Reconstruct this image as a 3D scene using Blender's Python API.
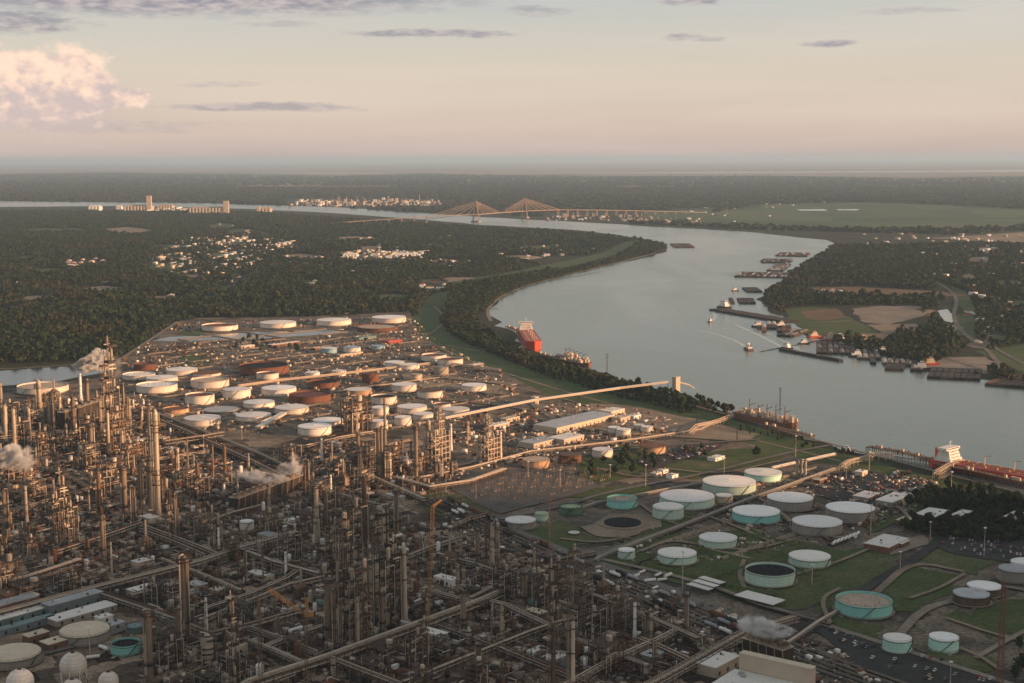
import bpy, math, random
import numpy as np
from mathutils import Vector, Matrix, Euler
R = math.radians
rnd = random.Random(7)
nr = np.random.RandomState(11)
S = bpy.context.scene
COL = S.collection
for o in list(bpy.data.objects): bpy.data.objects.remove(o)

# ------------------------------------------------------------------ camera
CAM_H = 380.0
PITCH = math.degrees(math.atan(183.5/1422.0))
cam_d = bpy.data.cameras.new('camera'); cam = bpy.data.objects.new('camera', cam_d); COL.objects.link(cam)
cam_d.sensor_width = 36; cam_d.lens = 50; cam_d.clip_start = 5; cam_d.clip_end = 300000
CM = Matrix.Rotation(R(90-PITCH), 4, 'X') @ Matrix.Rotation(R(-0.2), 4, 'Z')
cam.matrix_world = Matrix.Translation((0, 0, CAM_H)) @ CM
S.camera = cam
F = 1024*50/36.0

# ------------------------------------------------------------------ light
SUN_AZ = 105.0      # clockwise from the view direction (+Y): from the right, a little behind
SUN_EL = 9.5
S.view_settings.view_transform = 'Standard'; S.view_settings.look = 'None'
S.view_settings.gamma = 1; S.view_settings.exposure = 0.68
sd = Vector((math.sin(R(SUN_AZ))*math.cos(R(SUN_EL)), math.cos(R(SUN_AZ))*math.cos(R(SUN_EL)), math.sin(R(SUN_EL))))
sl = bpy.data.lights.new('sun', 'SUN'); sl.energy = 5.0; sl.angle = R(0.6); sl.color = (1.0, 0.56, 0.30)
so = bpy.data.objects.new('sun', sl); COL.objects.link(so)
so.rotation_euler = sd.to_track_quat('Z', 'Y').to_euler(); so.location = (2000, -500, 900)

W = bpy.data.worlds.new('World'); S.world = W; W.use_nodes = True
def world():
    nt = W.node_tree; N = nt.nodes; L = nt.links; N.clear()
    def n(t, **k):
        x = N.new(t)
        for a, b in k.items(): setattr(x, a, b)
        return x
    def m(op, a, b=None, c=None, clamp=False):
        x = N.new('ShaderNodeMath'); x.operation = op; x.use_clamp = clamp
        for i, v in enumerate((a, b, c)):
            if v is None: continue
            if isinstance(v, (int, float)): x.inputs[i].default_value = v
            else: L.new(v, x.inputs[i])
        return x.outputs[0]
    def mix(f, a, b, mode='MIX'):
        x = N.new('ShaderNodeMix'); x.data_type = 'RGBA'; x.blend_type = mode
        for i, v in ((0, f), (6, a), (7, b)):
            if isinstance(v, (int, float)): x.inputs[i].default_value = v
            elif isinstance(v, tuple): x.inputs[i].default_value = v+(1,)
            else: L.new(v, x.inputs[i])
        return x.outputs[2]
    def ss(v, lo, hi):
        x = N.new('ShaderNodeMapRange'); x.interpolation_type = 'SMOOTHSTEP'; L.new(v, x.inputs[0])
        x.inputs[1].default_value = lo; x.inputs[2].default_value = hi
        return x.outputs[0]
    tc = n('ShaderNodeTexCoord'); sep = n('ShaderNodeSeparateXYZ'); L.new(tc.outputs['Generated'], sep.inputs[0])
    x, y, z = sep.outputs
    az = m('MULTIPLY', m('ARCTAN2', x, y), 57.2958)
    el = m('MULTIPLY', m('ARCSINE', z), 57.2958)
    comb = n('ShaderNodeCombineXYZ'); L.new(az, comb.inputs[0]); L.new(el, comb.inputs[1])
    def noise(sx, sy, scale, det=6, rough=.6, off=(0, 0)):
        v = N.new('ShaderNodeVectorMath'); v.operation = 'MULTIPLY_ADD'
        L.new(comb.outputs[0], v.inputs[0]); v.inputs[1].default_value = (sx, sy, 1); v.inputs[2].default_value = (off[0], off[1], 3.3)
        t = N.new('ShaderNodeTexNoise'); t.inputs['Scale'].default_value = scale; t.inputs['Detail'].default_value = det; t.inputs['Roughness'].default_value = rough
        L.new(v.outputs[0], t.inputs['Vector']); return t.outputs[0]
    sky = n('ShaderNodeTexSky'); sky.sky_type = 'NISHITA'; sky.sun_disc = False
    sky.sun_elevation = R(SUN_EL); sky.sun_rotation = R(SUN_AZ); sky.dust_density = 3.0; sky.air_density = 1.2; sky.ozone_density = 1.0; sky.altitude = 300
    skyc = mix(1.0, sky.outputs[0], (0.115, 0.115, 0.115), 'MULTIPLY')
    # the evening veil of high thin cloud: pink at the horizon, cream, then grey-green
    ramp = n('ShaderNodeValToRGB'); L.new(m('DIVIDE', el, 40.0, clamp=True), ramp.inputs[0])
    cr = ramp.color_ramp
    pts = [(0.0, (.41, .335, .31)), (.022, (.475, .37, .325)), (.055, (.485, .405, .35)), (.085, (.485, .418, .36)), (.115, (.44, .405, .37)), (.15, (.37, .375, .375)), (.32, (.31, .33, .335)), (.6, (.23, .25, .26)), (1, (.18, .20, .22))]
    while len(cr.elements) < len(pts): cr.elements.new(.5)
    for e, (p, c) in zip(cr.elements, pts): e.position = p; e.color = c+(1,)
    veil = mix(0.80, skyc, ramp.outputs[0])
    # broad unevenness
    bn = noise(.05, .5, 1.0, 4, .55)
    veil = mix(m('MULTIPLY', ss(bn, .35, .75), .22), veil, (.60, .50, .42))
    # flat cloud streaks (azimuth, elevation, half widths, distort)
    n1 = noise(.35, 1.6, 1.0, 7, .62, (4, 9)); n2 = noise(.9, 3.2, 1.4, 6, .6, (1, 2))
    d1 = m('SUBTRACT', n1, .5); d2 = m('SUBTRACT', n2, .5)
    tot = None
    for (a0, e0, ra, re, op) in [(-14, 6.45, 15, 1.15, 1.0), (-19.5, 5.1, 3.6, .5, .8), (-3.2, 4.85, 3.6, .20, .75), (1.2, 5.75, 1.5, .22, .5), (7.0, 6.2, 2.1, .33, .85),
                             (7.2, 4.68, 1.3, .16, .6), (12.4, 4.35, 1.2, .19, .8), (-9.5, 2.0, 4.3, .22, .62), (-16.0, 1.25, 5.0, .30, .28), (15.5, 5.5, 2.5, .13, .35), (-11.5, 2.9, 2.0, .12, .35), (-9.0, 5.2, 2.0, .14, .3)]:
        u = m('DIVIDE', m('SUBTRACT', az, a0), ra); v = m('DIVIDE', m('SUBTRACT', m('ADD', el, m('MULTIPLY', d1, .5)), e0), re)
        d = m('ADD', m('MULTIPLY', u, u), m('MULTIPLY', v, v))
        d = m('ADD', d, m('MULTIPLY', d2, 1.5 if ra < 10 else .35))
        k = m('MULTIPLY', ss(d, 1.15, .1), op)
        tot = k if tot is None else m('MAXIMUM', tot, k)
    cloudc = mix(ss(m('ADD', n2, m('MULTIPLY', d1, .5)), .35, .7), (.195, .19, .22), (.37, .32, .31))
    veil = mix(tot, veil, cloudc)
    # cumulus far off on the left, its sunny side turned to the right
    b1 = noise(.95, 1.25, 1.0, 8, .55, (7, 1)); b2 = noise(.95, 1.25, 1.0, 8, .55, (6.7, .7))
    vor = n('ShaderNodeTexVoronoi'); vor.feature = 'SMOOTH_F1'; vor.inputs['Scale'].default_value = 1.5; vor.inputs['Smoothness'].default_value = .6
    vv = N.new('ShaderNodeVectorMath'); vv.operation = 'ADD'; L.new(comb.outputs[0], vv.inputs[0])
    nn = N.new('ShaderNodeTexNoise'); nn.inputs['Scale'].default_value = 1.6; nn.inputs['Detail'].default_value = 5; L.new(comb.outputs[0], nn.inputs['Vector']); L.new(nn.outputs[1], vv.inputs[1]); L.new(vv.outputs[0], vor.inputs['Vector'])
    puff = None
    for (a0, e0, r, sq) in [(-18.3, 2.9, 1.6, .95), (-16.9, 3.35, 1.35, .85), (-16.0, 2.75, 1.2, .7), (-20.0, 3.3, 1.9, .62), (-21.2, 2.4, 2.4, .8), (-17.6, 2.0, 2.8, .35), (-22.5, 3.2, 2.2, .8), (-14.9, 2.35, 1.0, .45), (-18.5, 1.6, 3.4, .3)]:
        u = m('DIVIDE', m('SUBTRACT', az, a0), r); v = m('DIVIDE', m('SUBTRACT', el, e0), r*sq)
        d = m('SUBTRACT', 1.0, m('SQRT', m('ADD', m('MULTIPLY', u, u), m('MULTIPLY', v, v))))
        puff = d if puff is None else m('SMOOTH_MAX', puff, d, .25)
    dens = m('ADD', puff, m('MULTIPLY', m('SUBTRACT', b1, .5), .95))
    dens = m('SUBTRACT', dens, m('MULTIPLY', m('SUBTRACT', vor.outputs['Distance'], .35), .35))
    base_fade = ss(el, .3, 2.0)
    mask = m('MULTIPLY', ss(dens, -.10, .30), m('MULTIPLY', base_fade, .92))
    lit = m('ADD', m('MULTIPLY', m('SUBTRACT', b1, b2), 3.4), m('ADD', m('MULTIPLY', m('SUBTRACT', el, 2.5), .38), m('MULTIPLY', m('SUBTRACT', .45, vor.outputs['Distance']), .6)))
    cum = mix(ss(lit, -.5, .7), (.41, .335, .32), (.72, .51, .39))
    veil = mix(mask, veil, cum)
    bg = n('ShaderNodeBackground'); L.new(veil, bg.inputs[0]); bg.inputs[1].default_value = 1.0
    out = n('ShaderNodeOutputWorld'); L.new(bg.outputs[0], out.inputs[0])
world()
S.cycles.use_denoising = True
S.cycles.max_bounces = 5; S.cycles.diffuse_bounces = 2; S.cycles.glossy_bounces = 2; S.cycles.transparent_max_bounces = 6; S.cycles.volume_bounces = 1
S.cycles.volume_step_rate = 2.0; S.cycles.volume_max_steps = 128

# ------------------------------------------------------------------ pixel <-> world measuring
RM = CM.to_3x3()
def ray(px, py):
    return (RM @ Vector(((px-512)/F, -(py-341.5)/F, -1))).normalized()
def at(px, py, z=0.0):
    d = ray(px, py); t = (z-CAM_H)/d.z
    return Vector((d.x*t, d.y*t, z))
def proj(P):
    v = RM.transposed() @ (Vector(P)-Vector((0, 0, CAM_H)))
    return 512+F*v.x/-v.z, 341.5-F*v.y/-v.z
def mpp(P): return (Vector(P)-Vector((0, 0, CAM_H))).length/F
def hpx(P, ytop):
    px, _ = proj(P); d = ray(px, ytop); t = math.hypot(P[0], P[1])/math.hypot(d.x, d.y)
    return CAM_H+t*d.z
def poly(pts, z=0.0): return [at(x, y, z) for x, y in pts]

# ------------------------------------------------------------------ materials
MATS = {}
def M(name, c1, c2=None, rough=.7, metal=0.0, scale=.15, streak=0, pos=False, contrast=.5, bump=0, fine=0.0, rv=.12, spec=.35, seam=0):
    if name in MATS: return MATS[name]
    m = bpy.data.materials.new(name); MATS[name] = m; m.use_nodes = True
    nt = m.node_tree; N = nt.nodes; L = nt.links; b = N['Principled BSDF']
    c2 = c2 or tuple(v*.6 for v in c1)
    b.inputs['Roughness'].default_value = rough; b.inputs['Metallic'].default_value = metal; b.inputs['Specular IOR Level'].default_value = spec
    if pos: g = N.new('ShaderNodeNewGeometry'); src = g.outputs['Position']
    else: g = N.new('ShaderNodeTexCoord'); src = g.outputs['Object']
    mp = N.new('ShaderNodeMapping'); L.new(src, mp.inputs[0])
    if streak: mp.inputs['Scale'].default_value = (1, 1, 1.0/streak)
    oi = N.new('ShaderNodeObjectInfo')
    t = N.new('ShaderNodeTexNoise'); t.noise_dimensions = '4D'; t.inputs['Scale'].default_value = scale; t.inputs['Detail'].default_value = 7; t.inputs['Roughness'].default_value = .62
    L.new(mp.outputs[0], t.inputs['Vector'])
    mm = N.new('ShaderNodeMath'); mm.operation = 'MULTIPLY'; mm.inputs[1].default_value = 37.0; L.new(oi.outputs['Random'], mm.inputs[0])
    if not pos: L.new(mm.outputs[0], t.inputs['W'])
    mr = N.new('ShaderNodeMapRange'); L.new(t.outputs[0], mr.inputs[0]); w = .5*(1-contrast)*.6+.03
    mr.inputs[1].default_value = .5-w; mr.inputs[2].default_value = .5+w
    mx = N.new('ShaderNodeMix'); mx.data_type = 'RGBA'; mx.inputs[6].default_value = c1+(1,); mx.inputs[7].default_value = c2+(1,); L.new(mr.outputs[0], mx.inputs[0])
    outc = mx.outputs[2]
    if fine:
        t2 = N.new('ShaderNodeTexNoise'); t2.inputs['Scale'].default_value = scale*9; t2.inputs['Detail'].default_value = 5; L.new(mp.outputs[0], t2.inputs['Vector'])
        h = N.new('ShaderNodeMapRange'); h.inputs[1].default_value = .3; h.inputs[2].default_value = .7; h.inputs[3].default_value = 1-fine; h.inputs[4].default_value = 1+fine; L.new(t2.outputs[0], h.inputs[0])
        v = N.new('ShaderNodeVectorMath'); v.operation = 'SCALE'; L.new(outc, v.inputs[0]); L.new(h.outputs[0], v.inputs['Scale']); outc = v.outputs[0]
    if rv and not pos:
        h = N.new('ShaderNodeMapRange'); h.inputs[3].default_value = 1-rv; h.inputs[4].default_value = 1+rv; L.new(oi.outputs['Random'], h.inputs[0])
        v = N.new('ShaderNodeVectorMath'); v.operation = 'SCALE'; L.new(outc, v.inputs[0]); L.new(h.outputs[0], v.inputs['Scale']); outc = v.outputs[0]
    if seam:      # the welded courses of a tank wall
        sz = N.new('ShaderNodeSeparateXYZ'); L.new(src, sz.inputs[0]); fr = N.new('ShaderNodeMath'); fr.operation = 'WRAP'; fr.inputs[1].default_value = seam; fr.inputs[2].default_value = 0; L.new(sz.outputs[2], fr.inputs[0])
        gt = N.new('ShaderNodeMapRange'); gt.inputs[1].default_value = .12; gt.inputs[2].default_value = .45; gt.inputs[3].default_value = .72; gt.inputs[4].default_value = 1; L.new(fr.outputs[0], gt.inputs[0])
        v = N.new('ShaderNodeVectorMath'); v.operation = 'SCALE'; L.new(outc, v.inputs[0]); L.new(gt.outputs[0], v.inputs['Scale']); outc = v.outputs[0]
    L.new(outc, b.inputs['Base Color'])
    if bump:
        bp = N.new('ShaderNodeBump'); bp.inputs['Strength'].default_value = bump; bp.inputs['Distance'].default_value = 1.0
        L.new(t.outputs[0], bp.inputs['Height']); L.new(bp.outputs[0], b.inputs['Normal'])
    return m

def ground_mat(name, cols, scale, fine=.35, patch=0.0):
    """cols: colour ramp over multi-scale noise in world metres"""
    m = bpy.data.materials.new(name); MATS[name] = m; m.use_nodes = True
    nt = m.node_tree; N = nt.nodes; L = nt.links; b = N['Principled BSDF']; b.inputs['Roughness'].default_value = .95; b.inputs['Specular IOR Level'].default_value = .15
    g = N.new('ShaderNodeNewGeometry')
    t = N.new('ShaderNodeTexNoise'); t.inputs['Scale'].default_value = scale; t.inputs['Detail'].default_value = 9; t.inputs['Roughness'].default_value = .66
    L.new(g.outputs['Position'], t.inputs['Vector'])
    src = t.outputs[0]
    if patch:
        mp = N.new('ShaderNodeMapping'); mp.inputs['Rotation'].default_value = (0, 0, R(-32)); L.new(g.outputs['Position'], mp.inputs[0])
        v = N.new('ShaderNodeTexVoronoi'); v.distance = 'CHEBYCHEV'; v.inputs['Scale'].default_value = patch; L.new(mp.outputs[0], v.inputs['Vector'])
        sx = N.new('ShaderNodeSeparateColor'); L.new(v.outputs['Color'], sx.inputs[0])
        a = N.new('ShaderNodeMix'); a.data_type = 'FLOAT'; a.inputs[0].default_value = .38; L.new(src, a.inputs[2]); L.new(sx.outputs[0], a.inputs[3]); src = a.outputs[0]
    r = N.new('ShaderNodeValToRGB'); L.new(src, r.inputs[0]); cr = r.color_ramp
    while len(cr.elements) < len(cols): cr.elements.new(.5)
    for e, (p, c) in zip(cr.elements, cols): e.position = p; e.color = c+(1,)
    t2 = N.new('ShaderNodeTexNoise'); t2.inputs['Scale'].default_value = scale*22; t2.inputs['Detail'].default_value = 6; L.new(g.outputs['Position'], t2.inputs['Vector'])
    h = N.new('ShaderNodeMapRange'); h.inputs[1].default_value = .3; h.inputs[2].default_value = .7; h.inputs[3].default_value = 1-fine; h.inputs[4].default_value = 1+fine; L.new(t2.outputs[0], h.inputs[0])
    v = N.new('ShaderNodeVectorMath'); v.operation = 'SCALE'; L.new(r.outputs[0], v.inputs[0]); L.new(h.outputs[0], v.inputs['Scale'])
    L.new(v.outputs[0], b.inputs['Base Color'])
    return m

# ------------------------------------------------------------------ mesh builder
class MB:
    def __init__(s): s.v = []; s.f = []; s.m = []; s.mats = []
    def mi(s, mat):
        if mat is None: return 0
        if mat not in s.mats: s.mats.append(mat)
        return s.mats.index(mat)
    def add(s, vs, fs, mat=None):
        b = len(s.v); s.v.extend([tuple(p) for p in vs]); k = s.mi(mat)
        for f in fs: s.f.append(tuple(b+i for i in f)); s.m.append(k)
    def box(s, c, d, rz=0, mat=None):
        cx, cy, cz = c; hx, hy, hz = d[0]/2, d[1]/2, d[2]/2; ca, sa = math.cos(rz), math.sin(rz)
        vs = [(cx+x*ca-y*sa, cy+x*sa+y*ca, cz+z) for z in (-hz, hz) for x, y in ((-hx, -hy), (hx, -hy), (hx, hy), (-hx, hy))]
        s.add(vs, [(3, 2, 1, 0), (4, 5, 6, 7), (0, 1, 5, 4), (1, 2, 6, 5), (2, 3, 7, 6), (3, 0, 4, 7)], mat)
    def beam(s, a, b, w, h=None, mat=None):
        a = Vector(a); b = Vector(b); h = h or w; d = (b-a)
        if d.length < 1e-6: return
        d.normalize(); up = Vector((0, 0, 1)) if abs(d.z) < .95 else Vector((1, 0, 0))
        u = d.cross(up).normalized()*w/2; v = u.normalized().cross(d).normalized()*h/2
        vs = [p+q for p in (a, b) for q in (-u-v, u-v, u+v, -u+v)]
        s.add(vs, [(0, 1, 2, 3), (7, 6, 5, 4), (4, 5, 1, 0), (5, 6, 2, 1), (6, 7, 3, 2), (7, 4, 0, 3)], mat)
    def cyl(s, a, b, r1, r2=None, n=12, caps=True, mat=None):
        a = Vector(a); b = Vector(b); r2 = r1 if r2 is None else r2; d = (b-a).normalized()
        up = Vector((0, 0, 1)) if abs(d.z) < .95 else Vector((1, 0, 0))
        u = d.cross(up).normalized(); v = d.cross(u)
        if v.dot(Vector((0, 0, 0))) : pass
        ring = [(math.cos(2*math.pi*i/n), math.sin(2*math.pi*i/n)) for i in range(n)]
        vs = [a+u*(c*r1)+v*(q*r1) for c, q in ring]+[b+u*(c*r2)+v*(q*r2) for c, q in ring]
        fs = [(i, (i+1) % n, n+(i+1) % n, n+i) for i in range(n)]
        if caps: fs += [tuple(range(n-1, -1, -1)), tuple(range(n, 2*n))]
        s.add(vs, fs, mat)
    def lathe(s, prof, n=16, c=(0, 0, 0), mat=None, cap_top=True):
        vs = []; fs = []
        for (r, z) in prof:
            for i in range(n):
                a = 2*math.pi*i/n; vs.append((c[0]+r*math.cos(a), c[1]+r*math.sin(a), c[2]+z))
        for k in range(len(prof)-1):
            for i in range(n):
                j = (i+1) % n; fs.append((k*n+i, k*n+j, (k+1)*n+j, (k+1)*n+i))
        if cap_top: fs.append(tuple((len(prof)-1)*n+i for i in range(n)))
        s.add(vs, fs, mat)
    def tube(s, pts, r, n=6, mat=None):
        for a, b in zip(pts[:-1], pts[1:]): s.cyl(a, b, r, n=n, mat=mat)
    def mesh(s, name, mat=None, smooth=False):
        me = bpy.data.meshes.new(name); me.from_pydata(s.v, [], s.f)
        if s.mats:
            for q in s.mats: me.materials.append(q)
            if len(s.mats) > 1: me.polygons.foreach_set('material_index', s.m)
        elif mat: me.materials.append(mat)
        if smooth: me.shade_smooth()
        me.update(); return me
    def build(s, name, mat=None, parent=None, smooth=False, loc=None, rz=0):
        o = bpy.data.objects.new(name, s.mesh(name, mat, smooth)); COL.objects.link(o)
        if parent: o.parent = parent
        if loc is not None: o.location = loc
        if rz: o.rotation_euler.z = rz
        return o

REG = []
def tag(o, label, cat, group=None, kind=None, px=None):
    if kind: o['kind'] = kind
    if label: o['label'] = label
    if cat: o['category'] = cat
    if group: o['group'] = group
    if label: REG.append(o)
    return o
def empty(name, loc=(0, 0, 0), rz=0):
    o = bpy.data.objects.new(name, None); COL.objects.link(o); o.location = loc; o.rotation_euler.z = rz; o.empty_display_size = 1
    return o
def copy_tree(o, kids, parent=None):
    c = o.copy(); COL.objects.link(c)
    if parent is not None: c.parent = parent
    for ch in kids.get(o.name, ()): copy_tree(ch, kids, c)
    return c
class Proto:
    """a thing built once; the first place takes the original, later places take copies of it and its parts"""
    def __init__(s, root): s.root = root; s.used = False; s.kids = {}
    def scan(s):
        def rec(o):
            s.kids[o.name] = list(o.children)
            for c in o.children: rec(c)
        rec(s.root)
    def put(s, loc, rz=0, sc=(1, 1, 1)):
        if not s.kids: s.scan()
        if s.used: o = copy_tree(s.root, s.kids)
        else: o = s.root; s.used = True
        o.location = loc; o.rotation_euler = (0, 0, rz); o.scale = sc if isinstance(sc, tuple) else (sc, sc, sc)
        return o
def struct(name, mb, mat=None, smooth=False):
    o = mb.build(name, mat, smooth=smooth); o['kind'] = 'structure'; return o
# ------------------------------------------------------------------ the setting: terrain, river, fields, roads
G_FOREST = ground_mat('forest_floor', [(.25, (.016, .022, .012)), (.48, (.030, .036, .018)), (.62, (.050, .048, .024)), (.8, (.075, .065, .038))], .0022, .4)
G_IND = ground_mat('yard_gravel', [(.22, (.030, .028, .025)), (.38, (.075, .064, .052)), (.50, (.20, .16, .118)), (.60, (.10, .086, .068)), (.75, (.25, .20, .15))], .012, .45, patch=.028)
G_IND2 = ground_mat('dark_yard', [(.25, (.020, .016, .013)), (.40, (.050, .037, .028)), (.52, (.14, .103, .073)), (.64, (.32, .24, .17))], .02, .5, patch=.045)
G_GRASS = ground_mat('mown_grass', [(.25, (.040, .060, .020)), (.45, (.062, .088, .029)), (.58, (.088, .098, .042)), (.75, (.17, .14, .085))], .014, .35)
G_LEVEE = ground_mat('levee_grass', [(.25, (.045, .072, .025)), (.5, (.066, .095, .034)), (.75, (.10, .115, .05))], .008, .22)
G_FIELD = ground_mat('field_green', [(.3, (.050, .085, .035)), (.5, (.075, .115, .045)), (.7, (.10, .12, .055)), (.8, (.09, .10, .05))], .0016, .2, patch=.0022)
G_MARSH = ground_mat('marsh_tan', [(.3, (.10, .10, .06)), (.45, (.22, .17, .11)), (.58, (.30, .22, .15)), (.75, (.13, .13, .07))], .00018, .3)
G_DIRT = ground_mat('bare_dirt', [(.25, (.15, .12, .085)), (.5, (.24, .19, .135)), (.7, (.30, .24, .17)), (.85, (.17, .14, .10))], .02, .25)
G_SAND = ground_mat('pale_sand', [(.25, (.15, .125, .10)), (.5, (.23, .195, .155)), (.8, (.32, .28, .22))], .02, .2)
G_RED = ground_mat('ploughed_soil', [(.3, (.11, .075, .045)), (.6, (.17, .115, .07)), (.8, (.10, .09, .04))], .01, .2)
G_ASPH = ground_mat('asphalt', [(.3, (.030, .030, .031)), (.55, (.052, .050, .049)), (.8, (.085, .08, .075))], .03, .25)
G_ROAD = ground_mat('road_surface', [(.3, (.11, .10, .09)), (.55, (.17, .155, .135)), (.8, (.22, .20, .17))], .03, .15)

def water_mat(name, base, bump, scale, rough):
    m = bpy.data.materials.new(name); m.use_nodes = True; nt = m.node_tree; N = nt.nodes; L = nt.links; b = N['Principled BSDF']
    b.inputs['Roughness'].default_value = rough; b.inputs['IOR'].default_value = 1.33
    g = N.new('ShaderNodeNewGeometry')
    mp = N.new('ShaderNodeMapping'); mp.inputs['Scale'].default_value = (1, .38, 1); mp.inputs['Rotation'].default_value = (0, 0, R(20)); L.new(g.outputs['Position'], mp.inputs[0])
    t = N.new('ShaderNodeTexNoise'); t.inputs['Scale'].default_value = scale; t.inputs['Detail'].default_value = 8; t.inputs['Roughness'].default_value = .7; L.new(mp.outputs[0], t.inputs['Vector'])
    w = N.new('ShaderNodeTexNoise'); w.inputs['Scale'].default_value = .0022; w.inputs['Detail'].default_value = 7; w.inputs['Roughness'].default_value = .6; w.inputs['Distortion'].default_value = 1.2; L.new(mp.outputs[0], w.inputs['Vector'])
    bp = N.new('ShaderNodeBump'); bp.inputs['Strength'].default_value = bump; bp.inputs['Distance'].default_value = 2.0; L.new(t.outputs[0], bp.inputs['Height']); L.new(bp.outputs[0], b.inputs['Normal'])
    r = N.new('ShaderNodeValToRGB'); L.new(w.outputs[0], r.inputs[0]); cr = r.color_ramp
    cr.elements[0].position = .3; cr.elements[0].color = tuple(v*.6 for v in base)+(1,); cr.elements[1].position = .7; cr.elements[1].color = tuple(v*1.4 for v in base)+(1,)
    L.new(r.outputs[0], b.inputs['Base Color'])
    rr = N.new('ShaderNodeMapRange'); rr.inputs[1].default_value = .35; rr.inputs[2].default_value = .65; rr.inputs[3].default_value = rough*.8; rr.inputs[4].default_value = rough*1.25; L.new(w.outputs[0], rr.inputs[0]); L.new(rr.outputs[0], b.inputs['Roughness'])
    return m
WATER = water_mat('river_water', (.115, .155, .128), .22, .04, .20)
POND = water_mat('pond_water', (.05, .06, .055), .10, .05, .12)

def fract(pts, amp, it, closed=True):
    """roughen an outline: midpoint displacement in world metres"""
    r = random.Random(len(pts)*31+int(abs(pts[0][0])))
    P = [Vector((p[0], p[1])) for p in pts]
    for k in range(it):
        Q = []
        n = len(P)
        for i in range(n if closed else n-1):
            a = P[i]; b = P[(i+1) % n]; d = b-a
            nn = Vector((-d.y, d.x)).normalized() if d.length > 1e-6 else Vector((0, 0))
            Q += [a, (a+b)/2+nn*r.uniform(-1, 1)*min(amp, d.length*.12)]
        if not closed: Q.append(P[-1])
        P = Q
    return P
import mathutils.geometry as mg
def sheet(name, pts, z, mat, amp=0, it=0, kind='structure'):
    W_ = [at(x, y) for x, y in pts]
    P = fract(W_, amp, it) if it else [Vector((p.x, p.y)) for p in W_]
    tri = mg.tessellate_polygon([[Vector((p.x, p.y, 0)) for p in P]])
    # make normals face up
    mb = MB(); fs = []
    for a, b, c in tri:
        A, B, C = P[a], P[b], P[c]
        if (B-A).cross(C-A) < 0: b, c = c, b
        fs.append((a, b, c))
    mb.add([(p.x, p.y, z) for p in P], fs)
    o = mb.build(name, mat); o['kind'] = kind; return o
def strip(name, pts, w, z, mat, smooth=2, world=False, thick=0):
    """a road or path: a band of width w metres along points given in the picture"""
    P = [Vector((p[0], p[1])) for p in (pts if world else [at(x, y) for x, y in pts])]
    for _ in range(smooth):
        Q = [P[0]]
        for a, b in zip(P[:-1], P[1:]): Q += [a*.75+b*.25, a*.25+b*.75]
        Q.append(P[-1]); P = Q
    vs = []; fs = []
    for i, p in enumerate(P):
        d = (P[min(i+1, len(P)-1)]-P[max(i-1, 0)]).normalized(); n = Vector((-d.y, d.x))*w/2
        vs += [(p.x+n.x, p.y+n.y, z), (p.x-n.x, p.y-n.y, z)]
    for i in range(len(P)-1): fs.append((2*i+1, 2*i+3, 2*i+2, 2*i))
    mb = MB(); mb.add(vs, fs); o = mb.build(name, mat); o['kind'] = 'structure'; return o

mb = MB(); mb.add([(-90000, -6000, 0), (90000, -6000, 0), (90000, 120000, 0), (-90000, 120000, 0)], [(0, 1, 2, 3)])
struct('ground', mb, G_FOREST)

NEARBANK = [(-80, 206), (0, 207), (120, 206), (250, 209), (330, 213), (400, 218), (480, 225), (560, 229), (620, 235), (655, 241), (667, 247), (663, 253), (640, 259), (600, 267), (560, 277), (520, 288), (497, 299), (486, 312), (494, 326), (515, 341), (545, 354), (580, 368), (620, 381), (660, 391), (700, 403), (745, 418), (790, 434), (830, 444), (880, 458), (940, 474), (1024, 496), (1140, 530)]
FARBANK = [(1140, 404), (1060, 392), (1000, 381), (940, 375), (900, 361), (862, 353), (835, 345), (815, 338), (803, 329), (787, 319), (768, 308), (762, 302), (764, 293), (776, 287), (787, 279), (800, 268), (814, 258), (828, 250), (834, 244), (815, 239), (760, 233), (700, 229), (640, 226), (560, 221), (480, 217), (420, 213), (330, 207), (200, 203), (0, 201), (-80, 201)]
RIVER = NEARBANK+FARBANK
sheet('river', RIVER, .35, WATER, 25, 2)
# sandy shore along the inner bend
strip('river_bank', [(560, 276.5), (520, 287.5), (497, 298.5), (486, 311), (491, 321)], 9, .5, G_SAND)
strip('river_bank', [(655, 253), (630, 260), (600, 266.5), (565, 275.5)], 14, .52, G_DIRT)
for pts, z in [([(-60, 372), (0, 371), (60, 367), (108, 363), (112, 371), (60, 381), (0, 386), (-60, 390)], .30), ([(170, 337), (260, 332), (344, 329), (347, 333), (260, 339), (184, 341), (150, 341)], .42)]:
    sheet('canal', pts, z, POND, 4, 2)
strip('canal_bank', [(-60, 370.5), (0, 369.5), (60, 365.8), (110, 361.5)], 7, .5, G_DIRT)
strip('canal_bank', [(165, 336), (260, 331), (346, 328)], 9, .55, G_DIRT)
strip('canal_bank', [(150, 342.5), (260, 340), (349, 334)], 8, .56, G_DIRT)
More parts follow.
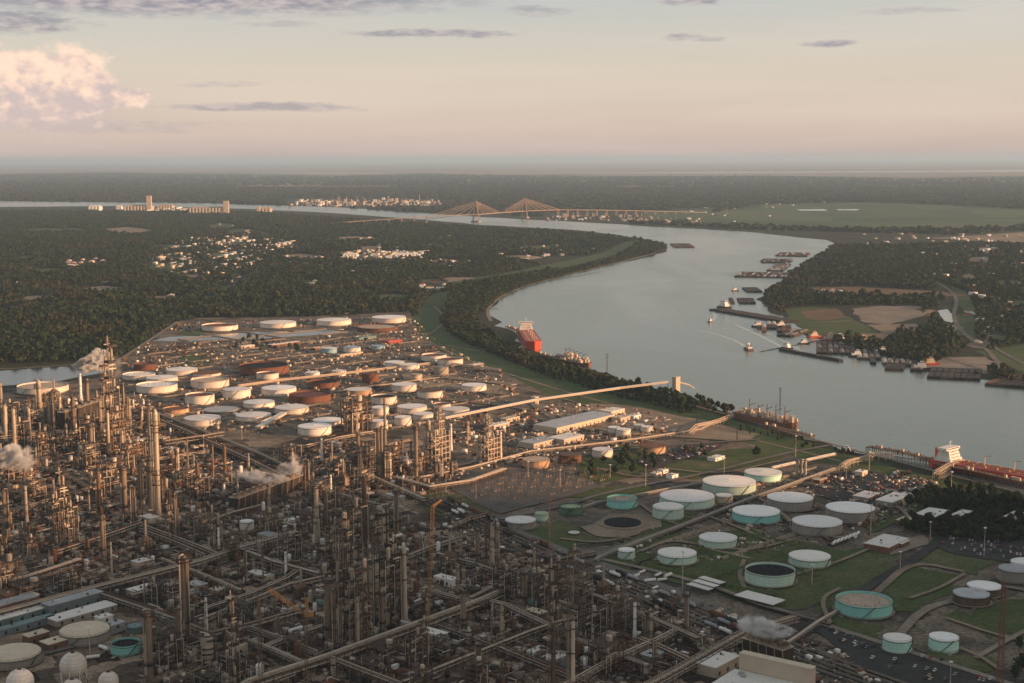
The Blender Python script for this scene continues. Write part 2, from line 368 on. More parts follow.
# distant water glints, marsh and fields
for i, pts in enumerate([[(-40, 184), (70, 184.4), (78, 186.2), (-40, 186)], [(480, 173), (700, 172.2), (1060, 170.5), (1060, 171.6), (700, 173.2)], [(200, 173.4), (330, 172.8), (420, 173.6)], [(-20, 191), (60, 192), (-20, 193)], [(930, 171.2), (1040, 169.8), (1040, 171)], [(797, 210), (824, 209.6), (826, 211.6), (797, 211.4)], [(838, 209.8), (856, 209.6), (858, 211.2), (838, 211)]]):
    sheet('distant_water', pts, 3.5+.2*i, POND, 30, 2)
sheet('marsh', [(-200, 176), (120, 172), (330, 176), (420, 173), (600, 176), (760, 175.5), (900, 178), (1024, 176), (1240, 175), (1240, 163), (800, 161.5), (300, 162.5), (-200, 163)], 2, G_MARSH, 900, 4)
sheet('field', [(686, 220), (716, 212), (760, 205), (860, 203), (930, 205), (1024, 210), (1140, 213), (1140, 226), (1024, 226), (940, 229), (850, 229), (760, 226), (700, 224)], .8, G_FIELD, 120, 3)
sheet('field', [(640, 212), (720, 208), (700, 219), (650, 221)], .9, G_FIELD, 60, 3)
sheet('field', [(930, 238), (1024, 232), (1140, 232), (1140, 246), (1010, 243)], .82, G_MARSH, 60, 3)
sheet('field', [(782, 310), (812, 307), (838, 309), (852, 319), (879, 332), (850, 336), (813, 338), (790, 322)], .5, G_LEVEE, 6, 3)
sheet('field', [(800, 311), (835, 309), (847, 317), (820, 321), (806, 318)], .7, G_RED, 5, 3)
strip('path', [(812, 322.5), (850, 321)], 7, .9, G_SAND)
sheet('field', [(1000, 280), (1060, 279), (1060, 290), (990, 287)], .5, G_LEVEE, 6, 3)
sheet('field', [(975, 352), (1030, 343), (1110, 352), (1110, 382), (1020, 372)], .5, G_LEVEE, 6, 3)
sheet('field', [(950, 285), (966, 292), (976, 310), (975, 345), (950, 330), (962, 308)], .5, G_LEVEE, 6, 3)
sheet('sand_pad', [(852, 309), (880, 306), (913, 306.5), (925, 316), (888, 325), (866, 323), (859, 318)], .6, G_SAND, 6, 3)
sheet('sand_pad', [(865, 325), (915, 324), (925, 331), (880, 333)], .62, G_DIRT, 6, 3)
sheet('sand_pad', [(940, 358), (985, 357), (1004, 366), (985, 374), (925, 368)], .6, G_SAND, 6, 3)
sheet('sand_pad', [(800, 288), (860, 287), (930, 291), (980, 296), (900, 297), (820, 293)], .6, G_RED, 8, 3)
sheet('pond', [(937, 311), (947, 309.4), (956, 317), (952, 323), (943, 321)], .8, M('pond_liner', (.5, .52, .5), (.35, .40, .38), rough=.3, pos=True, scale=.05), 3, 2)
for pts, w in [([(936, 282), (950, 290), (958, 300), (952, 318), (965, 336), (985, 347), (1000, 366)], 10), ([(985, 341), (1010, 358), (1060, 380)], 8), ([(760, 352), (850, 335), (900, 345), (990, 372)], 6), ([(860, 262), (960, 268), (1060, 262)], 8), ([(840, 236), (900, 240), (1060, 238)], 12)]:
    strip('road', pts, w, 1.0, G_ROAD)
for i, (pts, w) in enumerate([([(0, 312), (30, 303), (60, 291), (80, 285)], 6), ([(205, 300), (235, 285), (255, 273), (262, 262)], 7), ([(420, 301), (470, 292), (540, 283), (600, 272)], 5), ([(270, 268), (400, 276), (440, 284)], 7), ([(60, 258), (200, 262), (330, 256)], 8), ([(150, 262), (190, 245), (240, 236)], 8), ([(280, 245), (360, 226), (420, 220), (455, 216)], 14)]):
    strip('road', pts, w, .8+.05*i, G_ROAD)
sheet('levee', [(560, 262), (600, 254), (622, 244), (632, 239), (641, 240), (632, 248), (607, 259), (575, 266), (520, 275), (470, 283), (440, 287), (440, 284), (520, 271)], .6, G_LEVEE, 8, 3)
# the refinery site
SITE = [(100, 377), (112, 362), (140, 345), (175, 322), (200, 318), (300, 317), (410, 312), (424, 330), (440, 344), (470, 358), (505, 367), (540, 384), (580, 397), (640, 410), (700, 421), (745, 433), (790, 447), (830, 456), (880, 468), (940, 482), (1024, 502), (1120, 530), (1250, 620), (1250, 760), (-220, 760), (-220, 430), (-60, 392), (0, 389), (60, 384)]
sheet('yard_ground', SITE, .15, G_IND, 8, 3)
UNITS = [(-200, 420), (0, 404), (60, 396), (130, 398), (190, 430), (260, 452), (330, 430), (345, 428), (420, 440), (440, 472), (500, 478), (480, 500), (425, 500), (440, 520), (560, 560), (640, 600), (760, 683), (800, 760), (-220, 760)]
sheet('process_area_ground', UNITS, .30, G_IND2, 6, 3)
# levee with its grass slopes and paths
LEV = [(432, 294), (452, 291), (447, 305), (440, 322), (452, 336), (475, 347), (512, 352), (528, 358), (520, 364), (560, 378), (600, 388), (650, 398), (700, 411), (745, 424), (790, 438), (830, 450), (880, 462), (940, 478), (1024, 499), (1120, 526), (1120, 545), (1024, 517), (940, 497), (880, 479), (830, 464), (790, 455), (745, 442), (700, 430), (650, 420), (600, 409), (545, 394), (500, 371), (470, 362), (440, 350), (422, 338), (412, 322), (422, 306)]
sheet('levee', LEV, .45, G_LEVEE, 6, 2)
for i, (pts, w) in enumerate([([(434, 306), (450, 322), (460, 338), (490, 352), (528, 364), (560, 374), (620, 388), (700, 407), (790, 433), (860, 452), (940, 473), (1024, 494), (1100, 516)], 5), ([(425, 340), (465, 360), (520, 378), (600, 402), (680, 421), (745, 438), (820, 456), (900, 478), (1024, 510)], 5), ([(445, 345), (480, 352), (520, 352)], 4), ([(449, 318), (436, 330), (420, 340)], 4), ([(600, 409), (560, 398), (500, 384), (480, 372)], 4)]):
    strip('path', pts, w, .6+.05*i, G_DIRT)
GR = [[(662, 462), (697, 454), (733, 449), (768, 447), (784, 457), (761, 467), (718, 472), (697, 480), (672, 472)],
      [(575, 460), (600, 448), (640, 446), (655, 462), (640, 475), (600, 484), (580, 474)],
      [(640, 566), (672, 545), (700, 536), (745, 528), (780, 540), (845, 552), (880, 545), (905, 556), (880, 580), (838, 600), (800, 610), (750, 606), (705, 590), (655, 578)],
      [(600, 530), (640, 520), (700, 512), (672, 540), (640, 552), (612, 548)],
      [(871, 589), (900, 573), (914, 567), (962, 576), (952, 594), (916, 612), (896, 612)],
      [(921, 558), (942, 549), (1000, 560), (977, 576), (957, 572)],
      [(812, 612), (835, 598), (850, 622), (885, 626), (878, 640), (850, 634)],
      [(1010, 600), (1080, 590), (1080, 640), (1000, 632), (960, 624), (975, 610)], [(944, 616), (958, 611), (1000, 634), (990, 640)],
      [(916, 664), (925, 652), (950, 655), (992, 657), (1000, 668), (975, 676), (950, 670)],
      [(405, 497), (430, 489), (470, 498), (492, 514), (462, 524), (430, 512)],
      [(610, 545), (655, 556), (630, 572), (600, 566)], [(500, 540), (560, 520), (600, 540), (560, 552)],
      [(838, 456), (880, 470), (905, 480), (880, 482), (840, 470)], [(560, 498), (600, 488), (655, 487), (650, 492), (605, 500)],
      [(860, 520), (890, 512), (900, 522), (870, 534)], [(690, 548), (720, 560), (745, 556), (735, 545), (700, 540)],
      [(905, 492), (960, 490), (1060, 515), (1060, 545), (960, 548), (895, 520)], [(170, 334), (205, 330), (200, 336)], [(182, 356), (200, 352), (212, 360), (200, 372), (185, 366)]]
for i, g in enumerate(GR): sheet('grass', g, .50+.03*i, G_GRASS, 7, 3)
BALL = ground_mat('grey_gravel', [(.3, (.085, .078, .07)), (.55, (.12, .108, .095)), (.8, (.16, .145, .125))], .03, .3)
for i, (p, mt, nm) in enumerate([([(802, 486), (830, 474), (865, 470), (942, 484), (925, 500), (880, 508), (830, 500)], G_ASPH, 'parking_lot'), ([(935, 540), (960, 532), (1060, 548), (1060, 572), (1000, 562), (945, 552)], G_ASPH, 'parking_lot'), ([(632, 462), (690, 444), (722, 446), (700, 456), (650, 470)], G_ASPH, 'parking_lot'), ([(815, 632), (835, 628), (905, 645), (1010, 682), (940, 700), (850, 665)], G_ASPH, 'parking_lot'),
       ([(560, 424), (590, 404), (640, 408), (700, 420), (760, 435), (740, 442), (660, 436), (610, 436)], G_DIRT, 'bare_ground'), ([(580, 528), (610, 515), (655, 516), (662, 528), (630, 538), (596, 537)], G_DIRT, 'bare_ground'), ([(530, 404), (590, 408), (620, 418), (560, 426)], G_DIRT, 'bare_ground'), ([(875, 545), (925, 536), (932, 545), (890, 556)], G_SAND, 'bare_ground'), ([(405, 372), (520, 384), (505, 396), (400, 386)], G_DIRT, 'bare_ground'), ([(450, 472), (560, 470), (600, 488), (500, 515), (455, 492)], BALL, 'substation_ground')]):
    sheet(nm, p, 1.15+.02*i, mt, 5, 2)
RD = [([(113, 365), (140, 347), (178, 322)], 9, G_SAND), ([(178, 321), (300, 320), (405, 314), (412, 309), (500, 309)], 6, G_ROAD), ([(780, 650), (822, 622), (850, 600), (880, 580), (922, 556), (940, 540)], 11, G_ASPH), ([(858, 612), (880, 590), (912, 562), (965, 573)], 7, G_DIRT), ([(896, 640), (920, 612), (950, 602), (985, 596), (1000, 585), (1060, 600)], 8, G_SAND),
      ([(500, 520), (560, 508), (610, 492), (700, 476), (780, 455), (830, 446)], 7, G_ROAD), ([(445, 500), (560, 552), (640, 578), (740, 620), (780, 640)], 12, G_ROAD), ([(600, 560), (690, 580), (780, 612), (900, 650), (1024, 690)], 7, G_SAND), ([(440, 470), (500, 458), (560, 462), (600, 452), (660, 447), (760, 440)], 7, G_ROAD), ([(345, 440), (440, 470)], 8, G_ROAD), ([(0, 663), (60, 652), (110, 636), (150, 620)], 8, G_ROAD), ([(120, 402), (145, 416), (190, 434), (255, 464), (330, 500)], 9, G_ROAD), ([(350, 340), (330, 352), (300, 362), (240, 372)], 6, G_ROAD), ([(352, 330), (380, 348), (420, 352)], 6, G_ROAD), ([(395, 366), (440, 378), (500, 398), (560, 430)], 6, G_ROAD), ([(940, 480), (960, 468)], 8, G_DIRT), ([(975, 660), (1010, 640), (1060, 615)], 5, G_SAND), ([(945, 619), (1000, 638), (1060, 650)], 4, G_DIRT), ([(595, 556), (690, 524), (830, 470)], 6, G_ROAD), ([(380, 395), (470, 402), (540, 412)], 7, G_DIRT)]
for i, (p, w, mt) in enumerate(RD): strip('road', p, w, 1.45+.02*i, mt)
for i, (p, w) in enumerate([([(655, 562), (690, 549), (722, 553), (750, 560)], 5), ([(640, 553), (668, 541), (700, 546), (748, 553), (792, 541)], 5), ([(745, 560), (738, 576), (745, 590)], 4), ([(792, 577), (832, 566), (872, 549)], 4), ([(640, 505), (660, 520), (690, 530)], 4), ([(740, 490), (770, 505), (800, 530), (840, 540)], 5), ([(700, 515), (730, 525), (775, 545)], 4), ([(560, 540), (600, 545), (640, 535)], 4), ([(910, 600), (940, 590), (965, 575)], 4), ([(840, 590), (820, 600), (830, 625)], 4), ([(930, 640), (975, 655), (1000, 672)], 4), ([(668, 470), (720, 476), (780, 462)], 4), ([(600, 470), (640, 480), (670, 472)], 4), ([(880, 500), (905, 512), (915, 530)], 5)]):
    strip('path', p, w, 1.95+.02*i, G_DIRT)
# worn earth rings in the tank yards are laid by the tanks themselves

# ------------------------------------------------------------------ unseen cloud slab, added right of frame and shaped to shade the near plain
def cloud_blocker():
    n = 90; m_ = 26; vs = []; fs = []
    ux = Vector((math.sin(R(SUN_AZ)), math.cos(R(SUN_AZ)))); uy = Vector((-ux.y, ux.x))   # towards the sun; along the slab
    D = 5200.0; t_e = math.tan(R(SUN_EL))
    for i in range(n+1):
        s = -4200+i*(BLOCKER_END+4200)/n     # along
        # height of the shadow's ceiling above the plain
        f = max(0.0, min(1.0, (BLOCKER_END-60-s)/260.0)); base = 142*f**.5-(1-f)*60
        bump = 22*math.sin(s/170.0+1.1)+13*math.sin(s/67.0)+8*math.sin(s/29.0+2)
        top = D*t_e+base+bump*.45
        lo = 470+12*math.sin(s/140.0); top = max(top, lo+8)
        for j in range(m_):
            a = 2*math.pi*j/m_; r = 1+.16*math.sin(3*a+s/90.0)+.1*math.sin(5*a-s/50.0)
            w_ = (560+90*math.sin(s/220.0))*r*math.cos(a); h = (top-lo)/2
            z = lo+h+h*math.sin(a)*(1 if math.sin(a) > 0 else r)
            # keep the crest line where the sun grazes it
            p = ux*(D+w_)+uy*s
            vs.append((p.x, p.y, z+(w_*t_e if math.sin(a) > 0 else 0)*.9))
    for i in range(n):
        for j in range(m_):
            k = (j+1) % m_; fs.append((i*m_+j, i*m_+k, (i+1)*m_+k, (i+1)*m_+j))
    fs.append(tuple(range(m_))); fs.append(tuple(n*m_+m_-1-j for j in range(m_)))
    mb = MB(); mb.add(vs, fs)
    struct('cloud', mb, M('blocker_grey', (.75, .75, .76), (.6, .6, .62), rough=1, scale=.004, pos=True, spec=0), smooth=True)  # out of view; added only to block the sun
BLOCKER_END = 1730.0
cloud_blocker()

# ------------------------------------------------------------------ woods
LEAF = M('leaves', (.016, .034, .012), (.034, .046, .017), rough=.8, scale=.12, contrast=.3, rv=.35, fine=.5, spec=.2)
LEAF2 = M('autumn_leaves', (.062, .054, .022), (.030, .040, .015), rough=.8, scale=.12, contrast=.3, rv=.35, fine=.5, spec=.2)
BARK = M('bark', (.09, .07, .05), (.05, .04, .03), rough=.9, scale=.6)
def crown_mb(seed, n, r, h, z0, leaf, lobes=6):
    q = random.Random(seed); mb = MB()
    L_ = [(q.uniform(-.5, .5)*r, q.uniform(-.5, .5)*r, z0+h*q.uniform(.3, .85), q.uniform(.42, .7)*r) for _ in range(lobes)]
    for i in range(n):
        cx, cy, cz, cr = L_[q.randrange(lobes)]
        d = Vector((q.gauss(0, 1), q.gauss(0, 1), q.gauss(0, 1)*.8+.25)).normalized()*cr*(.72+.3*q.random())
        p = Vector((cx, cy, cz))+d; p.z = max(p.z, z0)
        nrm = (d.normalized()+Vector((q.gauss(0, .5), q.gauss(0, .5), q.gauss(0, .5)+.2))).normalized()
        u = nrm.orthogonal().normalized(); u.rotate(Matrix.Rotation(q.uniform(0, 6.3), 3, nrm)); v = nrm.cross(u)
        s = leaf*q.uniform(.6, 1.3)
        mb.add([p-u*s-v*s*.6, p+u*s*.7-v*s, p+u*s+v*s*.7, p-u*s*.5+v*s], [(0, 1, 2, 3)])
    # inner dark mass
    for cx, cy, cz, cr in L_:
        mb.lathe([(cr*.1, -cr*.62), (cr*.5, -cr*.4), (cr*.68, 0), (cr*.5, cr*.42), (cr*.1, cr*.6)], 6, (cx, cy, cz))
    return mb
def hidden_proto(name, mb, mat):     # instance sources for the woods (never linked to the scene)
    return bpy.data.objects.new(name, mb.mesh(name, mat))
CLR = []
far_src = [hidden_proto('crown', crown_mb(50+i, 46, 5.8, 8.5, 1.6, 1.4, 5), (LEAF, LEAF, LEAF2, LEAF)[i]) for i in range(4)]
def vnoise(X, Y, sc, seed):
    a = X/sc+seed*13.7; b = Y/sc+seed*7.1
    return (np.sin(a*1.3+2*np.sin(b*.7+seed))+np.sin(b*1.7+2*np.sin(a*.9))+np.sin((a+b)*2.1+seed)+np.sin(a*3.3-b*2.3))/4
def instancer(name, P, scl, srcs, label=None):
    me = bpy.data.meshes.new(name); me.from_pydata([tuple(p) for p in P], [], [])
    a = me.attributes.new('s', 'FLOAT', 'POINT'); a.data.foreach_set('value', np.asarray(scl, dtype=np.float32))
    k = me.attributes.new('k', 'INT', 'POINT'); PP_ = np.asarray(P); vv_ = vnoise(PP_[:, 0], PP_[:, 1], 170, 8)+.6*vnoise(PP_[:, 0], PP_[:, 1], 47, 4)+nr.uniform(-.55, .55, len(P)); kk_ = np.where(vv_ > .42, min(2, len(srcs)-1), nr.choice([0, 1, 3] if len(srcs) > 3 else [0, 2], len(P))); k.data.foreach_set('value', kk_.astype(np.int32))
    me.materials.append(LEAF)
    o = bpy.data.objects.new(name, me); COL.objects.link(o)
    ng = bpy.data.node_groups.new('scatter', 'GeometryNodeTree'); ng.interface.new_socket('Geometry', in_out='INPUT', socket_type='NodeSocketGeometry'); ng.interface.new_socket('Geometry', in_out='OUTPUT', socket_type='NodeSocketGeometry')
    N = ng.nodes; L = ng.links; gi = N.new('NodeGroupInput'); go = N.new('NodeGroupOutput')
    m2p = N.new('GeometryNodeMeshToPoints'); L.new(gi.outputs[0], m2p.inputs[0])
    join = N.new('GeometryNodeJoinGeometry')
    for s in reversed(srcs):
        oi = N.new('GeometryNodeObjectInfo'); oi.inputs['Object'].default_value = s; oi.inputs['As Instance'].default_value = True
        L.new(oi.outputs['Geometry'], join.inputs[0])
    io = N.new('GeometryNodeInstanceOnPoints'); L.new(m2p.outputs[0], io.inputs['Points']); L.new(join.outputs[0], io.inputs['Instance']); io.inputs['Pick Instance'].default_value = True
    na = N.new('GeometryNodeInputNamedAttribute'); na.data_type = 'FLOAT'; na.inputs[0].default_value = 's'
    nk = N.new('GeometryNodeInputNamedAttribute'); nk.data_type = 'INT'; nk.inputs[0].default_value = 'k'
    L.new(na.outputs[0], io.inputs['Scale']); L.new(nk.outputs[0], io.inputs['Instance Index'])
    rv = N.new('FunctionNodeRandomValue'); rv.data_type = 'FLOAT'; rv.inputs['Max'].default_value = 6.28
    cx = N.new('ShaderNodeCombineXYZ'); L.new(rv.outputs[1], cx.inputs[2]); L.new(cx.outputs[0], io.inputs['Rotation'])
    L.new(io.outputs[0], go.inputs[0])
    md = o.modifiers.new('scatter', 'NODES'); md.node_group = ng
    return o
def inpoly(X, Y, P):
    c = np.zeros(X.shape, bool); n = len(P)
    for i in range(n):
        x1, y1 = P[i][0], P[i][1]; x2, y2 = P[i-1][0], P[i-1][1]
        if y1 == y2: continue
        c ^= ((y1 > Y) != (y2 > Y)) & (X < (x2-x1)*(Y-y1)/(y2-y1)+x1)
    return c
def scatter_in(pts, step, excl=(), thin=0.0, world=False):
    P = [(p[0], p[1]) for p in ([at(x, y) for x, y in pts] if not world else pts)]
    xs = [p[0] for p in P]; ys = [p[1] for p in P]
    gx, gy = np.meshgrid(np.arange(min(xs), max(xs), step), np.arange(min(ys), max(ys), step)); X = gx.ravel(); Y = gy.ravel()
    X = X+nr.uniform(-.5, .5, X.shape)*step; Y = Y+nr.uniform(-.5, .5, Y.shape)*step
    k = inpoly(X, Y, P) & (np.abs(X) < Y*.40+60)
    for e in excl: k &= ~inpoly(X, Y, [(q[0], q[1]) for q in [at(x, y) for x, y in e]])
    if thin: k &= (vnoise(X, Y, 230, 3) + nr.uniform(-.5, .5, X.shape)) > thin-1
    return X[k], Y[k]
TOWN = [[(140, 268), (160, 252), (190, 238), (250, 236), (300, 243), (262, 262), (235, 276), (170, 276)], [(335, 262), (350, 250), (430, 252), (425, 262)], [(60, 262), (100, 258), (120, 263), (70, 268)], [(400, 288), (430, 280), (450, 284), (440, 293)]]
CLEAR = [LEV[:13]+LEV[-8:], SITE, RIVER,
    [(782, 309), (812, 306), (915, 305), (930, 318), (925, 332), (880, 334), (813, 340), (788, 322)], [(686, 222), (716, 212), (760, 204), (860, 202), (930, 204), (1024, 209), (1140, 212), (1140, 227), (1024, 227), (940, 230), (850, 230), (760, 227), (700, 225)],
    [(930, 281), (948, 285), (966, 292), (976, 310), (978, 345), (1003, 368), (985, 376), (920, 368), (965, 352), (945, 325), (930, 315), (945, 300)], [(975, 352), (1030, 342), (1140, 352), (1140, 402), (1020, 380)], [(798, 287), (860, 286), (930, 290), (985, 296), (900, 298), (820, 294)], [(-80, 368), (110, 360), (112, 372), (-80, 392)],
    [(560, 261), (600, 253), (622, 243), (641, 240), (632, 249), (607, 260), (575, 267), (520, 276), (470, 284), (440, 288), (440, 283), (520, 270)],
    [(-4, 316), (30, 305), (60, 293), (84, 286), (84, 283), (56, 288), (28, 300), (-4, 308)], [(202, 302), (235, 287), (258, 273), (262, 260), (252, 270), (230, 283), (198, 299)], [(930, 237), (1024, 231), (1140, 231), (1140, 247), (1010, 244)], [(640, 211), (722, 207), (700, 220), (648, 222)]]
W1 = [(-120, 256), (500, 256), (560, 270), (520, 287), (480, 300), (470, 340), (520, 366), (400, 318), (178, 322), (112, 364), (-120, 372)]
W2 = [(-120, 211), (250, 213), (480, 228), (560, 232), (640, 240), (668, 247), (640, 259), (560, 276), (480, 300), (-120, 300)]
W3 = [(762, 304), (765, 292), (800, 267), (834, 247), (1140, 240), (1140, 404), (1000, 381), (900, 361), (835, 344), (790, 318)]
q_ = random.Random(77)
for cx, cy, w_, h_ in [(q_.uniform(-20, 470), q_.uniform(224, 300), q_.uniform(9, 30), q_.uniform(1.6, 4)) for _ in range(34)]+[(q_.uniform(800, 1040), q_.uniform(247, 345), q_.uniform(7, 22), q_.uniform(2, 5)) for _ in range(18)]+[(165, 268, 22, 4), (175, 247, 26, 3), (225, 256, 20, 4), (300, 258, 24, 4), (380, 256, 50, 5), (445, 262, 20, 3), (540, 248, 26, 3), (520, 258, 20, 3)]:
    pp = [(cx+w_*math.cos(a)*q_.uniform(.7, 1.1), cy+h_*math.sin(a)*q_.uniform(.7, 1.1)) for a in np.linspace(0, 6.28, 9)[:-1]]
    if any(inpoly(np.array([at(cx, cy).x]), np.array([at(cx, cy).y]), [(v.x, v.y) for v in poly(Q)])[0] for Q in (SITE, RIVER, LEV)): continue
    CLR.append((pp, cx, cy)); sheet('clearing', pp, .55, q_.choice((G_LEVEE, G_MARSH, G_DIRT, G_GRASS)), 20, 3)
for k_ in range(26):
    cx, cy, w_, h_ = q_.uniform(-40, 1060), q_.uniform(177, 188), q_.uniform(40, 190), q_.uniform(.6, 1.9)
    pp = [(cx+w_*math.cos(a)*q_.uniform(.6, 1.1), cy+h_*math.sin(a)*q_.uniform(.5, 1.1)) for a in np.linspace(0, 6.28, 11)[:-1]]
    CLR.append((pp, cx, 9999)); sheet('marsh', pp, 4+.5*k_, q_.choice((G_MARSH, G_FIELD, G_MARSH)), 200, 3)
CLEAR += [c[0] for c in CLR]; CLR = [c for c in CLR if c[2] < 9000]; CLEAR += [[(285, 198.5), (445, 198.5), (445, 208), (285, 208)], [(540, 212), (705, 211), (705, 224), (540, 222)]]
xs = []; ys = []; ss_ = []
for P, st, ex, th, sc in [(W1, 11.5, CLEAR+TOWN, 0, 1.0), (W2, 15, CLEAR+TOWN, 0, 1.05), (TOWN[0], 20, CLEAR, 0, .95), (TOWN[1], 22, CLEAR, 0, .95), (W3, 15, CLEAR, .30, 1.1)]:
    X, Y = scatter_in(P, st, ex, th)
    if P is W2: k = Y > at(512, 256).y; X, Y = X[k], Y[k]
    if P is W1: k = Y <= at(512, 256).y; X, Y = X[k], Y[k]
    xs.append(X); ys.append(Y); ss_.append(sc*nr.choice([.55, .8, 1.0, 1.25, 1.6], X.shape, p=[.2, .3, .28, .16, .06])*nr.uniform(.85, 1.15, X.shape)*(1+.25*vnoise(X, Y, 120, 5)))
X = np.concatenate(xs); Y = np.concatenate(ys); SC = np.concatenate(ss_)
o = instancer('woods', np.stack([X, Y, np.full(X.shape, .2)], 1), SC, far_src); o['kind'] = 'stuff'
print('woods', len(X))
far_big = [hidden_proto('far_crown', crown_mb(80+i, 70, 26, 10, 0.0, 7, 9), (LEAF, LEAF, LEAF2)[i]) for i in range(3)]
xs = []; ys = []
FW = [[(-150, 199), (500, 214), (640, 224), (760, 230), (1180, 240), (1180, 186), (-150, 186)], [(834, 243), (760, 232), (640, 225), (640, 222), (1180, 228), (1180, 244)]]
X1, Y1 = scatter_in(FW[0], 62, CLEAR, .3)
X2, Y2 = scatter_in([(-200, 187), (1240, 187), (1240, 177), (900, 180), (760, 177), (600, 178), (420, 175), (330, 178), (120, 174), (-200, 178)], 150, (), .75)
o = instancer('far_woods', np.stack([np.concatenate([X1, X2]), np.concatenate([Y1, Y2]), np.zeros(len(X1)+len(X2))], 1), np.concatenate([nr.uniform(.6, 1.1, len(X1)), nr.uniform(.9, 1.7, len(X2))]), far_big); o['kind'] = 'stuff'
print('far', len(X1), len(X2))

# ------------------------------------------------------------------ haze
def haze(d):
    mb = MB(); mb.box((0, 56000, 219), (176000, 124000, 440)); o = mb.build('haze'); o['kind'] = 'stuff'
    m = bpy.data.materials.new('haze'); m.use_nodes = True; nt = m.node_tree; nt.nodes.remove(nt.nodes['Principled BSDF'])
    v = nt.nodes.new('ShaderNodeVolumePrincipled'); v.inputs['Color'].default_value = (.52, .74, .98, 1); v.inputs['Density'].default_value = d; v.inputs['Anisotropy'].default_value = .1
    nt.links.new(v.outputs[0], nt.nodes['Material Output'].inputs['Volume']); o.data.materials.append(m)
    return o
HAZE_D = 2.4e-5
haze(HAZE_D)
# earth dikes between the tanks
def dikes(pts, ang, su, sv, mat, h=1.5, w=5, seed=1):
    P = [(p.x, p.y) for p in poly(pts)]; q = random.Random(seed); cx = sum(p[0] for p in P)/len(P); cy = sum(p[1] for p in P)/len(P); c, s = math.cos(R(ang)), math.sin(R(ang)); m = MB()
    def W_(u, v): return (cx+u*c-v*s, cy+u*s+v*c)
    for i in range(-16, 17):
        for j in range(-16, 17):
            for a, b in (((i*su, j*sv), ((i+1)*su, j*sv)), ((i*su, j*sv), (i*su, (j+1)*sv))):
                A, B = W_(*a), W_(*b)
                if q.random() < .25 or not (inpoly(np.array([A[0], B[0]]), np.array([A[1], B[1]]), P).all()): continue
                A = Vector((A[0], A[1], 0)); B = Vector((B[0], B[1], 0)); d = (B-A).normalized(); n = Vector((-d.y, d.x, 0))
                vs = [A-n*w, A-n*w*.25+Vector((0, 0, h)), A+n*w*.25+Vector((0, 0, h)), A+n*w, B-n*w, B-n*w*.25+Vector((0, 0, h)), B+n*w*.25+Vector((0, 0, h)), B+n*w]
                m.add([v+Vector((0, 0, .2)) for v in vs], [(0, 4, 5, 1), (1, 5, 6, 2), (2, 6, 7, 3)])
    struct('earth_dike', m, mat)
dikes([(118, 364), (180, 326), (408, 318), (440, 348), (520, 384), (540, 396), (470, 424), (300, 436), (200, 432), (120, 398)], 45, 84, 78, G_DIRT, 1.8, 4, 2)
dikes([(600, 555), (690, 524), (640, 500), (760, 462), (830, 466), (900, 520), (880, 545), (700, 580)], 46, 82, 76, G_DIRT, 2.2, 3.5, 5)
dikes([(640, 566), (700, 532), (780, 536), (870, 552), (820, 606), (740, 602)], 46, 78, 70, G_GRASS, 2.6, 4, 6)
# ------------------------------------------------------------------ finishes
STEEL = M('dark_steel', (.060, .042, .030), (.022, .018, .014), scale=.3, metal=0, rough=.7, fine=.3)
STEELB = M('brown_steel', (.19, .115, .07), (.085, .055, .036), scale=.3, rough=.75, fine=.3)
INSUL = M('insulated_cladding', (.58, .49, .38), (.26, .205, .15), scale=.25, streak=4, rough=.45, metal=.2, contrast=.2, fine=.25)
INSULD = M('weathered_cladding', (.28, .21, .15), (.13, .095, .068), scale=.25, streak=4, rough=.55, metal=.15, contrast=.25, fine=.3)
PIPEG = M('pale_pipe', (.60, .51, .40), (.30, .24, .185), scale=.15, rough=.5, contrast=.3)
PIPED = M('dull_pipe', (.20, .165, .13), (.09, .075, .06), scale=.15, rough=.6)
RUST = M('rust', (.20, .085, .042), (.10, .045, .026), scale=.12, streak=5, rough=.85, fine=.25)
CONC = M('concrete', (.36, .32, .27), (.25, .22, .18), scale=.1, rough=.9, fine=.15)
BEIGE = M('beige_wall', (.55, .44, .33), (.46, .37, .28), scale=.1, rough=.8)
WROOF = M('white_roofing', (.74, .71, .66), (.60, .56, .50), scale=.06, rough=.7, contrast=.2, fine=.08)
GROOF = M('grey_metal_roof', (.40, .42, .43), (.28, .29, .30), scale=.08, rough=.5, fine=.1)
TROOF = M('tan_roof', (.62, .52, .39), (.50, .42, .31), scale=.05, rough=.8, fine=.1)
BLUEM = M('blue_grey_metal', (.20, .225, .24), (.13, .15, .16), scale=.1, rough=.5)
TEALM = M('teal_metal', (.15, .23, .22), (.10, .16, .155), scale=.1, rough=.5)
BRICK = M('brown_brick', (.20, .095, .06), (.14, .07, .045), scale=.2, rough=.9)
ORANGE = M('orange_paint', (.46, .24, .07), (.30, .14, .04), scale=.3, rough=.5)
REDP = M('red_paint', (.42, .05, .03), (.28, .04, .03), scale=.1, rough=.5)
WPAINT = M('white_paint', (.80, .78, .74), (.66, .62, .57), scale=.1, rough=.5, fine=.06)
GLASS = M('dark_window', (.03, .035, .04), (.05, .055, .06), rough=.15, scale=1)
RUBBER = M('black_rubber', (.03, .03, .03), rough=.8)
TW = M('tank_white', (.82, .78, .71), (.58, .46, .36), scale=.07, streak=8, rough=.55, contrast=.1, fine=.10, seam=2.4)
TWR = M('tank_roof_white', (.84, .83, .81), (.72, .69, .65), scale=.05, rough=.7, contrast=.1, fine=.10)
TPR = M('tank_roof_pinkish', (.70, .66, .59), (.80, .78, .72), scale=.09, rough=.8, contrast=.1, fine=.12)
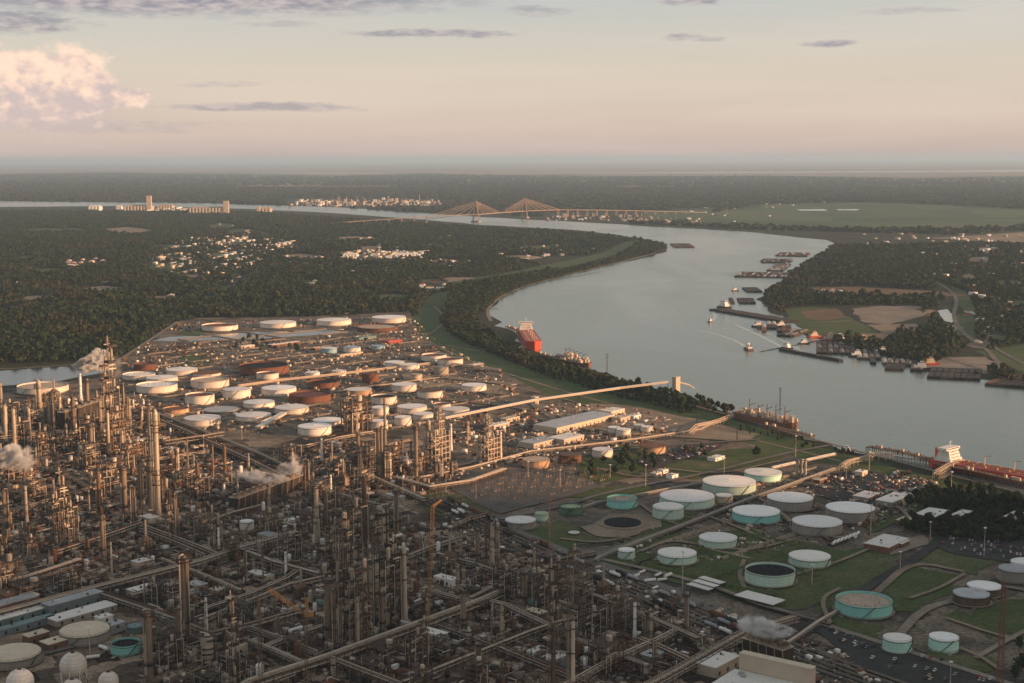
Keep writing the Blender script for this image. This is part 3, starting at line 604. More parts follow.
TMI = M('tank_pale_mint', (.56, .74, .65), (.44, .54, .45), scale=.10, streak=10, rough=.55, contrast=.1, fine=.09, seam=2.4)
TMS = M('tank_mint', (.40, .70, .61), (.50, .72, .62), scale=.06, streak=9, rough=.55, contrast=.2, fine=.09, seam=2.4)
TTE = M('tank_teal', (.23, .58, .54), (.32, .64, .58), scale=.06, streak=9, rough=.5, contrast=.2, fine=.08, seam=2.4)
TGR = M('tank_grey_beige', (.33, .30, .265), (.23, .205, .18), scale=.08, streak=12, rough=.6, contrast=.3, fine=.12, seam=2.4)
TBR = M('tank_brown', (.13, .085, .06), (.075, .05, .04), scale=.08, streak=8, rough=.8, contrast=.3, fine=.2, seam=2.4)
TRU = M('tank_rust', (.21, .082, .042), (.105, .05, .033), scale=.09, streak=9, rough=.85, contrast=.25, fine=.2, seam=2.4)
TST = M('tank_streaked_rust', (.58, .42, .28), (.36, .17, .08), scale=.25, streak=14, rough=.8, contrast=.5, fine=.2)
TDG = M('tank_dark_green', (.13, .22, .16), (.09, .16, .12), scale=.08, rough=.7)
TLG = M('tank_pale_green_roof', (.42, .52, .34), (.34, .42, .28), scale=.1, rough=.8)
TBK = M('tank_black_deck', (.012, .012, .015), (.022, .020, .022), scale=.06, rough=.9, fine=.2, spec=.1)
TMR = M('tank_maroon_deck', (.15, .055, .045), (.09, .04, .035), scale=.06, rough=.8, fine=.2)
TTN = M('tank_tan_deck', (.50, .40, .31), (.30, .23, .17), scale=.12, rough=.9, contrast=.1, fine=.25)
TBL = M('tank_blue', (.28, .45, .55), (.22, .36, .45), scale=.08, rough=.6)
PADM = G_DIRT

# ------------------------------------------------------------------ labels
MARKS = [(265, 490, 'the long cooling tower'), (430, 560, 'the tall orange crane boom'), (300, 615, 'the orange luffing crane'), (154, 460, 'the twin pale columns'), (380, 530, 'the fat silver reactor'), (65, 510, 'the black derrick frame'), (437, 440, 'the sunlit cracking unit'), (489, 450, 'the slim white flue'), (356, 415, 'the boxy sunlit structure'), (93, 366, 'the white steam plume'), (115, 395, 'the tall sunlit derrick'), (126, 645, 'the teal open tank'), (74, 669, 'the white spheres'), (405, 580, 'the orange lit stack'), (553, 600, 'the tall dark mast'), (775, 675, 'the big beige building'), (179, 620, 'the stout grey towers'), (330, 610, 'the column between pipe racks'), (500, 545, 'the railway side columns'), (460, 640, 'the white drum row'), (660, 620, 'the white tank wagons'), (10, 575, 'the left edge'), (600, 660, 'the pair of pale flues'), (220, 630, 'the small tan shelter')]
def near(px, py):
    d, mx, my, t = min((math.hypot((px-a)*1.0, (py-b)*1.6), a, b, t) for a, b, t in MARKS)
    dx, dy = px-mx, (py-my)*1.6
    if abs(dx) > abs(dy): w = 'left of ' if dx < 0 else 'right of '
    else: w = 'behind ' if dy < 0 else 'in front of '
    return w+t
ORDW = ['leftmost', 'second from left', 'third from left', 'fourth from left', 'fifth from left', 'sixth from left', 'seventh from left', 'eighth from left', 'ninth from left', 'tenth from left']
def size_word(v, a, b, ws): return ws[0] if v < a else (ws[1] if v < b else ws[2])

# ------------------------------------------------------------------ storage tanks
#  cx, ytop, width px, wall px, wall, roof, kind (cone / flat / float / dome), label
SHIPRED = M('ship_red', (.66, .085, .04), (.50, .06, .035), scale=.03, rough=.5)
TANKS = [
 (729, 480.8, 52, 9.6, TMI, TPR, 'cone', 'very large pale mint tank with pinkish roof, behind the dome roofed tank'),
 (763, 471.8, 36.5, 7.6, TMS, TPR, 'cone', 'mint tank with pinkish roof farthest back beside the elevated pipeline'),
 (687, 495.4, 54, 9, TMI, TWR, 'cone', 'widest pale mint tank with chalky roof, left of the small beige tank'),
 (668, 506.4, 30.7, 11, TMI, TPR, 'dome', 'pale tank with a beige domed roof in front of the widest mint tank'),
 (756, 510.5, 46.5, 9, TTE, TWR, 'cone', 'strong teal tank with white roof, first on the right of the white pipeline'),
 (790, 497, 44.7, 9.8, TGR, TWR, 'cone', 'grey beige tank with white roof right behind the strong teal tank'),
 (817, 521, 48, 10.3, TGR, TWR, 'cone', 'nearest grey beige tank with bright white roof, above the row of white trailers'),
 (850, 507.2, 46.7, 11, TGR, TWR, 'cone', 'grey beige tank with white roof next to the crowded parking lot'),
 (718, 537, 37.5, 8.2, TMI, TWR, 'cone', 'small pale mint tank with white roof on grass below the teal tank'),
 (677, 552.3, 38.3, 9, TMI, TPR, 'cone', 'pale mint tank with cream roof on grass, right of the smallest mint tank'),
 (770, 568.8, 48.5, 12.7, TMI, TBK, 'float', 'pale mint tank with a black sunken roof'),
 (809.5, 555.4, 40, 8.6, TMI, TPR, 'cone', 'streaky pale mint tank with tan roof behind the black roofed one'),
 (863.5, 599, 53, 12.4, TTE, TTN, 'float', 'large teal open topped tank with mottled tan deck by the curving road'),
 (897, 637.4, 27, 13.2, TMS, TPR, 'flat', 'left of the two small mint tanks beside the car park'),
 (943.5, 636.4, 27.4, 12.7, TMS, TWR, 'flat', 'right of the two small mint tanks beside the car park'),
 (971, 593, 33.5, 10, TBR, GROOF, 'flat', 'dark brown tank with grey roof, nearer of the dark pair'),
 (984, 585.4, 31.5, 9, TBR, TWR, 'flat', 'dark brown tank with pale roof, farther of the dark pair'),
 (1014, 568, 29, 12, TGR, GROOF, 'flat', 'grey tank at the right edge behind the dark pair'),
 (1027, 562, 30, 10, TW, TWR, 'flat', 'white tank cut by the right edge behind the grey tank'),
 (626.4, 549.5, 17, 9, TMI, TWR, 'cone', 'smallest pale mint tank standing left of the gravel track'),
 (622, 497.6, 30, 9, TTE, CONC, 'float', 'teal tank with sunken grey roof above the sandy ring'),
 (571, 505.5, 23, 8, TDG, TLG, 'float', 'dark green tank with pale green top near the substation'),
 (542, 513, 15, 7.5, TMI, TLG, 'flat', 'little pale green tank beside the beige walled white roofed tank'),
 (520.6, 519.5, 31, 7.5, TGR, TWR, 'cone', 'beige walled tank with white roof by the railway, left of the little green tank'),
 (724, 495, 17, 8, BEIGE, TPR, 'flat', 'small beige tank squeezed between the big mint tanks and the pipeline'),
 (622.5, 523.6, 36, .8, TBK, TBK, 'flat', 'black round tank base lying in a ring of sand'),
 (574, 534, 11, .8, CONC, WROOF, 'flat', 'pale round slab lying on the dark gravel yard'),
 (210, 379, 37, 7.6, TW, TTN, 'float', 'wide white open topped tank with dusty deck in the upper left tank field'),
 (200, 394, 28, 8.8, TW, TMR, 'float', 'white tank with sunken maroon deck in front of the wide open one'),
 (237, 388.8, 27, 8.6, TW, TWR, 'cone', 'plain white tank right of the white tank with maroon deck'),
 (279, 387.5, 34, 6.6, TW, TWR, 'cone', 'white tank just left of the big dark rusty basin'),
 (259, 401.6, 30.5, 5, TW, TWR, 'cone', 'low white tank in the middle of the left tank field'),
 (291.5, 406.8, 33.4, 5.6, TW, TWR, 'cone', 'low white tank at the upper end of the sloping gallery'),
 (253.6, 414.4, 34.5, 5.2, TW, TWR, 'cone', 'low white tank at the lower end of the sloping gallery'),
 (202.5, 417.4, 35.5, 6.8, TW, TWR, 'cone', 'nearest white tank at lower left of the tank field'),
 (221, 409, 33.7, 1.6, CONC, GROOF, 'flat', 'very low flat grey round tank between white tanks'),
 (176, 408, 25, 5, TST, TRU, 'float', 'low rust topped tank at the left end of the tank field'),
 (264, 364.6, 48, 8, TRU, TBK, 'float', 'broad rusty tank with black deck behind the white ones'),
 (267.6, 372.6, 21.6, 6, TW, TMR, 'float', 'small white tank with maroon deck in front of the broad rusty tank'),
 (312.6, 372, 14.4, 5, TW, TWR, 'cone', 'very small white tank right of the broad rusty tank'),
 (339, 370.5, 14.4, 4.8, TW, TWR, 'cone', 'very small white tank beside the long yellow gallery'),
 (324, 381, 29, 6.3, TRU, TBK, 'float', 'middle sized rusty tank with black deck'),
 (310, 393.5, 41, 7.5, TRU, TMR, 'float', 'dark rusty tank with maroon deck, nearest of the rusty ones'),
 (314.7, 425.6, 33, 7.8, TW, TWR, 'cone', 'white tank in front of the low white one, beside the boxy steel structure'),
 (328, 419.6, 30, 5.4, TW, TWR, 'cone', 'low white tank half hidden beside the boxy steel structure'),
 (182, 369, 30, 5.6, TW, TPR, 'cone', 'cream tank near the upper left of the tank field'),
 (207, 372.5, 27, 3.4, TW, TRU, 'flat', 'low pinkish roofed tank behind the wide open white tank'),
 (157, 383.8, 39, 7.4, TW, TWR, 'float', 'widest white tank at the left end of the tank field'),
 (162, 377, 30, 5.2, TW, TPR, 'cone', 'white tank behind the widest left tank'),
 (139, 373.6, 31, 5, TW, TPR, 'float', 'cream tank behind steam at the far left of the field'),
 (145, 363.5, 21, 6.4, TRU, TMR, 'float', 'small rusty tank beside the forest edge road'),
 (43, 385, 47, 6.4, TW, TTN, 'float', 'very wide cream tank by the canal at far left'),
 (220, 324.6, 35, 5.2, TW, TRU, 'float', 'rust topped cream tank beyond the basin, first of the far row'),
 (278, 322, 35.5, 4.8, TW, TPR, 'cone', 'cream tank beyond the basin, second of the far row'),
 (334, 319.5, 34, 5, TW, TPR, 'cone', 'cream tank beyond the basin, third of the far row'),
 (389, 316.8, 34, 5.2, TW, TWR, 'flat', 'chalk white tank at the right end of the far row'),
 (377.6, 326.2, 41, 4, TRU, TTN, 'float', 'open ring like tank in front of the chalk white far tank'),
 (329, 347.7, 16, 5, TBL, TWR, 'cone', 'small blue tank with white top in the middle yard'),
 (352, 347, 17, 5, TW, TBL, 'cone', 'small white tank right of the small blue one'),
 (378, 345.5, 14, 3.4, TBL, TBL, 'flat', 'little flat light blue tank by the red roofed shed'),
 (394.5, 361.7, 20, 5.2, TW, TWR, 'flat', 'white tank left of the levee tanks, at the back of the middle field'),
 (409, 364.2, 21, 4.8, TW, TPR, 'flat', 'cream tank right in front of the white one at the back of the middle field'),
 (416.5, 374, 12, 6.5, BEIGE, TTN, 'flat', 'slim yellow lit tank under the cream tank'),
 (434, 354.5, 25, 6, TW, TMR, 'float', 'white tank with dark deck, left of the pair beside the levee'),
 (450, 358.3, 26, 6.4, TW, TMR, 'float', 'cream tank with dark deck, right of the pair beside the levee'),
 (441, 366.6, 15, 8, CONC, TGR, 'flat', 'tall greyish tank below the levee pair'),
 (404, 384, 25, 6.5, TW, TWR, 'flat', 'white tank behind the dark decked one in the middle field'),
 (430, 390, 26, 7, TW, TBR, 'flat', 'white tank with dusky roof in the centre of the middle field'),
 (474, 384.6, 25, 6, TW, TWR, 'flat', 'white tank standing alone furthest right in the middle field'),
 (359, 389, 26, 5.6, TST, TPR, 'flat', 'rust streaked tank behind the boxy steel structure'),
 (384, 395.6, 26, 7.6, TW, TBK, 'float', 'white tank with dark deck right of the rust streaked one'),
 (370.5, 373, 17, 9, TRU, TRU, 'flat', 'tall small rust red tank behind the yellow gallery'),
 (412, 406, 30, 6.2, TW, TWR, 'flat', 'chalky white tank at the front of the middle field'),
 (403, 416.6, 17, 8.4, TW, TWR, 'flat', 'narrow tall white tank in front of the chalky one'),
 (423, 413.4, 20.7, 6.3, TW, TPR, 'flat', 'cream tank right of the narrow tall white tank'),
 (442, 403.5, 17, 4.5, TW, TMR, 'float', 'low cream tank with dark deck behind the cracking unit'),
 (456, 408.6, 27, 6.2, TW, TPR, 'flat', 'white tank touching the long conveyor near the cracking unit'),
 (380, 407, 18, 7.6, TW, TWR, 'flat', 'white tank beside the right face of the boxy steel structure, rear one'),
 (379, 420.5, 18, 8.6, TW, TWR, 'flat', 'white tank beside the right face of the boxy steel structure, front one'),
 (614, 427, 13, 6, TW, TWR, 'flat', 'small white tank by the warehouse, left of a close pair'),
 (623.6, 429, 14.7, 6.2, TW, TWR, 'flat', 'small white tank by the warehouse, right of a close pair'),
 (639, 424.6, 11, 5, TW, TPR, 'flat', 'small cream tank behind another, right of the warehouse'),
 (647, 426.4, 12.5, 5.6, TW, TWR, 'flat', 'small white tank at the road right of the warehouse'),
 (652.5, 445.4, 25.6, 7.4, TST, TRU, 'flat', 'orange streaked tank with rusty roof beside the parked cars'),
 (602.5, 449, 20.6, 7.6, TW, TWR, 'flat', 'white tank between the rusty ones and the orange streaked one'),
 (570, 454, 22.6, 7.8, TRU, TBR, 'flat', 'dark rusty tank in front of the warehouse'),
 (536, 459, 27, 7, TST, TTN, 'flat', 'rust striped cream tank left of the dark rusty one'),
 (126, 642, 27.6, 10.5, TTE, TBK, 'float', 'teal open tank with black inside near the white spheres'),
 (135, 625.5, 15, 7, TEALM, TEALM, 'flat', 'small dark teal tank behind the open teal tank'),
 (14, 652.5, 49, 9.5, TGR, TROOF, 'dome', 'round beige tank with cream dome cut by the left edge'),
 (85, 629.5, 46, 10, TGR, TROOF, 'dome', 'round beige tank with cream dome near the white roofed shed'),
 (247, 521, 14, 9.5, TW, TWR, 'flat', 'bright white little tank in the dark process area'),
]
def tank(cx, yt, wpx, hp, wall, roof, kind, label):
    B = at(cx, yt+hp); Rr = wpx/2*mpp(B); H = max(.6, hpx(B, yt)); n = 48
    t = empty('storage_tank', (B.x, B.y, 1.85 if H < 2 else 0)); tag(t, label, 'storage tank', 'storage tanks of the refinery')
    low = H < 3
    m = MB(); z0 = .9
    if kind == 'float':
        d = min(.2*H, 2.2)
        m.lathe([(Rr, 0), (Rr, H), (Rr-.35, H), (Rr-.35, H-d-1)], n, cap_top=False)
    else: m.lathe([(Rr, 0), (Rr, H)], n, cap_top=False)
    m.build('shell', wall, t, smooth=False)
    m = MB()
    if kind == 'float':
        d = min(.2*H, 2.2); m.lathe([(Rr-.36, H-d), (Rr*.9, H-d), (Rr*.89, H-d+.5), (Rr*.3, H-d+.6), (.1, H-d+.7)], n)
        for k in range(10):
            a = k*.63+cx; m.box((Rr*.55*math.cos(a), Rr*.55*math.sin(a), H-d+.9), (1.2, 1.2, 1), a)
    elif kind == 'cone': m.lathe([(Rr+.12, H-.1), (Rr+.12, H+.12), (Rr*.5, H+Rr*.03), (.6, H+Rr*.055), (.6, H+Rr*.055+.8)], n)
    elif kind == 'dome': m.lathe([(Rr+.12, H-.1)]+[(Rr*math.cos(a)+.02, H+Rr*.17*math.sin(a)) for a in (0.05, .3, .6, .9, 1.2, 1.5)], n)
    else: m.lathe([(Rr+.1, H-.1), (Rr+.1, H+.15), (.5, H+Rr*.02), (.4, H+.9)], n)
    m.build('roof', roof, t)
    if not low:
        m = MB()
        zr = H-1.0
        m.lathe([(Rr, zr), (Rr+.55, zr), (Rr+.55, zr+.18), (Rr, zr+.18)], n, cap_top=False)
        for k in range(0, 360, 10):
            a = R(k); m.beam((Rr*math.cos(a)*1.004, Rr*math.sin(a)*1.004, H), (Rr*math.cos(a)*1.004, Rr*math.sin(a)*1.004, H+1.1), .12)
        m.lathe([(Rr+.05, H+1.05), (Rr+.15, H+1.05), (Rr+.15, H+1.15), (Rr+.05, H+1.15)], n, cap_top=False)
        m.build('top_railing', STEEL, t)
        m = MB(); a0 = R(rnd.choice([235, 250, 285, 300, 320])); k = 10; span = min(1.5, H/Rr*1.1)
        for i in range(k):
            a = a0+span*i/k; b = a0+span*(i+1)/k; r_ = Rr+.6
            m.beam((r_*math.cos(a), r_*math.sin(a), H*i/k+.3), (r_*math.cos(b), r_*math.sin(b), H*(i+1)/k+.1), .9, .25)
        m.build('spiral_stair', STEEL, t)
        # nozzle piping at the foot
        m = MB(); a = R(rnd.uniform(200, 340))
        for q in (-.06, .0, .07): m.tube([(Rr*math.cos(a+q), Rr*math.sin(a+q), .8), ((Rr+5)*math.cos(a+q), (Rr+5)*math.sin(a+q), .8)], .3, 6)
        m.build('outlet_pipe', PIPEG, t)
    # worn earth round the foot
    if H > 1.5 or roof is TBK:
        w = rnd.uniform(1.06, 1.2) if roof is not TBK or H > 2 else 1.35
        mb = MB(); mb.lathe([(Rr*w*rnd.uniform(.98, 1.02), 0), (Rr*.99, .02)], 40, cap_top=False)
        q = mb.build('earth_ring', G_DIRT if (kind != 'float' or cx > 600) else G_IND); q['kind'] = 'structure'; q.location = (B.x, B.y, 1.75)
    return t, B, Rr
TK = []
for row in TANKS:
    t, B, Rr = tank(*row); TK.append((B.x, B.y, Rr))
# spheres on legs
for cx, cy, w, lb in [(74, 669, 25, 'big white gas sphere at lower left, the one seen whole'), (21, 686, 25, 'white gas sphere cut by the bottom edge at far left'), (109, 684, 19, 'small white gas sphere right of the big one, cut by the bottom edge'), (73, 693, 21, 'white gas sphere top just showing below the big one')]:
    B = at(cx, cy+w*.55); r = w/2*mpp(B); t = empty('gas_sphere', (B.x, B.y, 0)); tag(t, lb, 'gas sphere', 'white gas spheres')
    m = MB(); m.lathe([(max(.05, r*math.sin(R(a))), r*1.35-r*math.cos(R(a))) for a in range(0, 181, 12)], 28); m.build('sphere_shell', TW, t, smooth=True)
    for k in range(8):
        a = k*math.pi/4; m = MB(); m.cyl((r*.93*math.cos(a), r*.93*math.sin(a), 0), (r*.95*math.cos(a), r*.95*math.sin(a), r*1.3), .35, n=6); m.build('leg', WPAINT, t)
    m = MB(); m.lathe([(1.6, r*2.33), (1.6, r*2.42), (.2, r*2.45)], 10); m.beam((r*1.05, 0, 0), (r*.3, 0, r*2.33), .8, .3); m.build('top_platform', STEEL, t)
    TK.append((B.x, B.y, r))

# ------------------------------------------------------------------ process equipment prototypes (about 30 m tall, radius 1.6)
def col_proto(kind, mat, seed):
    q = random.Random(seed); t = empty('process_column'); H = 30.0; r = 1.6
    m = MB()
    if kind == 'plain': m.lathe([(r*1.15, 0), (r*1.05, 2.5), (r, 3), (r, H-1.5), (r*.8, H-.7), (r*.3, H)], 14)
    elif kind == 'step': m.lathe([(r*1.3, 0), (r*1.25, H*.42), (r*.75, H*.5), (r*.75, H-1), (r*.5, H-.3), (.2, H)], 14)
    elif kind == 'stack': m.lathe([(r*1.25, 0), (r*.9, H*.3), (r*.8, H), (r*.66, H), (r*.66, H-2)], 14, cap_top=False)
    elif kind == 'fat': m.lathe([(r*.6, 0), (r*.6, H*.12), (r*1.0, H*.24), (r*1.0, H*.86), (r*.5, H*.95), (r*.35, H)], 16)
    m.build('shell', mat, t)
    if kind != 'stack':
        for i, z in enumerate(sorted(q.uniform(.2, .97)*H for _ in range(4))+[H*.985]):
            m = MB(); a0 = q.uniform(0, 6.28); rr = r*1.05
            pts = []
            n = 9; sp = q.choice([3.0, 4.5, 6.2])
            for k in range(n):
                a = a0+sp*k/n; b = a0+sp*(k+1)/n
                p = [(c*math.cos(x), c*math.sin(x)) for c, x in ((rr, a), (rr+1.3, a), (rr+1.3, b), (rr, b))]
                m.add([(x, y, z-.15) for x, y in p]+[(x, y, z) for x, y in p], [(0, 1, 2, 3), (7, 6, 5, 4), (1, 5, 6, 2), (0, 4, 5, 1), (2, 6, 7, 3), (3, 7, 4, 0)])
                m.beam((p[1][0], p[1][1], z), (p[1][0], p[1][1], z+1.2), .12); m.beam((p[1][0], p[1][1], z+1.2), (p[2][0], p[2][1], z+1.2), .12)
            m.build('platform', STEEL, t)
        m = MB(); a = q.uniform(0, 6.28); c = r+.7
        m.tube([(r*math.cos(a)*.3, r*math.sin(a)*.3, H+.6), (c*math.cos(a), c*math.sin(a), H+.3), (c*math.cos(a), c*math.sin(a), 2), ((c+3)*math.cos(a), (c+3)*math.sin(a), 2)], .32, 6)
        a += 1.6; m.tube([(c*math.cos(a), c*math.sin(a), H*.7), (c*math.cos(a), c*math.sin(a), 3)], .22, 5)
        m.build('downcomer_pipe', PIPEG, t)
    m = MB(); a = q.uniform(3.6, 5.8)
    for s in (-.25, .25): m.beam(((r+.45)*math.cos(a)+s, (r+.45)*math.sin(a), 0), ((r+.45)*math.cos(a)+s, (r+.45)*math.sin(a), H*.97), .14)
    m.build('ladder', STEEL, t)
    if kind == 'stack':
        for z in (H*.55, H*.9): m = MB(); m.lathe([(r*.9, z), (r*1.5, z), (r*1.5, z+.3), (r*.9, z+.3)], 12, cap_top=False); m.build('platform', STEEL, t)
    return Proto(t)
CP = {'pale': col_proto('plain', INSUL, 1), 'grey': col_proto('plain', INSULD, 2), 'step': col_proto('step', INSUL, 3), 'dstep': col_proto('step', INSULD, 4), 'stack': col_proto('stack', CONC, 5), 'fat': col_proto('fat', PIPEG, 6), 'dark': col_proto('plain', STEELB, 7), 'dstack': col_proto('stack', STEELB, 8), 'wstack': col_proto('stack', WPAINT, 9), 'ostack': col_proto('stack', BEIGE, 10)}
CNAME = {'pale': 'pale clad process column', 'grey': 'weathered grey process column', 'step': 'pale column that narrows half way up', 'dstep': 'dull column that narrows half way up', 'stack': 'plain concrete coloured stack', 'fat': 'fat silver reactor vessel', 'dark': 'dark brown process column', 'dstack': 'dark brown stack', 'wstack': 'slim white stack', 'ostack': 'buff coloured stack'}
OCC = []    # taken ground: x, y, radius
def column(kind, px, yt, yb, w, label=None):
    B = at(px, yb); H = hpx(B, yt); r = w/2*mpp(B)
    o = CP[kind].put((B.x, B.y, .3), rnd.uniform(0, 6.28), (r/1.6, r/1.6, H/30.0))
    hw = size_word(H, 28, 48, ('short ', '', 'very tall '))
    tag(o, label or hw+CNAME[kind]+' '+near(px, yb), 'process column', 'process columns and stacks of the refinery')
    OCC.append((B.x, B.y, r+3)); return o
COLS = [('step', 153, 403, 512, 6.5, 'left of the twin very tall pale columns rising over the dark process area'), ('pale', 158.5, 409, 517, 5.5, 'right of the twin very tall pale columns rising over the dark process area'),
 ('pale', 40, 380, 418, 4.5), ('grey', 53, 392, 434, 4.5), ('stack', 2, 383, 420, 3.5), ('pale', 6, 405, 440, 4.5), ('wstack', 81, 373, 402, 3), ('pale', 109, 412, 456, 3), ('grey', 92, 424, 464, 5), ('pale', 123, 430, 458, 3.4), ('grey', 125, 466, 520, 6), ('grey', 141, 458, 510, 4), ('stack', 27, 486, 528, 3.6), ('dstep', 6, 490, 540, 5), ('dark', 171, 490, 536, 3.4), ('grey', 177, 494, 540, 3.4), ('wstack', 219, 528, 549, 2.6), ('stack', 269, 484, 508, 3.4), ('grey', 308, 460, 488, 3.4), ('wstack', 322, 438, 465, 2.8), ('stack', 332, 441, 463, 2.8), ('stack', 385.5, 398, 468, 3.2, 'very tall thin pale stack behind the cluster of grey columns at the tank field edge'), ('grey', 378, 428, 474, 4), ('dstep', 382, 426, 479, 4), ('pale', 389, 452, 480, 6), ('grey', 416.5, 426, 480, 3.4), ('grey', 360, 451, 476, 3.6), ('step', 317, 487, 545, 5.5), ('wstack', 331, 475, 495, 2.5), ('dark', 365, 476, 546, 5), ('pale', 370.8, 513, 548, 4), ('fat', 380, 506, 548, 12, 'fat silver reactor with a sunlit cone top in the middle of the refinery'), ('grey', 397, 490, 533, 4), ('ostack', 405, 547, 620, 5, 'buff stack with one side glowing orange, beside the dark tall structure'), ('grey', 329, 578, 645, 6.5), ('dark', 335, 590, 648, 4), ('ostack', 358.5, 597, 646, 3), ('fat', 375, 560, 612, 12), ('wstack', 286, 552, 577, 3), ('grey', 150, 611, 682, 7, 'stout grey tower nearest the bottom, left of the other two stout towers'), ('grey', 187, 556, 642, 8, 'tallest of the stout grey towers at lower left, farthest right'), ('dstep', 179.5, 607, 656, 8, 'middle of the three stout grey towers at lower left'), ('wstack', 207, 598, 642, 3.2), ('fat', 208, 634, 665, 11), ('dstack', 605/3.94+400, 624, 690, 5), ('stack', 568, 624, 690, 4), ('ostack', 573, 622, 692, 4.4), ('grey', 524, 572, 606, 4.2), ('step', 492, 524, 568, 4), ('pale', 498, 522, 558, 3.4), ('grey', 478, 529, 564, 3.6), ('stack', 461, 530, 557, 3), ('pale', 458, 564, 592, 2.8), ('pale', 502, 606, 648, 3.6), ('fat', 468.5, 628, 646, 6), ('stack', 489, 633, 652, 3.4), ('wstack', 634.7, 603, 638, 3.6), ('grey', 686, 593, 638, 4.4), ('grey', 647, 612, 640, 3), ('pale', 651, 614, 642, 3), ('stack', 708, 627, 641, 5), ('dark', 486, 525, 560, 3), ('grey', 341, 600, 648, 3.6), ('dark', 100, 470, 520, 4), ('grey', 134, 486, 522, 4.5), ('stack', 238, 470, 500, 2.6), ('dark', 198, 462, 495, 3.2), ('pale', 15, 408, 452, 4), ('pale', 61, 396, 428, 3), ('pale', 30, 408, 445, 3.4), ('dark', 74, 396, 436, 3.4), ('pale', 101, 400, 432, 3), ('pale', 130, 398, 430, 3), ('grey', 88, 380, 415, 4), ('pale', 429, 420, 462, 4), ('wstack', 451, 424, 452, 3), ('wstack', 501, 432, 461, 2.4, 'slim white flue at the right edge of the small sunlit unit'), ('wstack', 487, 414, 440, 2.2), ('pale', 468, 421, 442, 3.2), ('stack', 801, 459, 476, 3.4), ('stack', 805, 459, 477, 3.4), ('stack', 797, 460, 476, 3.2)]
for c in COLS: column(*c)

def structure_proto(seed, mat, nx, ny, nz, dense):
    """open steel frame with decks, drums and pipes, 16 x 12 x 24 m"""
    q = random.Random(seed); t = empty('steel_structure'); LX, LY, LZ = 16.0, 12.0, 24.0
    m = MB(); xs = [-LX/2+LX*i/nx for i in range(nx+1)]; ys = [-LY/2+LY*i/ny for i in range(ny+1)]; zs = [LZ*(i+1)/nz for i in range(nz)]
    for x in xs:
        for y in ys: m.beam((x, y, 0), (x, y, LZ+(1.2 if q.random() < .6 else 4)), .45)
    for z in zs:
        for y in ys: m.beam((xs[0], y, z), (xs[-1], y, z), .35, .5)
        for x in xs: m.beam((x, ys[0], z), (x, ys[-1], z), .35, .5)
    for i in range(nz):
        z0 = LZ*i/nz; z1 = zs[i]
        for y in (ys[0], ys[-1]):
            k = q.randrange(nx); m.beam((xs[k], y, z0), (xs[k+1], y, z1), .22)
        x = q.choice((xs[0], xs[-1])); k = q.randrange(ny); m.beam((x, ys[k], z0), (x, ys[k+1], z1), .22)
    m.build('frame', mat, t)
    for z in zs:
        m = MB()
        for i in range(nx):
            for j in range(ny):
                if q.random() < .72: m.box(((xs[i]+xs[i+1])/2, (ys[j]+ys[j+1])/2, z+.3), (LX/nx-.1, LY/ny-.1, .12))
        for y in (ys[0]-.1, ys[-1]+.1): m.beam((xs[0], y, z+1.3), (xs[-1], y, z+1.3), .12)
        m.build('deck', STEEL, t)
    for z in [0]+zs[:-1]:
        for _ in range(dense):
            m = MB(); x = q.uniform(-6, 6); y = q.uniform(-4, 4)
            if q.random() < .5: r_ = q.uniform(1.0, 2.3); h = q.uniform(.6, 1.9)*LZ/nz; m.lathe([(r_*.8, .3), (r_, .8), (r_, h-.5), (r_*.4, h)], 10, (x, y, z+.3)); m.build('vessel', q.choice((INSUL, INSULD, PIPEG)), t)
            else: r_ = q.uniform(.7, 1.3); m.cyl((x-2.5, y, z+1.6), (x+2.5, y, z+1.6), r_, n=10); m.build('drum', q.choice((INSUL, INSULD, RUST)), t)
    m = MB()
    for _ in range(9):
        x = q.choice((-8.5, 8.6, q.uniform(-7, 7))); y = q.choice((-6.5, 6.6, q.uniform(-5, 5))); z1 = q.uniform(.5, 1.05)*LZ; x2 = q.uniform(-8, 8)
        m.tube([(x, y, 1), (x, y, z1), (x2, y, z1)], q.uniform(.16, .38), 5)
    m.build('riser_pipe', PIPEG, t)
    return Proto(t)
SP = [structure_proto(21, STEEL, 3, 2, 4, 3), structure_proto(22, STEELB, 2, 2, 5, 2), structure_proto(23, STEELB, 4, 2, 3, 4), structure_proto(24, STEEL, 2, 1, 6, 1), structure_proto(25, PIPED, 3, 2, 5, 2), structure_proto(26, CONC, 3, 3, 6, 4), structure_proto(27, BEIGE, 4, 3, 5, 5)]
SN = ['broad open steel structure', 'brown open steel structure', 'long low steel structure', 'narrow high steel frame', 'dull crowded steel structure', 'pale steel structure', 'pale crowded steel structure']
def structure(k, px, yb, wpx, hp, label=None, ang=50, depth=None):
    B = at(px, yb); w = wpx*mpp(B)/1.2; H = hpx(B, yb-hp)
    o = SP[k].put((B.x, B.y, .3), R(ang), (w/16, (depth or w)/16, H/24.0))
    tag(o, label or size_word(H, 22, 40, ('low ', '', 'towering '))+SN[k]+' '+near(px, yb), 'steel structure', 'open steel structures of the refinery')
    OCC.append((B.x, B.y, w*.55)); return o
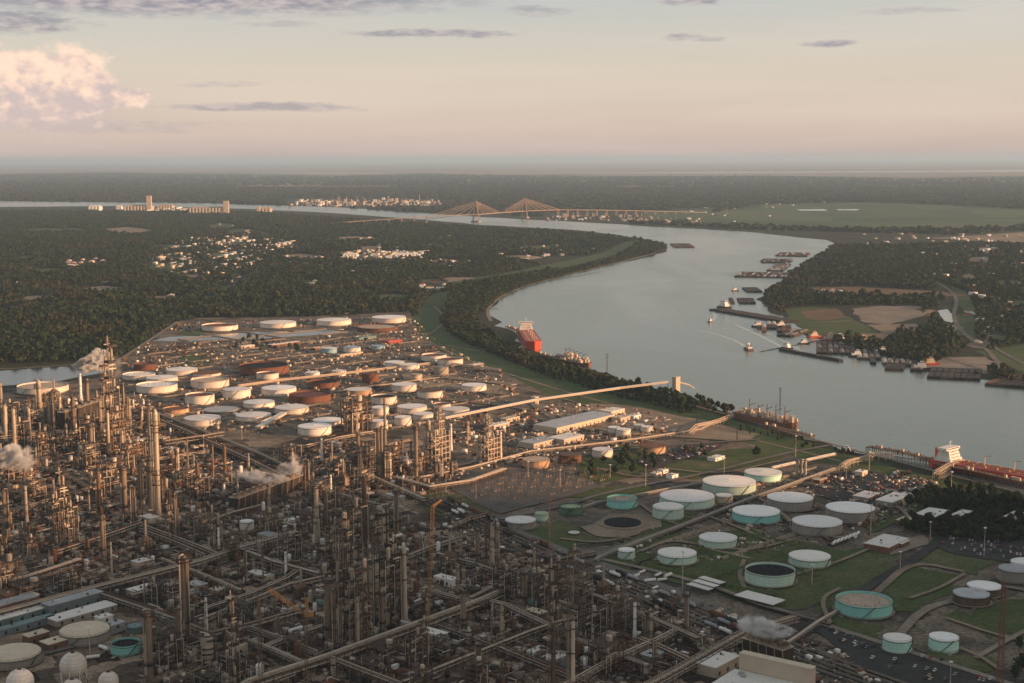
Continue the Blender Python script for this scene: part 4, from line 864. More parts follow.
STR = [(2, 357, 431, 32, 29, 'boxy steel structure with glowing bars standing before white tanks', 50, 30), (6, 437, 464, 24, 28, 'wide lower frame of the sunlit cracking unit', 50), (5, 440, 458, 10, 44, 'high narrow frame of the sunlit cracking unit'), (6, 489, 462, 22, 24, 'small sunlit steel unit beside the slim white flue'), (5, 489, 456, 8, 36), (3, 114, 440, 12, 94, 'tall sunlit derrick like structure at left, steam drifting beside it'), (1, 107, 436, 9, 70), (1, 117, 452, 18, 40), (3, 65, 542, 12, 68, 'black derrick frame in the deepest shade at left'), (0, 58, 545, 12, 45), (0, 72, 548, 12, 40), (2, 8, 596, 26, 34), (0, 68, 592, 22, 16), (2, 30, 598, 40, 16), (3, 76, 597, 9, 26),
 (0, 352, 640, 22, 60), (1, 365, 645, 16, 75), (0, 388, 625, 24, 65, 'towering dark structure left of the orange lit stack'), (3, 396, 620, 10, 78), (4, 375, 610, 20, 60), (1, 344, 570, 14, 50), (0, 356, 560, 22, 52), (4, 372, 552, 20, 40), (3, 349, 585, 9, 66), (0, 335, 560, 16, 36),
 (3, 553, 660, 9, 92, 'very tall dark lattice like frame at the bottom centre'), (1, 558, 600, 16, 38), (0, 545, 610, 22, 30), (4, 583, 612, 18, 44), (1, 574, 604, 12, 52), (0, 505, 600, 22, 30), (2, 532, 598, 22, 24), (1, 617, 628, 18, 36), (4, 634, 632, 16, 30), (0, 592, 636, 26, 26), (2, 606, 668, 34, 26), (0, 417, 668, 20, 34, 'dark steel block beside the foot of the orange crane boom'), (1, 424, 662, 9, 40), (2, 300, 650, 30, 14), (4, 165, 650, 22, 26), (0, 172, 668, 20, 28), (1, 240, 652, 14, 26), (3, 235, 690, 9, 90), (4, 372, 676, 18, 18), (2, 386, 660, 36, 16), (0, 446, 576, 16, 16), (4, 440, 655, 18, 18),
 (0, 100, 500, 18, 22), (2, 112, 480, 26, 18), (4, 90, 470, 18, 26), (0, 76, 452, 18, 24), (1, 45, 462, 14, 30), (0, 20, 450, 18, 28), (4, 34, 500, 20, 20), (2, 15, 480, 26, 14), (1, 130, 470, 14, 26), (0, 200, 500, 16, 22), (4, 205, 540, 18, 22), (1, 232, 560, 14, 20), (0, 290, 560, 20, 24), (2, 310, 530, 26, 18), (4, 320, 500, 18, 20), (0, 290, 460, 20, 14), (1, 395, 470, 16, 24), (4, 372, 470, 16, 24), (0, 340, 478, 18, 16), (2, 420, 470, 20, 14), (0, 348, 420, 14, 24), (3, 170, 544, 7, 40), (0, 60, 425, 20, 18), (4, 32, 430, 20, 20), (2, 85, 433, 26, 14), (0, 10, 425, 16, 22), (1, 104, 455, 14, 22)]
for s in STR: structure(*s)
# ------------------------------------------------------------------ pipe racks
RACKS = []
def seg_d(x, y, a, b):
    vx, vy = b[0]-a[0], b[1]-a[1]; L2 = vx*vx+vy*vy or 1; t = max(0, min(1, ((x-a[0])*vx+(y-a[1])*vy)/L2)); return math.hypot(x-a[0]-t*vx, y-a[1]-t*vy)
def near_rack(x, y, m): return any(seg_d(x, y, a, b) < m+w/2 for P, w in RACKS for a, b in zip(P[:-1], P[1:]))
def near_occ(x, y, m): return any((x-a)**2+(y-b)**2 < (r+m)**2 for a, b, r in OCC) or any((x-a)**2+(y-b)**2 < (r+m+2)**2 for a, b, r in TK)
def rack(pts, w, h, label, npipe=6, deck=False, mat=None, world=False, zr=8.0, pipemat=None):
    P = [Vector((p[0], p[1], 0)) for p in (pts if world else [at(x, y, h*.8) for x, y in pts])]
    RACKS.append(([(p.x, p.y) for p in P], w))
    o0 = P[0]; t = empty('pipe_rack', o0); tag(t, label, 'pipe rack', 'pipe racks crossing the refinery')
    Q = [p-o0 for p in P]
    m = MB()
    for a, b in zip(Q[:-1], Q[1:]):
        d = (b-a); L_ = d.length; d.normalize(); n = Vector((-d.y, d.x, 0)); k = max(1, int(L_/zr))
        for i in range(k+1):
            c = a+d*L_*i/k
            for s in (-1, 1): m.beam(c+n*s*w*.42, c+n*s*w*.42+Vector((0, 0, h)), .4)
            for z in ([h*.62, h] if h > 4 else [h]): m.beam(c-n*w/2+Vector((0, 0, z)), c+n*w/2+Vector((0, 0, z)), .35, .4)
        for s in (-1, 1):
            for z in (h*.62, h): m.beam(a+n*s*w*.46+Vector((0, 0, z)), b+n*s*w*.46+Vector((0, 0, z)), .3, .45)
    m.build('frame', mat or STEEL, t)
    for j in range(npipe):
        m = MB(); up = j % 2 == 0 or h <= 4; off = (-.4+.8*(j+.5)/npipe)*w; r_ = rnd.choice((.2, .28, .35, .5)) if w > 3 else .3
        z = (h+.25+r_) if up else (h*.62+.25+r_)
        line = []
        for i, p in enumerate(Q):
            d = (Q[min(i+1, len(Q)-1)]-Q[max(i-1, 0)]).normalized(); n = Vector((-d.y, d.x, 0)); line.append(p+n*off+Vector((0, 0, z)))
        m.tube(line, r_, 6); m.build('pipe', pipemat or rnd.choice((PIPEG, PIPEG, PIPEG, INSUL, INSULD, RUST)), t)
    if deck:
        m = MB()
        for a, b in zip(Q[:-1], Q[1:]): m.beam(a+Vector((0, 0, h+1.5)), b+Vector((0, 0, h+1.5)), w*.9, .3)
        m.build('walkway', CONC, t)
    return t
RK = [([(-30, 623), (0, 614), (89, 590), (200, 562), (238, 549), (296, 533)], 11, 9, 'long main pipe rack running up from the left edge past the white roofs', 9),
 ([(89, 590), (175, 619), (215, 634)], 9, 8, 'branch pipe rack leading down right above the white roofed sheds', 7), ([(55, 553), (100, 538), (140, 524)], 9, 9, 'pipe rack behind the brick like blocks at left', 7), ([(140, 526), (180, 541), (218, 556)], 8, 8, 'pipe rack descending right from the corner below the twin columns', 6),
 ([(140, 530), (175, 543), (205, 556)], 6, 7, 'second pipe rack alongside the one below the twin columns', 5), ([(240, 690), (251, 683), (332, 657), (400, 632), (484, 601), (512, 588)], 12, 10, 'wide bright topped pipe rack sweeping up from the bottom edge past the crane', 10), ([(332, 660), (365, 673), (400, 686)], 10, 9, 'pipe rack leaving the bright one towards the bottom edge', 7),
 ([(213, 634), (258, 623), (300, 611)], 7, 8, 'short pipe rack behind the orange luffing crane', 6), ([(225, 634), (270, 650), (309, 667)], 7, 8, 'pipe rack slanting down under the orange luffing crane', 6), ([(248, 629), (285, 641), (316, 654)], 6, 7, 'pipe rack just right of the one under the crane', 5), ([(268, 647), (300, 635), (340, 622)], 6, 7, 'pipe rack crossing behind the crane mast', 5),
 ([(200, 622), (240, 606), (290, 586), (325, 578)], 7, 8, 'pipe rack rising right from the stout grey towers', 6), ([(205, 610), (250, 595), (285, 580), (300, 570)], 6, 7, 'pipe rack parallel behind the one from the stout towers', 5), ([(238, 549), (275, 563), (320, 575)], 7, 8, 'pipe rack dropping right to the stout column', 6), ([(408, 557), (430, 548), (462, 538)], 6, 9, 'pale pipe rack between orange stack and crane boom', 5), ([(451, 527), (470, 519), (486, 515)], 6, 9, 'short pale pipe rack over the railway yard', 5),
 ([(470, 600), (490, 590), (512, 578)], 5, 8, 'short pipe rack left of the tall centre columns', 5), ([(484, 601), (505, 606), (530, 618), (560, 632)], 8, 8, 'pipe rack continuing down right from the bend', 6), ([(430, 592), (460, 600), (484, 606)], 7, 8, 'pipe rack right of the crane boom foot', 6), ([(557, 561), (580, 556), (595, 553)], 4, 8, 'lone pale pipe rack beside the gravel track', 3),
 ([(648, 688), (690, 665), (750, 631), (775, 625), (796, 619)], 13, 9, 'wide high walled pipe rack ending at the steam behind the beige building', 9), ([(560, 690), (610, 662), (660, 640), (675, 632)], 8, 8, 'pipe rack left of the high walled one', 6), ([(640, 640), (660, 648), (690, 662)], 7, 8, 'pipe rack joining the two at lower centre', 6), ([(395, 686), (460, 660), (530, 632), (560, 622)], 8, 8, 'pipe rack along the bottom below the bright one', 6), ([(440, 626), (500, 648), (560, 672), (590, 684)], 8, 8, 'dark pipe rack slanting to the bottom centre', 6),
 ([(-20, 444), (0, 438), (50, 433), (90, 428)], 8, 8, 'pipe rack in front of the sunlit columns at left', 6), ([(88, 468), (150, 460), (205, 452)], 10, 7, 'pipe rack along the dark trench behind the twin columns', 7), ([(142, 413), (188, 432), (254, 462), (290, 480)], 10, 8, 'long pipe rack descending past the left tank field', 8), ([(150, 411), (200, 430), (262, 455), (310, 478)], 7, 7, 'second long pipe rack past the left tank field', 6), ([(165, 443), (200, 438), (224, 434)], 6, 12, 'white topped pipe bridge left of the tank field front', 3),
 ([(0, 470), (30, 466), (60, 472), (90, 488)], 7, 8, 'pipe rack by the white steam at left edge', 6), ([(-10, 520), (30, 506), (70, 494), (120, 482)], 8, 8, 'pipe rack across the dark left area', 6), ([(10, 585), (50, 572), (80, 562)], 8, 14, 'tall pipe rack with many posts at left', 7), ([(260, 470), (330, 492), (400, 512)], 8, 8, 'pipe rack behind the silver reactor', 6), ([(395, 478), (430, 488), (470, 482), (505, 470)], 8, 7, 'pale pipe rack in front of the sunlit units', 7), ([(368, 475), (395, 487), (425, 500)], 8, 8, 'pipe rack by the grey column cluster', 6), ([(300, 448), (340, 438), (375, 432)], 7, 6, 'low orange lit pipe rack in front of white tank', 6), ([(290, 470), (318, 462), (372, 448), (410, 440)], 7, 6, 'pipe rack before the dark basin', 6),
 ([(202, 525), (230, 514), (262, 506)], 7, 7, 'pipe rack by the bright white little tank', 6), ([(160, 560), (200, 575), (240, 592)], 7, 7, 'pipe rack between main rack and the teal sheds', 6), ([(440, 555), (480, 566), (520, 580)], 6, 7, 'pipe rack in front of the slim masts', 6), ([(560, 585), (600, 598), (650, 618), (700, 640)], 9, 7, 'pipe rack along the railway at right', 6), ([(575, 640), (610, 652), (650, 668)], 8, 7, 'pipe rack in the clutter left of the control building', 6)]
for p, w, h, lb, n in RK: rack(p, w, h, lb, n)
# the pale pipelines of the tank field
rack([(595, 561), (600, 557), (689, 523), (742, 502), (826, 472), (842, 466)], 5.5, 4, 'long white pipeline climbing through the mint tanks to the river', 7, pipemat=CONC, mat=CONC, zr=14)
rack([(580, 508), (600, 502), (638, 495), (711, 481)], 4.5, 3, 'white pipeline behind the big mint tanks', 5, pipemat=PIPEG, mat=CONC, zr=14)
rack([(772, 468), (798, 462), (835, 454)], 4.5, 5, 'white pipeline from the farthest mint tank towards the levee', 4, pipemat=WPAINT, mat=CONC, zr=14)
rack([(842, 466), (848, 462), (868, 457), (872, 454), (893, 455)], 7, 9, 'sunlit yellow pipe bridge over the levee to the dock', 5, mat=BEIGE, pipemat=BEIGE)
rack([(893, 456), (960, 466), (1024, 481), (1100, 502)], 5, 4, 'white pipe line along the levee behind the red tanker', 5, pipemat=WPAINT, mat=CONC, zr=14)
rack([(780, 648), (800, 635), (818, 622), (850, 604)], 4, 3, 'pale pipeline from the beige building to the teal open tank', 4, pipemat=PIPEG, mat=CONC, zr=14)
rack([(670, 533), (700, 520), (745, 502), (830, 540)], 3, 2.5, 'dark low pipe track around the grey tanks', 4, pipemat=PIPED, zr=14)
rack([(700, 583), (760, 606), (830, 625)], 3, 2.5, 'low pipe track in front of the black roofed tank', 4, pipemat=PIPED, zr=14)
rack([(500, 549), (560, 560), (600, 556)], 4, 2.5, 'green tinged pipe track beside the gravel yard', 4, pipemat=PIPED, zr=14)
rack([(238, 386), (280, 380), (320, 376), (400, 367), (440, 362), (500, 370)], 6, 6, 'long yellow lit pipe rack through the back of the tank field', 6, pipemat=BEIGE, mat=BEIGE, zr=14)
rack([(340, 392), (400, 383), (440, 378), (500, 384)], 4, 3, 'pipe rack among the middle field tanks', 4, pipemat=BEIGE, zr=14)
rack([(420, 478), (470, 468), (530, 452), (625, 441), (700, 430), (712, 423)], 5, 4, 'pale pipe line running past the warehouses', 4, pipemat=BEIGE, mat=CONC, zr=14)
rack([(690, 433), (697, 426), (712, 423), (722, 420), (735, 414), (760, 412)], 7, 7, 'zigzag sunlit pipe bridge to the ship with the white mast', 5, mat=BEIGE, pipemat=BEIGE, zr=8)
def gallery(pts, w, h0, h1, label):
    P = [at(x, y, h) for (x, y), h in zip(pts, np.linspace(h0, h1, len(pts)))]; o0 = Vector((P[0].x, P[0].y, 0)); t = empty('conveyor_gallery', o0); tag(t, label, 'conveyor')
    m = MB(); k = MB(); g = MB()
    for a, b in zip(P[:-1], P[1:]):
        a = a-o0; b = b-o0; m.beam(a, b, w, 3.0); k.beam(a+Vector((0, 0, 1.6)), b+Vector((0, 0, 1.6)), w+.6, .3)
        n = max(1, int((b-a).length/35))
        for i in range(n+1):
            c = a+(b-a)*i/n
            for s in (-1, 1): g.beam((c.x+s*1.8, c.y, 0), (c.x+s*.8, c.y, c.z-1.5), .45)
    m.build('casing', BEIGE, t); k.build('roof', WROOF, t); g.build('trestle', STEEL, t); return t
gallery([(445, 418), (535, 400), (620, 388), (668, 382)], 3.6, 8, 26, 'long pale conveyor gallery climbing over the levee to the river tower')
gallery([(258, 428), (284, 413)], 9, 4, 10, 'sloping tan gallery between two low white tanks')

# ------------------------------------------------------------------ more process equipment, filled in on the site grid
PU = [(p.x, p.y) for p in poly(UNITS)]
PUa = [(p.x, p.y) for p in poly([(-60, 424), (0, 408), (60, 398), (130, 400), (190, 436), (255, 462), (330, 440), (430, 455), (470, 478), (430, 492), (398, 506), (440, 540), (500, 552), (560, 574), (640, 612), (700, 640), (720, 650), (660, 690), (-60, 720), (-60, 690), (130, 690), (150, 600), (95, 596), (-60, 618)])]
DARKZ = [[(-60, 556), (48, 556), (52, 575), (-60, 590)], [(398, 496), (440, 500), (450, 535), (402, 530)], [(-60, 600), (88, 600), (150, 640), (140, 700), (-60, 700)], [(228, 505), (300, 485), (306, 500), (240, 520)]]
DARKW = [[(p.x, p.y) for p in poly(z)] for z in DARKZ]
def street(X, Y):
    c, s = math.cos(R(50)), math.sin(R(50)); u = X*c+Y*s; v = -X*s+Y*c
    return ((u % 112) < 11) | ((v % 86) < 10)
def free_points(n, m, poly_=None, ymax=None, seed=1):
    q = random.Random(seed); P = poly_ or PUa; xs = [p[0] for p in P]; ys = [p[1] for p in P]; out = []; tries = 0
    while len(out) < n and tries < 60000:
        tries += 1; x = q.uniform(min(xs), max(xs)); y = q.uniform(min(ys), max(ys))
        # more picks near
        if abs(x) > y*.375+10: continue
        if not inpoly(np.array([x]), np.array([y]), P)[0]: continue
        if any(inpoly(np.array([x]), np.array([y]), z)[0] for z in DARKW): continue
        if near_rack(x, y, m) or near_occ(x, y, m) or street(np.array([x]), np.array([y]))[0]: continue
        out.append((x, y)); OCC.append((x, y, m))
    return out
for i, (x, y) in enumerate(free_points(34, 7, seed=3)):
    px, py = proj((x, y, 0)); k = rnd.randrange(5); h = rnd.uniform(9, 24)
    o = SP[k].put((x, y, .3), R(50 if rnd.random() < .6 else -40), (rnd.uniform(.7, 1.3), rnd.uniform(.7, 1.2), h/24))
    tag(o, size_word(h, 14, 40, ('low ', '', ''))+SN[k]+' '+near(px, py), 'steel structure', 'open steel structures of the refinery')
kinds = ['pale', 'grey', 'grey', 'step', 'dstep', 'stack', 'dark', 'dark', 'dstack', 'grey']
for i, (x, y) in enumerate(free_points(96, 3.4, seed=5)):
    px, py = proj((x, y, 0)); k = kinds[rnd.randrange(10)]; h = rnd.choice((10, 13, 16, 20, 24, 30, 40)) * rnd.uniform(.85, 1.15); r_ = rnd.uniform(.8, 2.4)
    o = CP[k].put((x, y, .3), rnd.uniform(0, 6.28), (r_/1.6, r_/1.6, h/30))
    tag(o, size_word(h, 28, 48, ('short ', '', 'very tall '))+CNAME[k]+' '+near(px, py), 'process column', 'process columns and stacks of the refinery')
# horizontal drums
def drum_proto(mat):
    t = empty('horizontal_drum'); m = MB(); m.cyl((-4, 0, 3), (4, 0, 3), 1.3, n=14)
    for s in (-1, 1): m.cyl((4*s, 0, 3), (4.7*s, 0, 3), 1.3, .5, n=14)
    m.build('drum_shell', mat, t); m = MB()
    for x in (-2.6, 2.6): m.box((x, 0, .9), (.6, 2.0, 1.8))
    m.build('saddle', CONC, t); m = MB(); m.tube([(0, 0, 4.2), (0, 0, 5.6), (3, 0, 5.6)], .3, 6); m.build('nozzle', PIPEG, t); return Proto(t)
DP = [('pale', drum_proto(INSUL)), ('white', drum_proto(WPAINT)), ('dull', drum_proto(INSULD)), ('rusty', drum_proto(RUST))]
for x, y in free_points(130, 4.0, seed=8):
    px, py = proj((x, y, 0)); c, p = DP[rnd.randrange(4)]; s = rnd.uniform(.7, 1.6)
    o = p.put((x, y, .3), R(rnd.choice((50, -40))), s); tag(o, f'small {c} horizontal drum '+near(px, py), 'pressure drum', 'horizontal drums of the refinery')
for i in range(6):
    B = at(470+i*3.2, 642-i*.9); o = DP[1][1].put((B.x, B.y, 0), R(-40), .8); tag(o, 'white drum lying in a close row at the bottom centre, '+ORDW[i], 'pressure drum', 'white drums in a row')
def heater_proto(mat):
    t = empty('furnace'); m = MB(); m.box((0, 0, 7), (14, 8, 10)); m.build('firebox', mat, t)
    m = MB()
    m.add([(-7, -4, 12), (7, -4, 12), (7, 4, 12), (-7, 4, 12), (-1.5, -1.5, 17), (1.5, -1.5, 17), (1.5, 1.5, 17), (-1.5, 1.5, 17)], [(0, 1, 5, 4), (1, 2, 6, 5), (2, 3, 7, 6), (3, 0, 4, 7)]); m.build('hood', STEELB, t)
    m = MB(); m.lathe([(1.4, 16.5), (1.2, 34), (1.0, 34), (1.0, 32)], 12, cap_top=False); m.build('flue', CONC, t)
    m = MB()
    for x in (-6.5, -2, 2, 6.5):
        for y in (-4.2, 4.2): m.beam((x, y, 0), (x, y, 12), .5)
    for z in (4, 8, 12): m.beam((-7.5, -4.4, z), (7.5, -4.4, z), 1.0, .25); m.beam((-7.5, 4.4, z), (7.5, 4.4, z), 1.0, .25)
    m.build('frame', STEEL, t); return Proto(t)
HP = [('grey', heater_proto(INSULD)), ('brown', heater_proto(STEELB))]
for x, y in free_points(22, 7, seed=11):
    px, py = proj((x, y, 0)); c, p = HP[rnd.randrange(2)]; o = p.put((x, y, .3), R(rnd.choice((50, -40))), rnd.uniform(.7, 1.05)); tag(o, f'{c} box furnace '+near(px, py), 'furnace', 'furnaces of the refinery')
def cooler_proto():
    t = empty('air_cooler'); m = MB()
    for x in (-9, -3, 3, 9):
        for y in (-3, 3): m.beam((x, y, 0), (x, y, 5), .3)
    m.build('stand', STEEL, t); m = MB(); m.box((0, 0, 5.6), (19, 7, 1.1)); m.build('tube_bank', PIPEG, t)
    for x in (-6.5, -2.2, 2.2, 6.5): m = MB(); m.lathe([(1.9, 6.2), (1.7, 7.1), (1.6, 7.1), (1.6, 6.3)], 12, (x, 0, 0)); m.build('fan_ring', INSUL, t)
    return Proto(t)
AC = cooler_proto()
for x, y in free_points(40, 6.5, seed=14):
    px, py = proj((x, y, 0)); o = AC.put((x, y, .3), R(rnd.choice((50, -40))), rnd.uniform(.7, 1.1)); tag(o, 'four fan air cooler bank '+near(px, py), 'air cooler', 'air cooler banks of the refinery')
def vess_proto(mat):
    t = empty('vertical_vessel'); m = MB(); m.lathe([(.9, .8), (1.4, 1.4), (1.4, 8), (.9, 8.8), (.2, 9)], 12); m.build('vessel_shell', mat, t)
    m = MB()
    for k in range(4): a = k*1.57+.4; m.beam((1.1*math.cos(a), 1.1*math.sin(a), 0), (1.1*math.cos(a), 1.1*math.sin(a), 1.6), .22)
    m.build('leg', STEEL, t); m = MB(); m.tube([(0, 0, 9), (0, 0, 10), (2.2, 0, 10), (2.2, 0, 1)], .2, 5); m.build('pipe', PIPED, t); return Proto(t)
VP = [('pale', vess_proto(INSUL)), ('white', vess_proto(WPAINT)), ('dull', vess_proto(INSULD)), ('rust brown', vess_proto(RUST))]
for x, y in free_points(170, 2.6, seed=17):
    px, py = proj((x, y, 0)); c, p = VP[rnd.randrange(4)]; o = p.put((x, y, .3), rnd.uniform(0, 6.28), (rnd.uniform(.8, 2.0),)*2+(rnd.uniform(.7, 1.7),)); tag(o, f'small {c} upright vessel '+near(px, py), 'vessel', 'upright vessels of the refinery')

# the mass of small piping, valves, pumps and supports nobody could count
def boxes_np(C, D, A):
    n = len(C); sg = np.array([(-1, -1, -1), (1, -1, -1), (1, 1, -1), (-1, 1, -1), (-1, -1, 1), (1, -1, 1), (1, 1, 1), (-1, 1, 1)])*.5
    V = sg[None]*D[:, None]; ca = np.cos(A)[:, None]; sa = np.sin(A)[:, None]
    x = V[..., 0]*ca-V[..., 1]*sa; y = V[..., 0]*sa+V[..., 1]*ca
    V = np.stack([x, y, V[..., 2]], -1)+C[:, None]
    Fq = np.array([(3, 2, 1, 0), (4, 5, 6, 7), (0, 1, 5, 4), (1, 2, 6, 5), (2, 3, 7, 6), (3, 0, 4, 7)])
    return V.reshape(-1, 3), (Fq[None]+8*np.arange(n)[:, None, None]).reshape(-1, 4)
def np_object(name, V, Fq, mi, mats):
    me = bpy.data.meshes.new(name); nv = len(V); nf = len(Fq)
    me.vertices.add(nv); me.vertices.foreach_set('co', V.astype(np.float32).ravel()); me.loops.add(nf*4); me.loops.foreach_set('vertex_index', Fq.astype(np.int32).ravel())
    me.polygons.add(nf); me.polygons.foreach_set('loop_start', np.arange(0, nf*4, 4, dtype=np.int32))
    for q in mats: me.materials.append(q)
    me.polygons.foreach_set('material_index', mi.astype(np.int32)); me.update(calc_edges=True); me.validate()
    o = bpy.data.objects.new(name, me); COL.objects.link(o); return o
def clutter(name, P, n, mats, wts, hi=1.0, skip=True, ang=50, big=1.0):
    xs = [p[0] for p in P]; ys = [p[1] for p in P]
    X = nr.uniform(min(xs), max(xs), n*5); Y = nr.uniform(min(ys), max(ys), n*5)
    k = inpoly(X, Y, P) & (np.abs(X) < Y*.38+15)
    if skip:
        for z in DARKW: k &= ~(inpoly(X, Y, z) & (nr.uniform(0, 1, X.shape) > .12))
    k &= (vnoise(X, Y, 38, 2)+nr.uniform(-.8, .8, X.shape)) > -.55
    BAS = [(p.x, p.y) for p in poly([(145, 334), (345, 326), (352, 336), (150, 345)])]; k &= ~inpoly(X, Y, BAS)
    if skip: k &= ~(street(X, Y) & (nr.uniform(0, 1, X.shape) > .08))
    for a, b, r in TK: k &= (X-a)**2+(Y-b)**2 > (r+2)**2
    X = X[k][:n]; Y = Y[k][:n]; n = len(X)
    A = R(ang)+nr.randint(0, 2, n)*math.pi/2
    ty = nr.choice(4, n, p=[.34, .30, .22, .14]); D = np.zeros((n, 3)); Z = np.zeros(n)
    u = nr.uniform(0, 1, (n, 4))
    for t_, (a, b, c, z) in enumerate([((3+14*u[:, 0]), .25+.35*u[:, 1], .25+.35*u[:, 1], 1+7*u[:, 3]**1.3*hi), (.3+.3*u[:, 0], .3+.3*u[:, 0], 2+9*u[:, 2]**2*hi, None), (1+3*u[:, 0], 1+2*u[:, 1], .8+2.2*u[:, 2], None), (2.5+6*u[:, 0], 2+4*u[:, 1], 2+3.5*u[:, 2], None)]):
        s = ty == t_; D[s, 0] = np.broadcast_to(a, n)[s]; D[s, 1] = np.broadcast_to(b, n)[s]; D[s, 2] = np.broadcast_to(c, n)[s]
        Z[s] = z[s] if z is not None else D[s, 2]/2
    D *= big; Z *= big
    V, Fq = boxes_np(np.stack([X, Y, Z+.3], 1), D, A)
    mi = np.repeat(nr.choice(len(mats), n, p=wts), 6)
    o = np_object(name, V, Fq, mi, mats); o['kind'] = 'stuff'; return o
clutter('process_pipework', PUa, 23000, [PIPEG, PIPED, STEEL, STEELB, RUST, INSUL, WPAINT, TEALM], [.18, .19, .21, .17, .13, .08, .025, .015])
YARDS = [[(112, 364), (178, 324), (410, 316), (440, 345), (500, 372), (520, 392), (470, 430), (340, 430), (200, 436), (120, 398)], [(440, 430), (560, 404), (640, 410), (700, 432), (560, 462), (480, 470)], [(445, 500), (560, 552), (640, 582), (760, 625), (820, 640), (900, 690), (800, 700), (700, 650), (600, 600), (440, 540)], [(835, 510), (900, 470), (940, 486), (920, 505), (870, 530)]]
clutter('yard_equipment', [(p.x, p.y) for p in poly(YARDS[0])], 3600, [PIPEG, BEIGE, STEELB, RUST, WPAINT, STEEL, BLUEM, BRICK], [.17, .18, .2, .13, .08, .14, .05, .05], .5, False, 45, .9)
clutter('yard_equipment', [(p.x, p.y) for p in poly(YARDS[1])], 1600, [PIPEG, BEIGE, STEELB, RUST, WPAINT, STEEL], [.2, .2, .2, .12, .1, .18], .4, False, 45, .9)
clutter('yard_equipment', [(p.x, p.y) for p in poly(YARDS[2])], 2600, [PIPEG, BEIGE, STEELB, RUST, WPAINT, STEEL], [.2, .12, .2, .12, .1, .26], .35, False, 32, .7)
clutter('yard_equipment', [(p.x, p.y) for p in poly(YARDS[3])], 500, [PIPEG, BEIGE, STEELB, RUST, WPAINT, STEEL], [.2, .12, .2, .12, .1, .26], .35, False, 50, .8)

SHED = []
for i, (x, y) in enumerate(free_points(26, 9, seed=31)): SHED.append((x, y))

clutter('yard_equipment', [(p.x, p.y) for p in poly([(604, 548), (690, 512), (760, 478), (830, 470), (900, 520), (850, 545), (700, 562)])], 650, [PIPEG, BEIGE, STEELB, RUST, WPAINT, STEEL], [.2, .12, .22, .08, .1, .28], .25, False, 46, .7)
# ------------------------------------------------------------------ buildings
def building(px, py, L_, Wd, H, wall, roof, label, ang=50, parapet=False, canopy=False, bits=3, name='industrial_building', z0=.2, gable=False, world=None):
    B = world or at(px, py); t = empty(name, (B[0], B[1], z0), R(ang)); tag(t, label, 'building')
    OCC.append((B[0], B[1], max(L_, Wd)*.5))
    m = MB()
    if canopy:
        for i in range(int(L_/7)+1):
            for s in (-1, 1): m.beam((-L_/2+.3+i*(L_-.6)/int(L_/7), s*(Wd/2-.4), 0), (-L_/2+.3+i*(L_-.6)/int(L_/7), s*(Wd/2-.4), H), .35)
        m.build('post', STEEL, t)
    else: m.box((0, 0, H/2), (L_, Wd, H)); m.build('wall', wall, t)
    m = MB()
    if gable:
        r = Wd*.12; m.add([(-L_/2-.4, -Wd/2-.4, H), (L_/2+.4, -Wd/2-.4, H), (L_/2+.4, Wd/2+.4, H), (-L_/2-.4, Wd/2+.4, H), (-L_/2-.4, 0, H+r), (L_/2+.4, 0, H+r)], [(0, 1, 5, 4), (2, 3, 4, 5), (1, 2, 5), (3, 0, 4), (3, 2, 1, 0)])
    else: m.box((0, 0, H+.25), (L_+.6, Wd+.6, .5))
    if parapet:
        for s in (-1, 1): m.box((0, s*(Wd/2+.1), H+.9), (L_+.6, .4, 1.0)); m.box((s*(L_/2+.1), 0, H+.9), (.4, Wd-.2, 1.0))
    m.build('roof', roof, t)
    if not canopy:
        m = MB(); n = max(1, int(L_/9))
        for i in range(n):
            x = -L_/2+(i+.5)*L_/n
            for s in (-1, 1): m.box((x, s*(Wd/2+.05), min(H*.5, 2.4)), (2.2, .16, min(H*.5, 3)))
        m.build('door_opening', GLASS, t)
    q = random.Random(int(px*7+py))
    for i in range(bits):
        m = MB(); m.box((q.uniform(-.4, .4)*L_, q.uniform(-.3, .3)*Wd, H+1.0+(Wd*.05 if gable else 0)), (1.6, 1.4, 1.3)); m.build('roof_vent', q.choice((CONC, STEEL, PIPEG)), t)
    return t
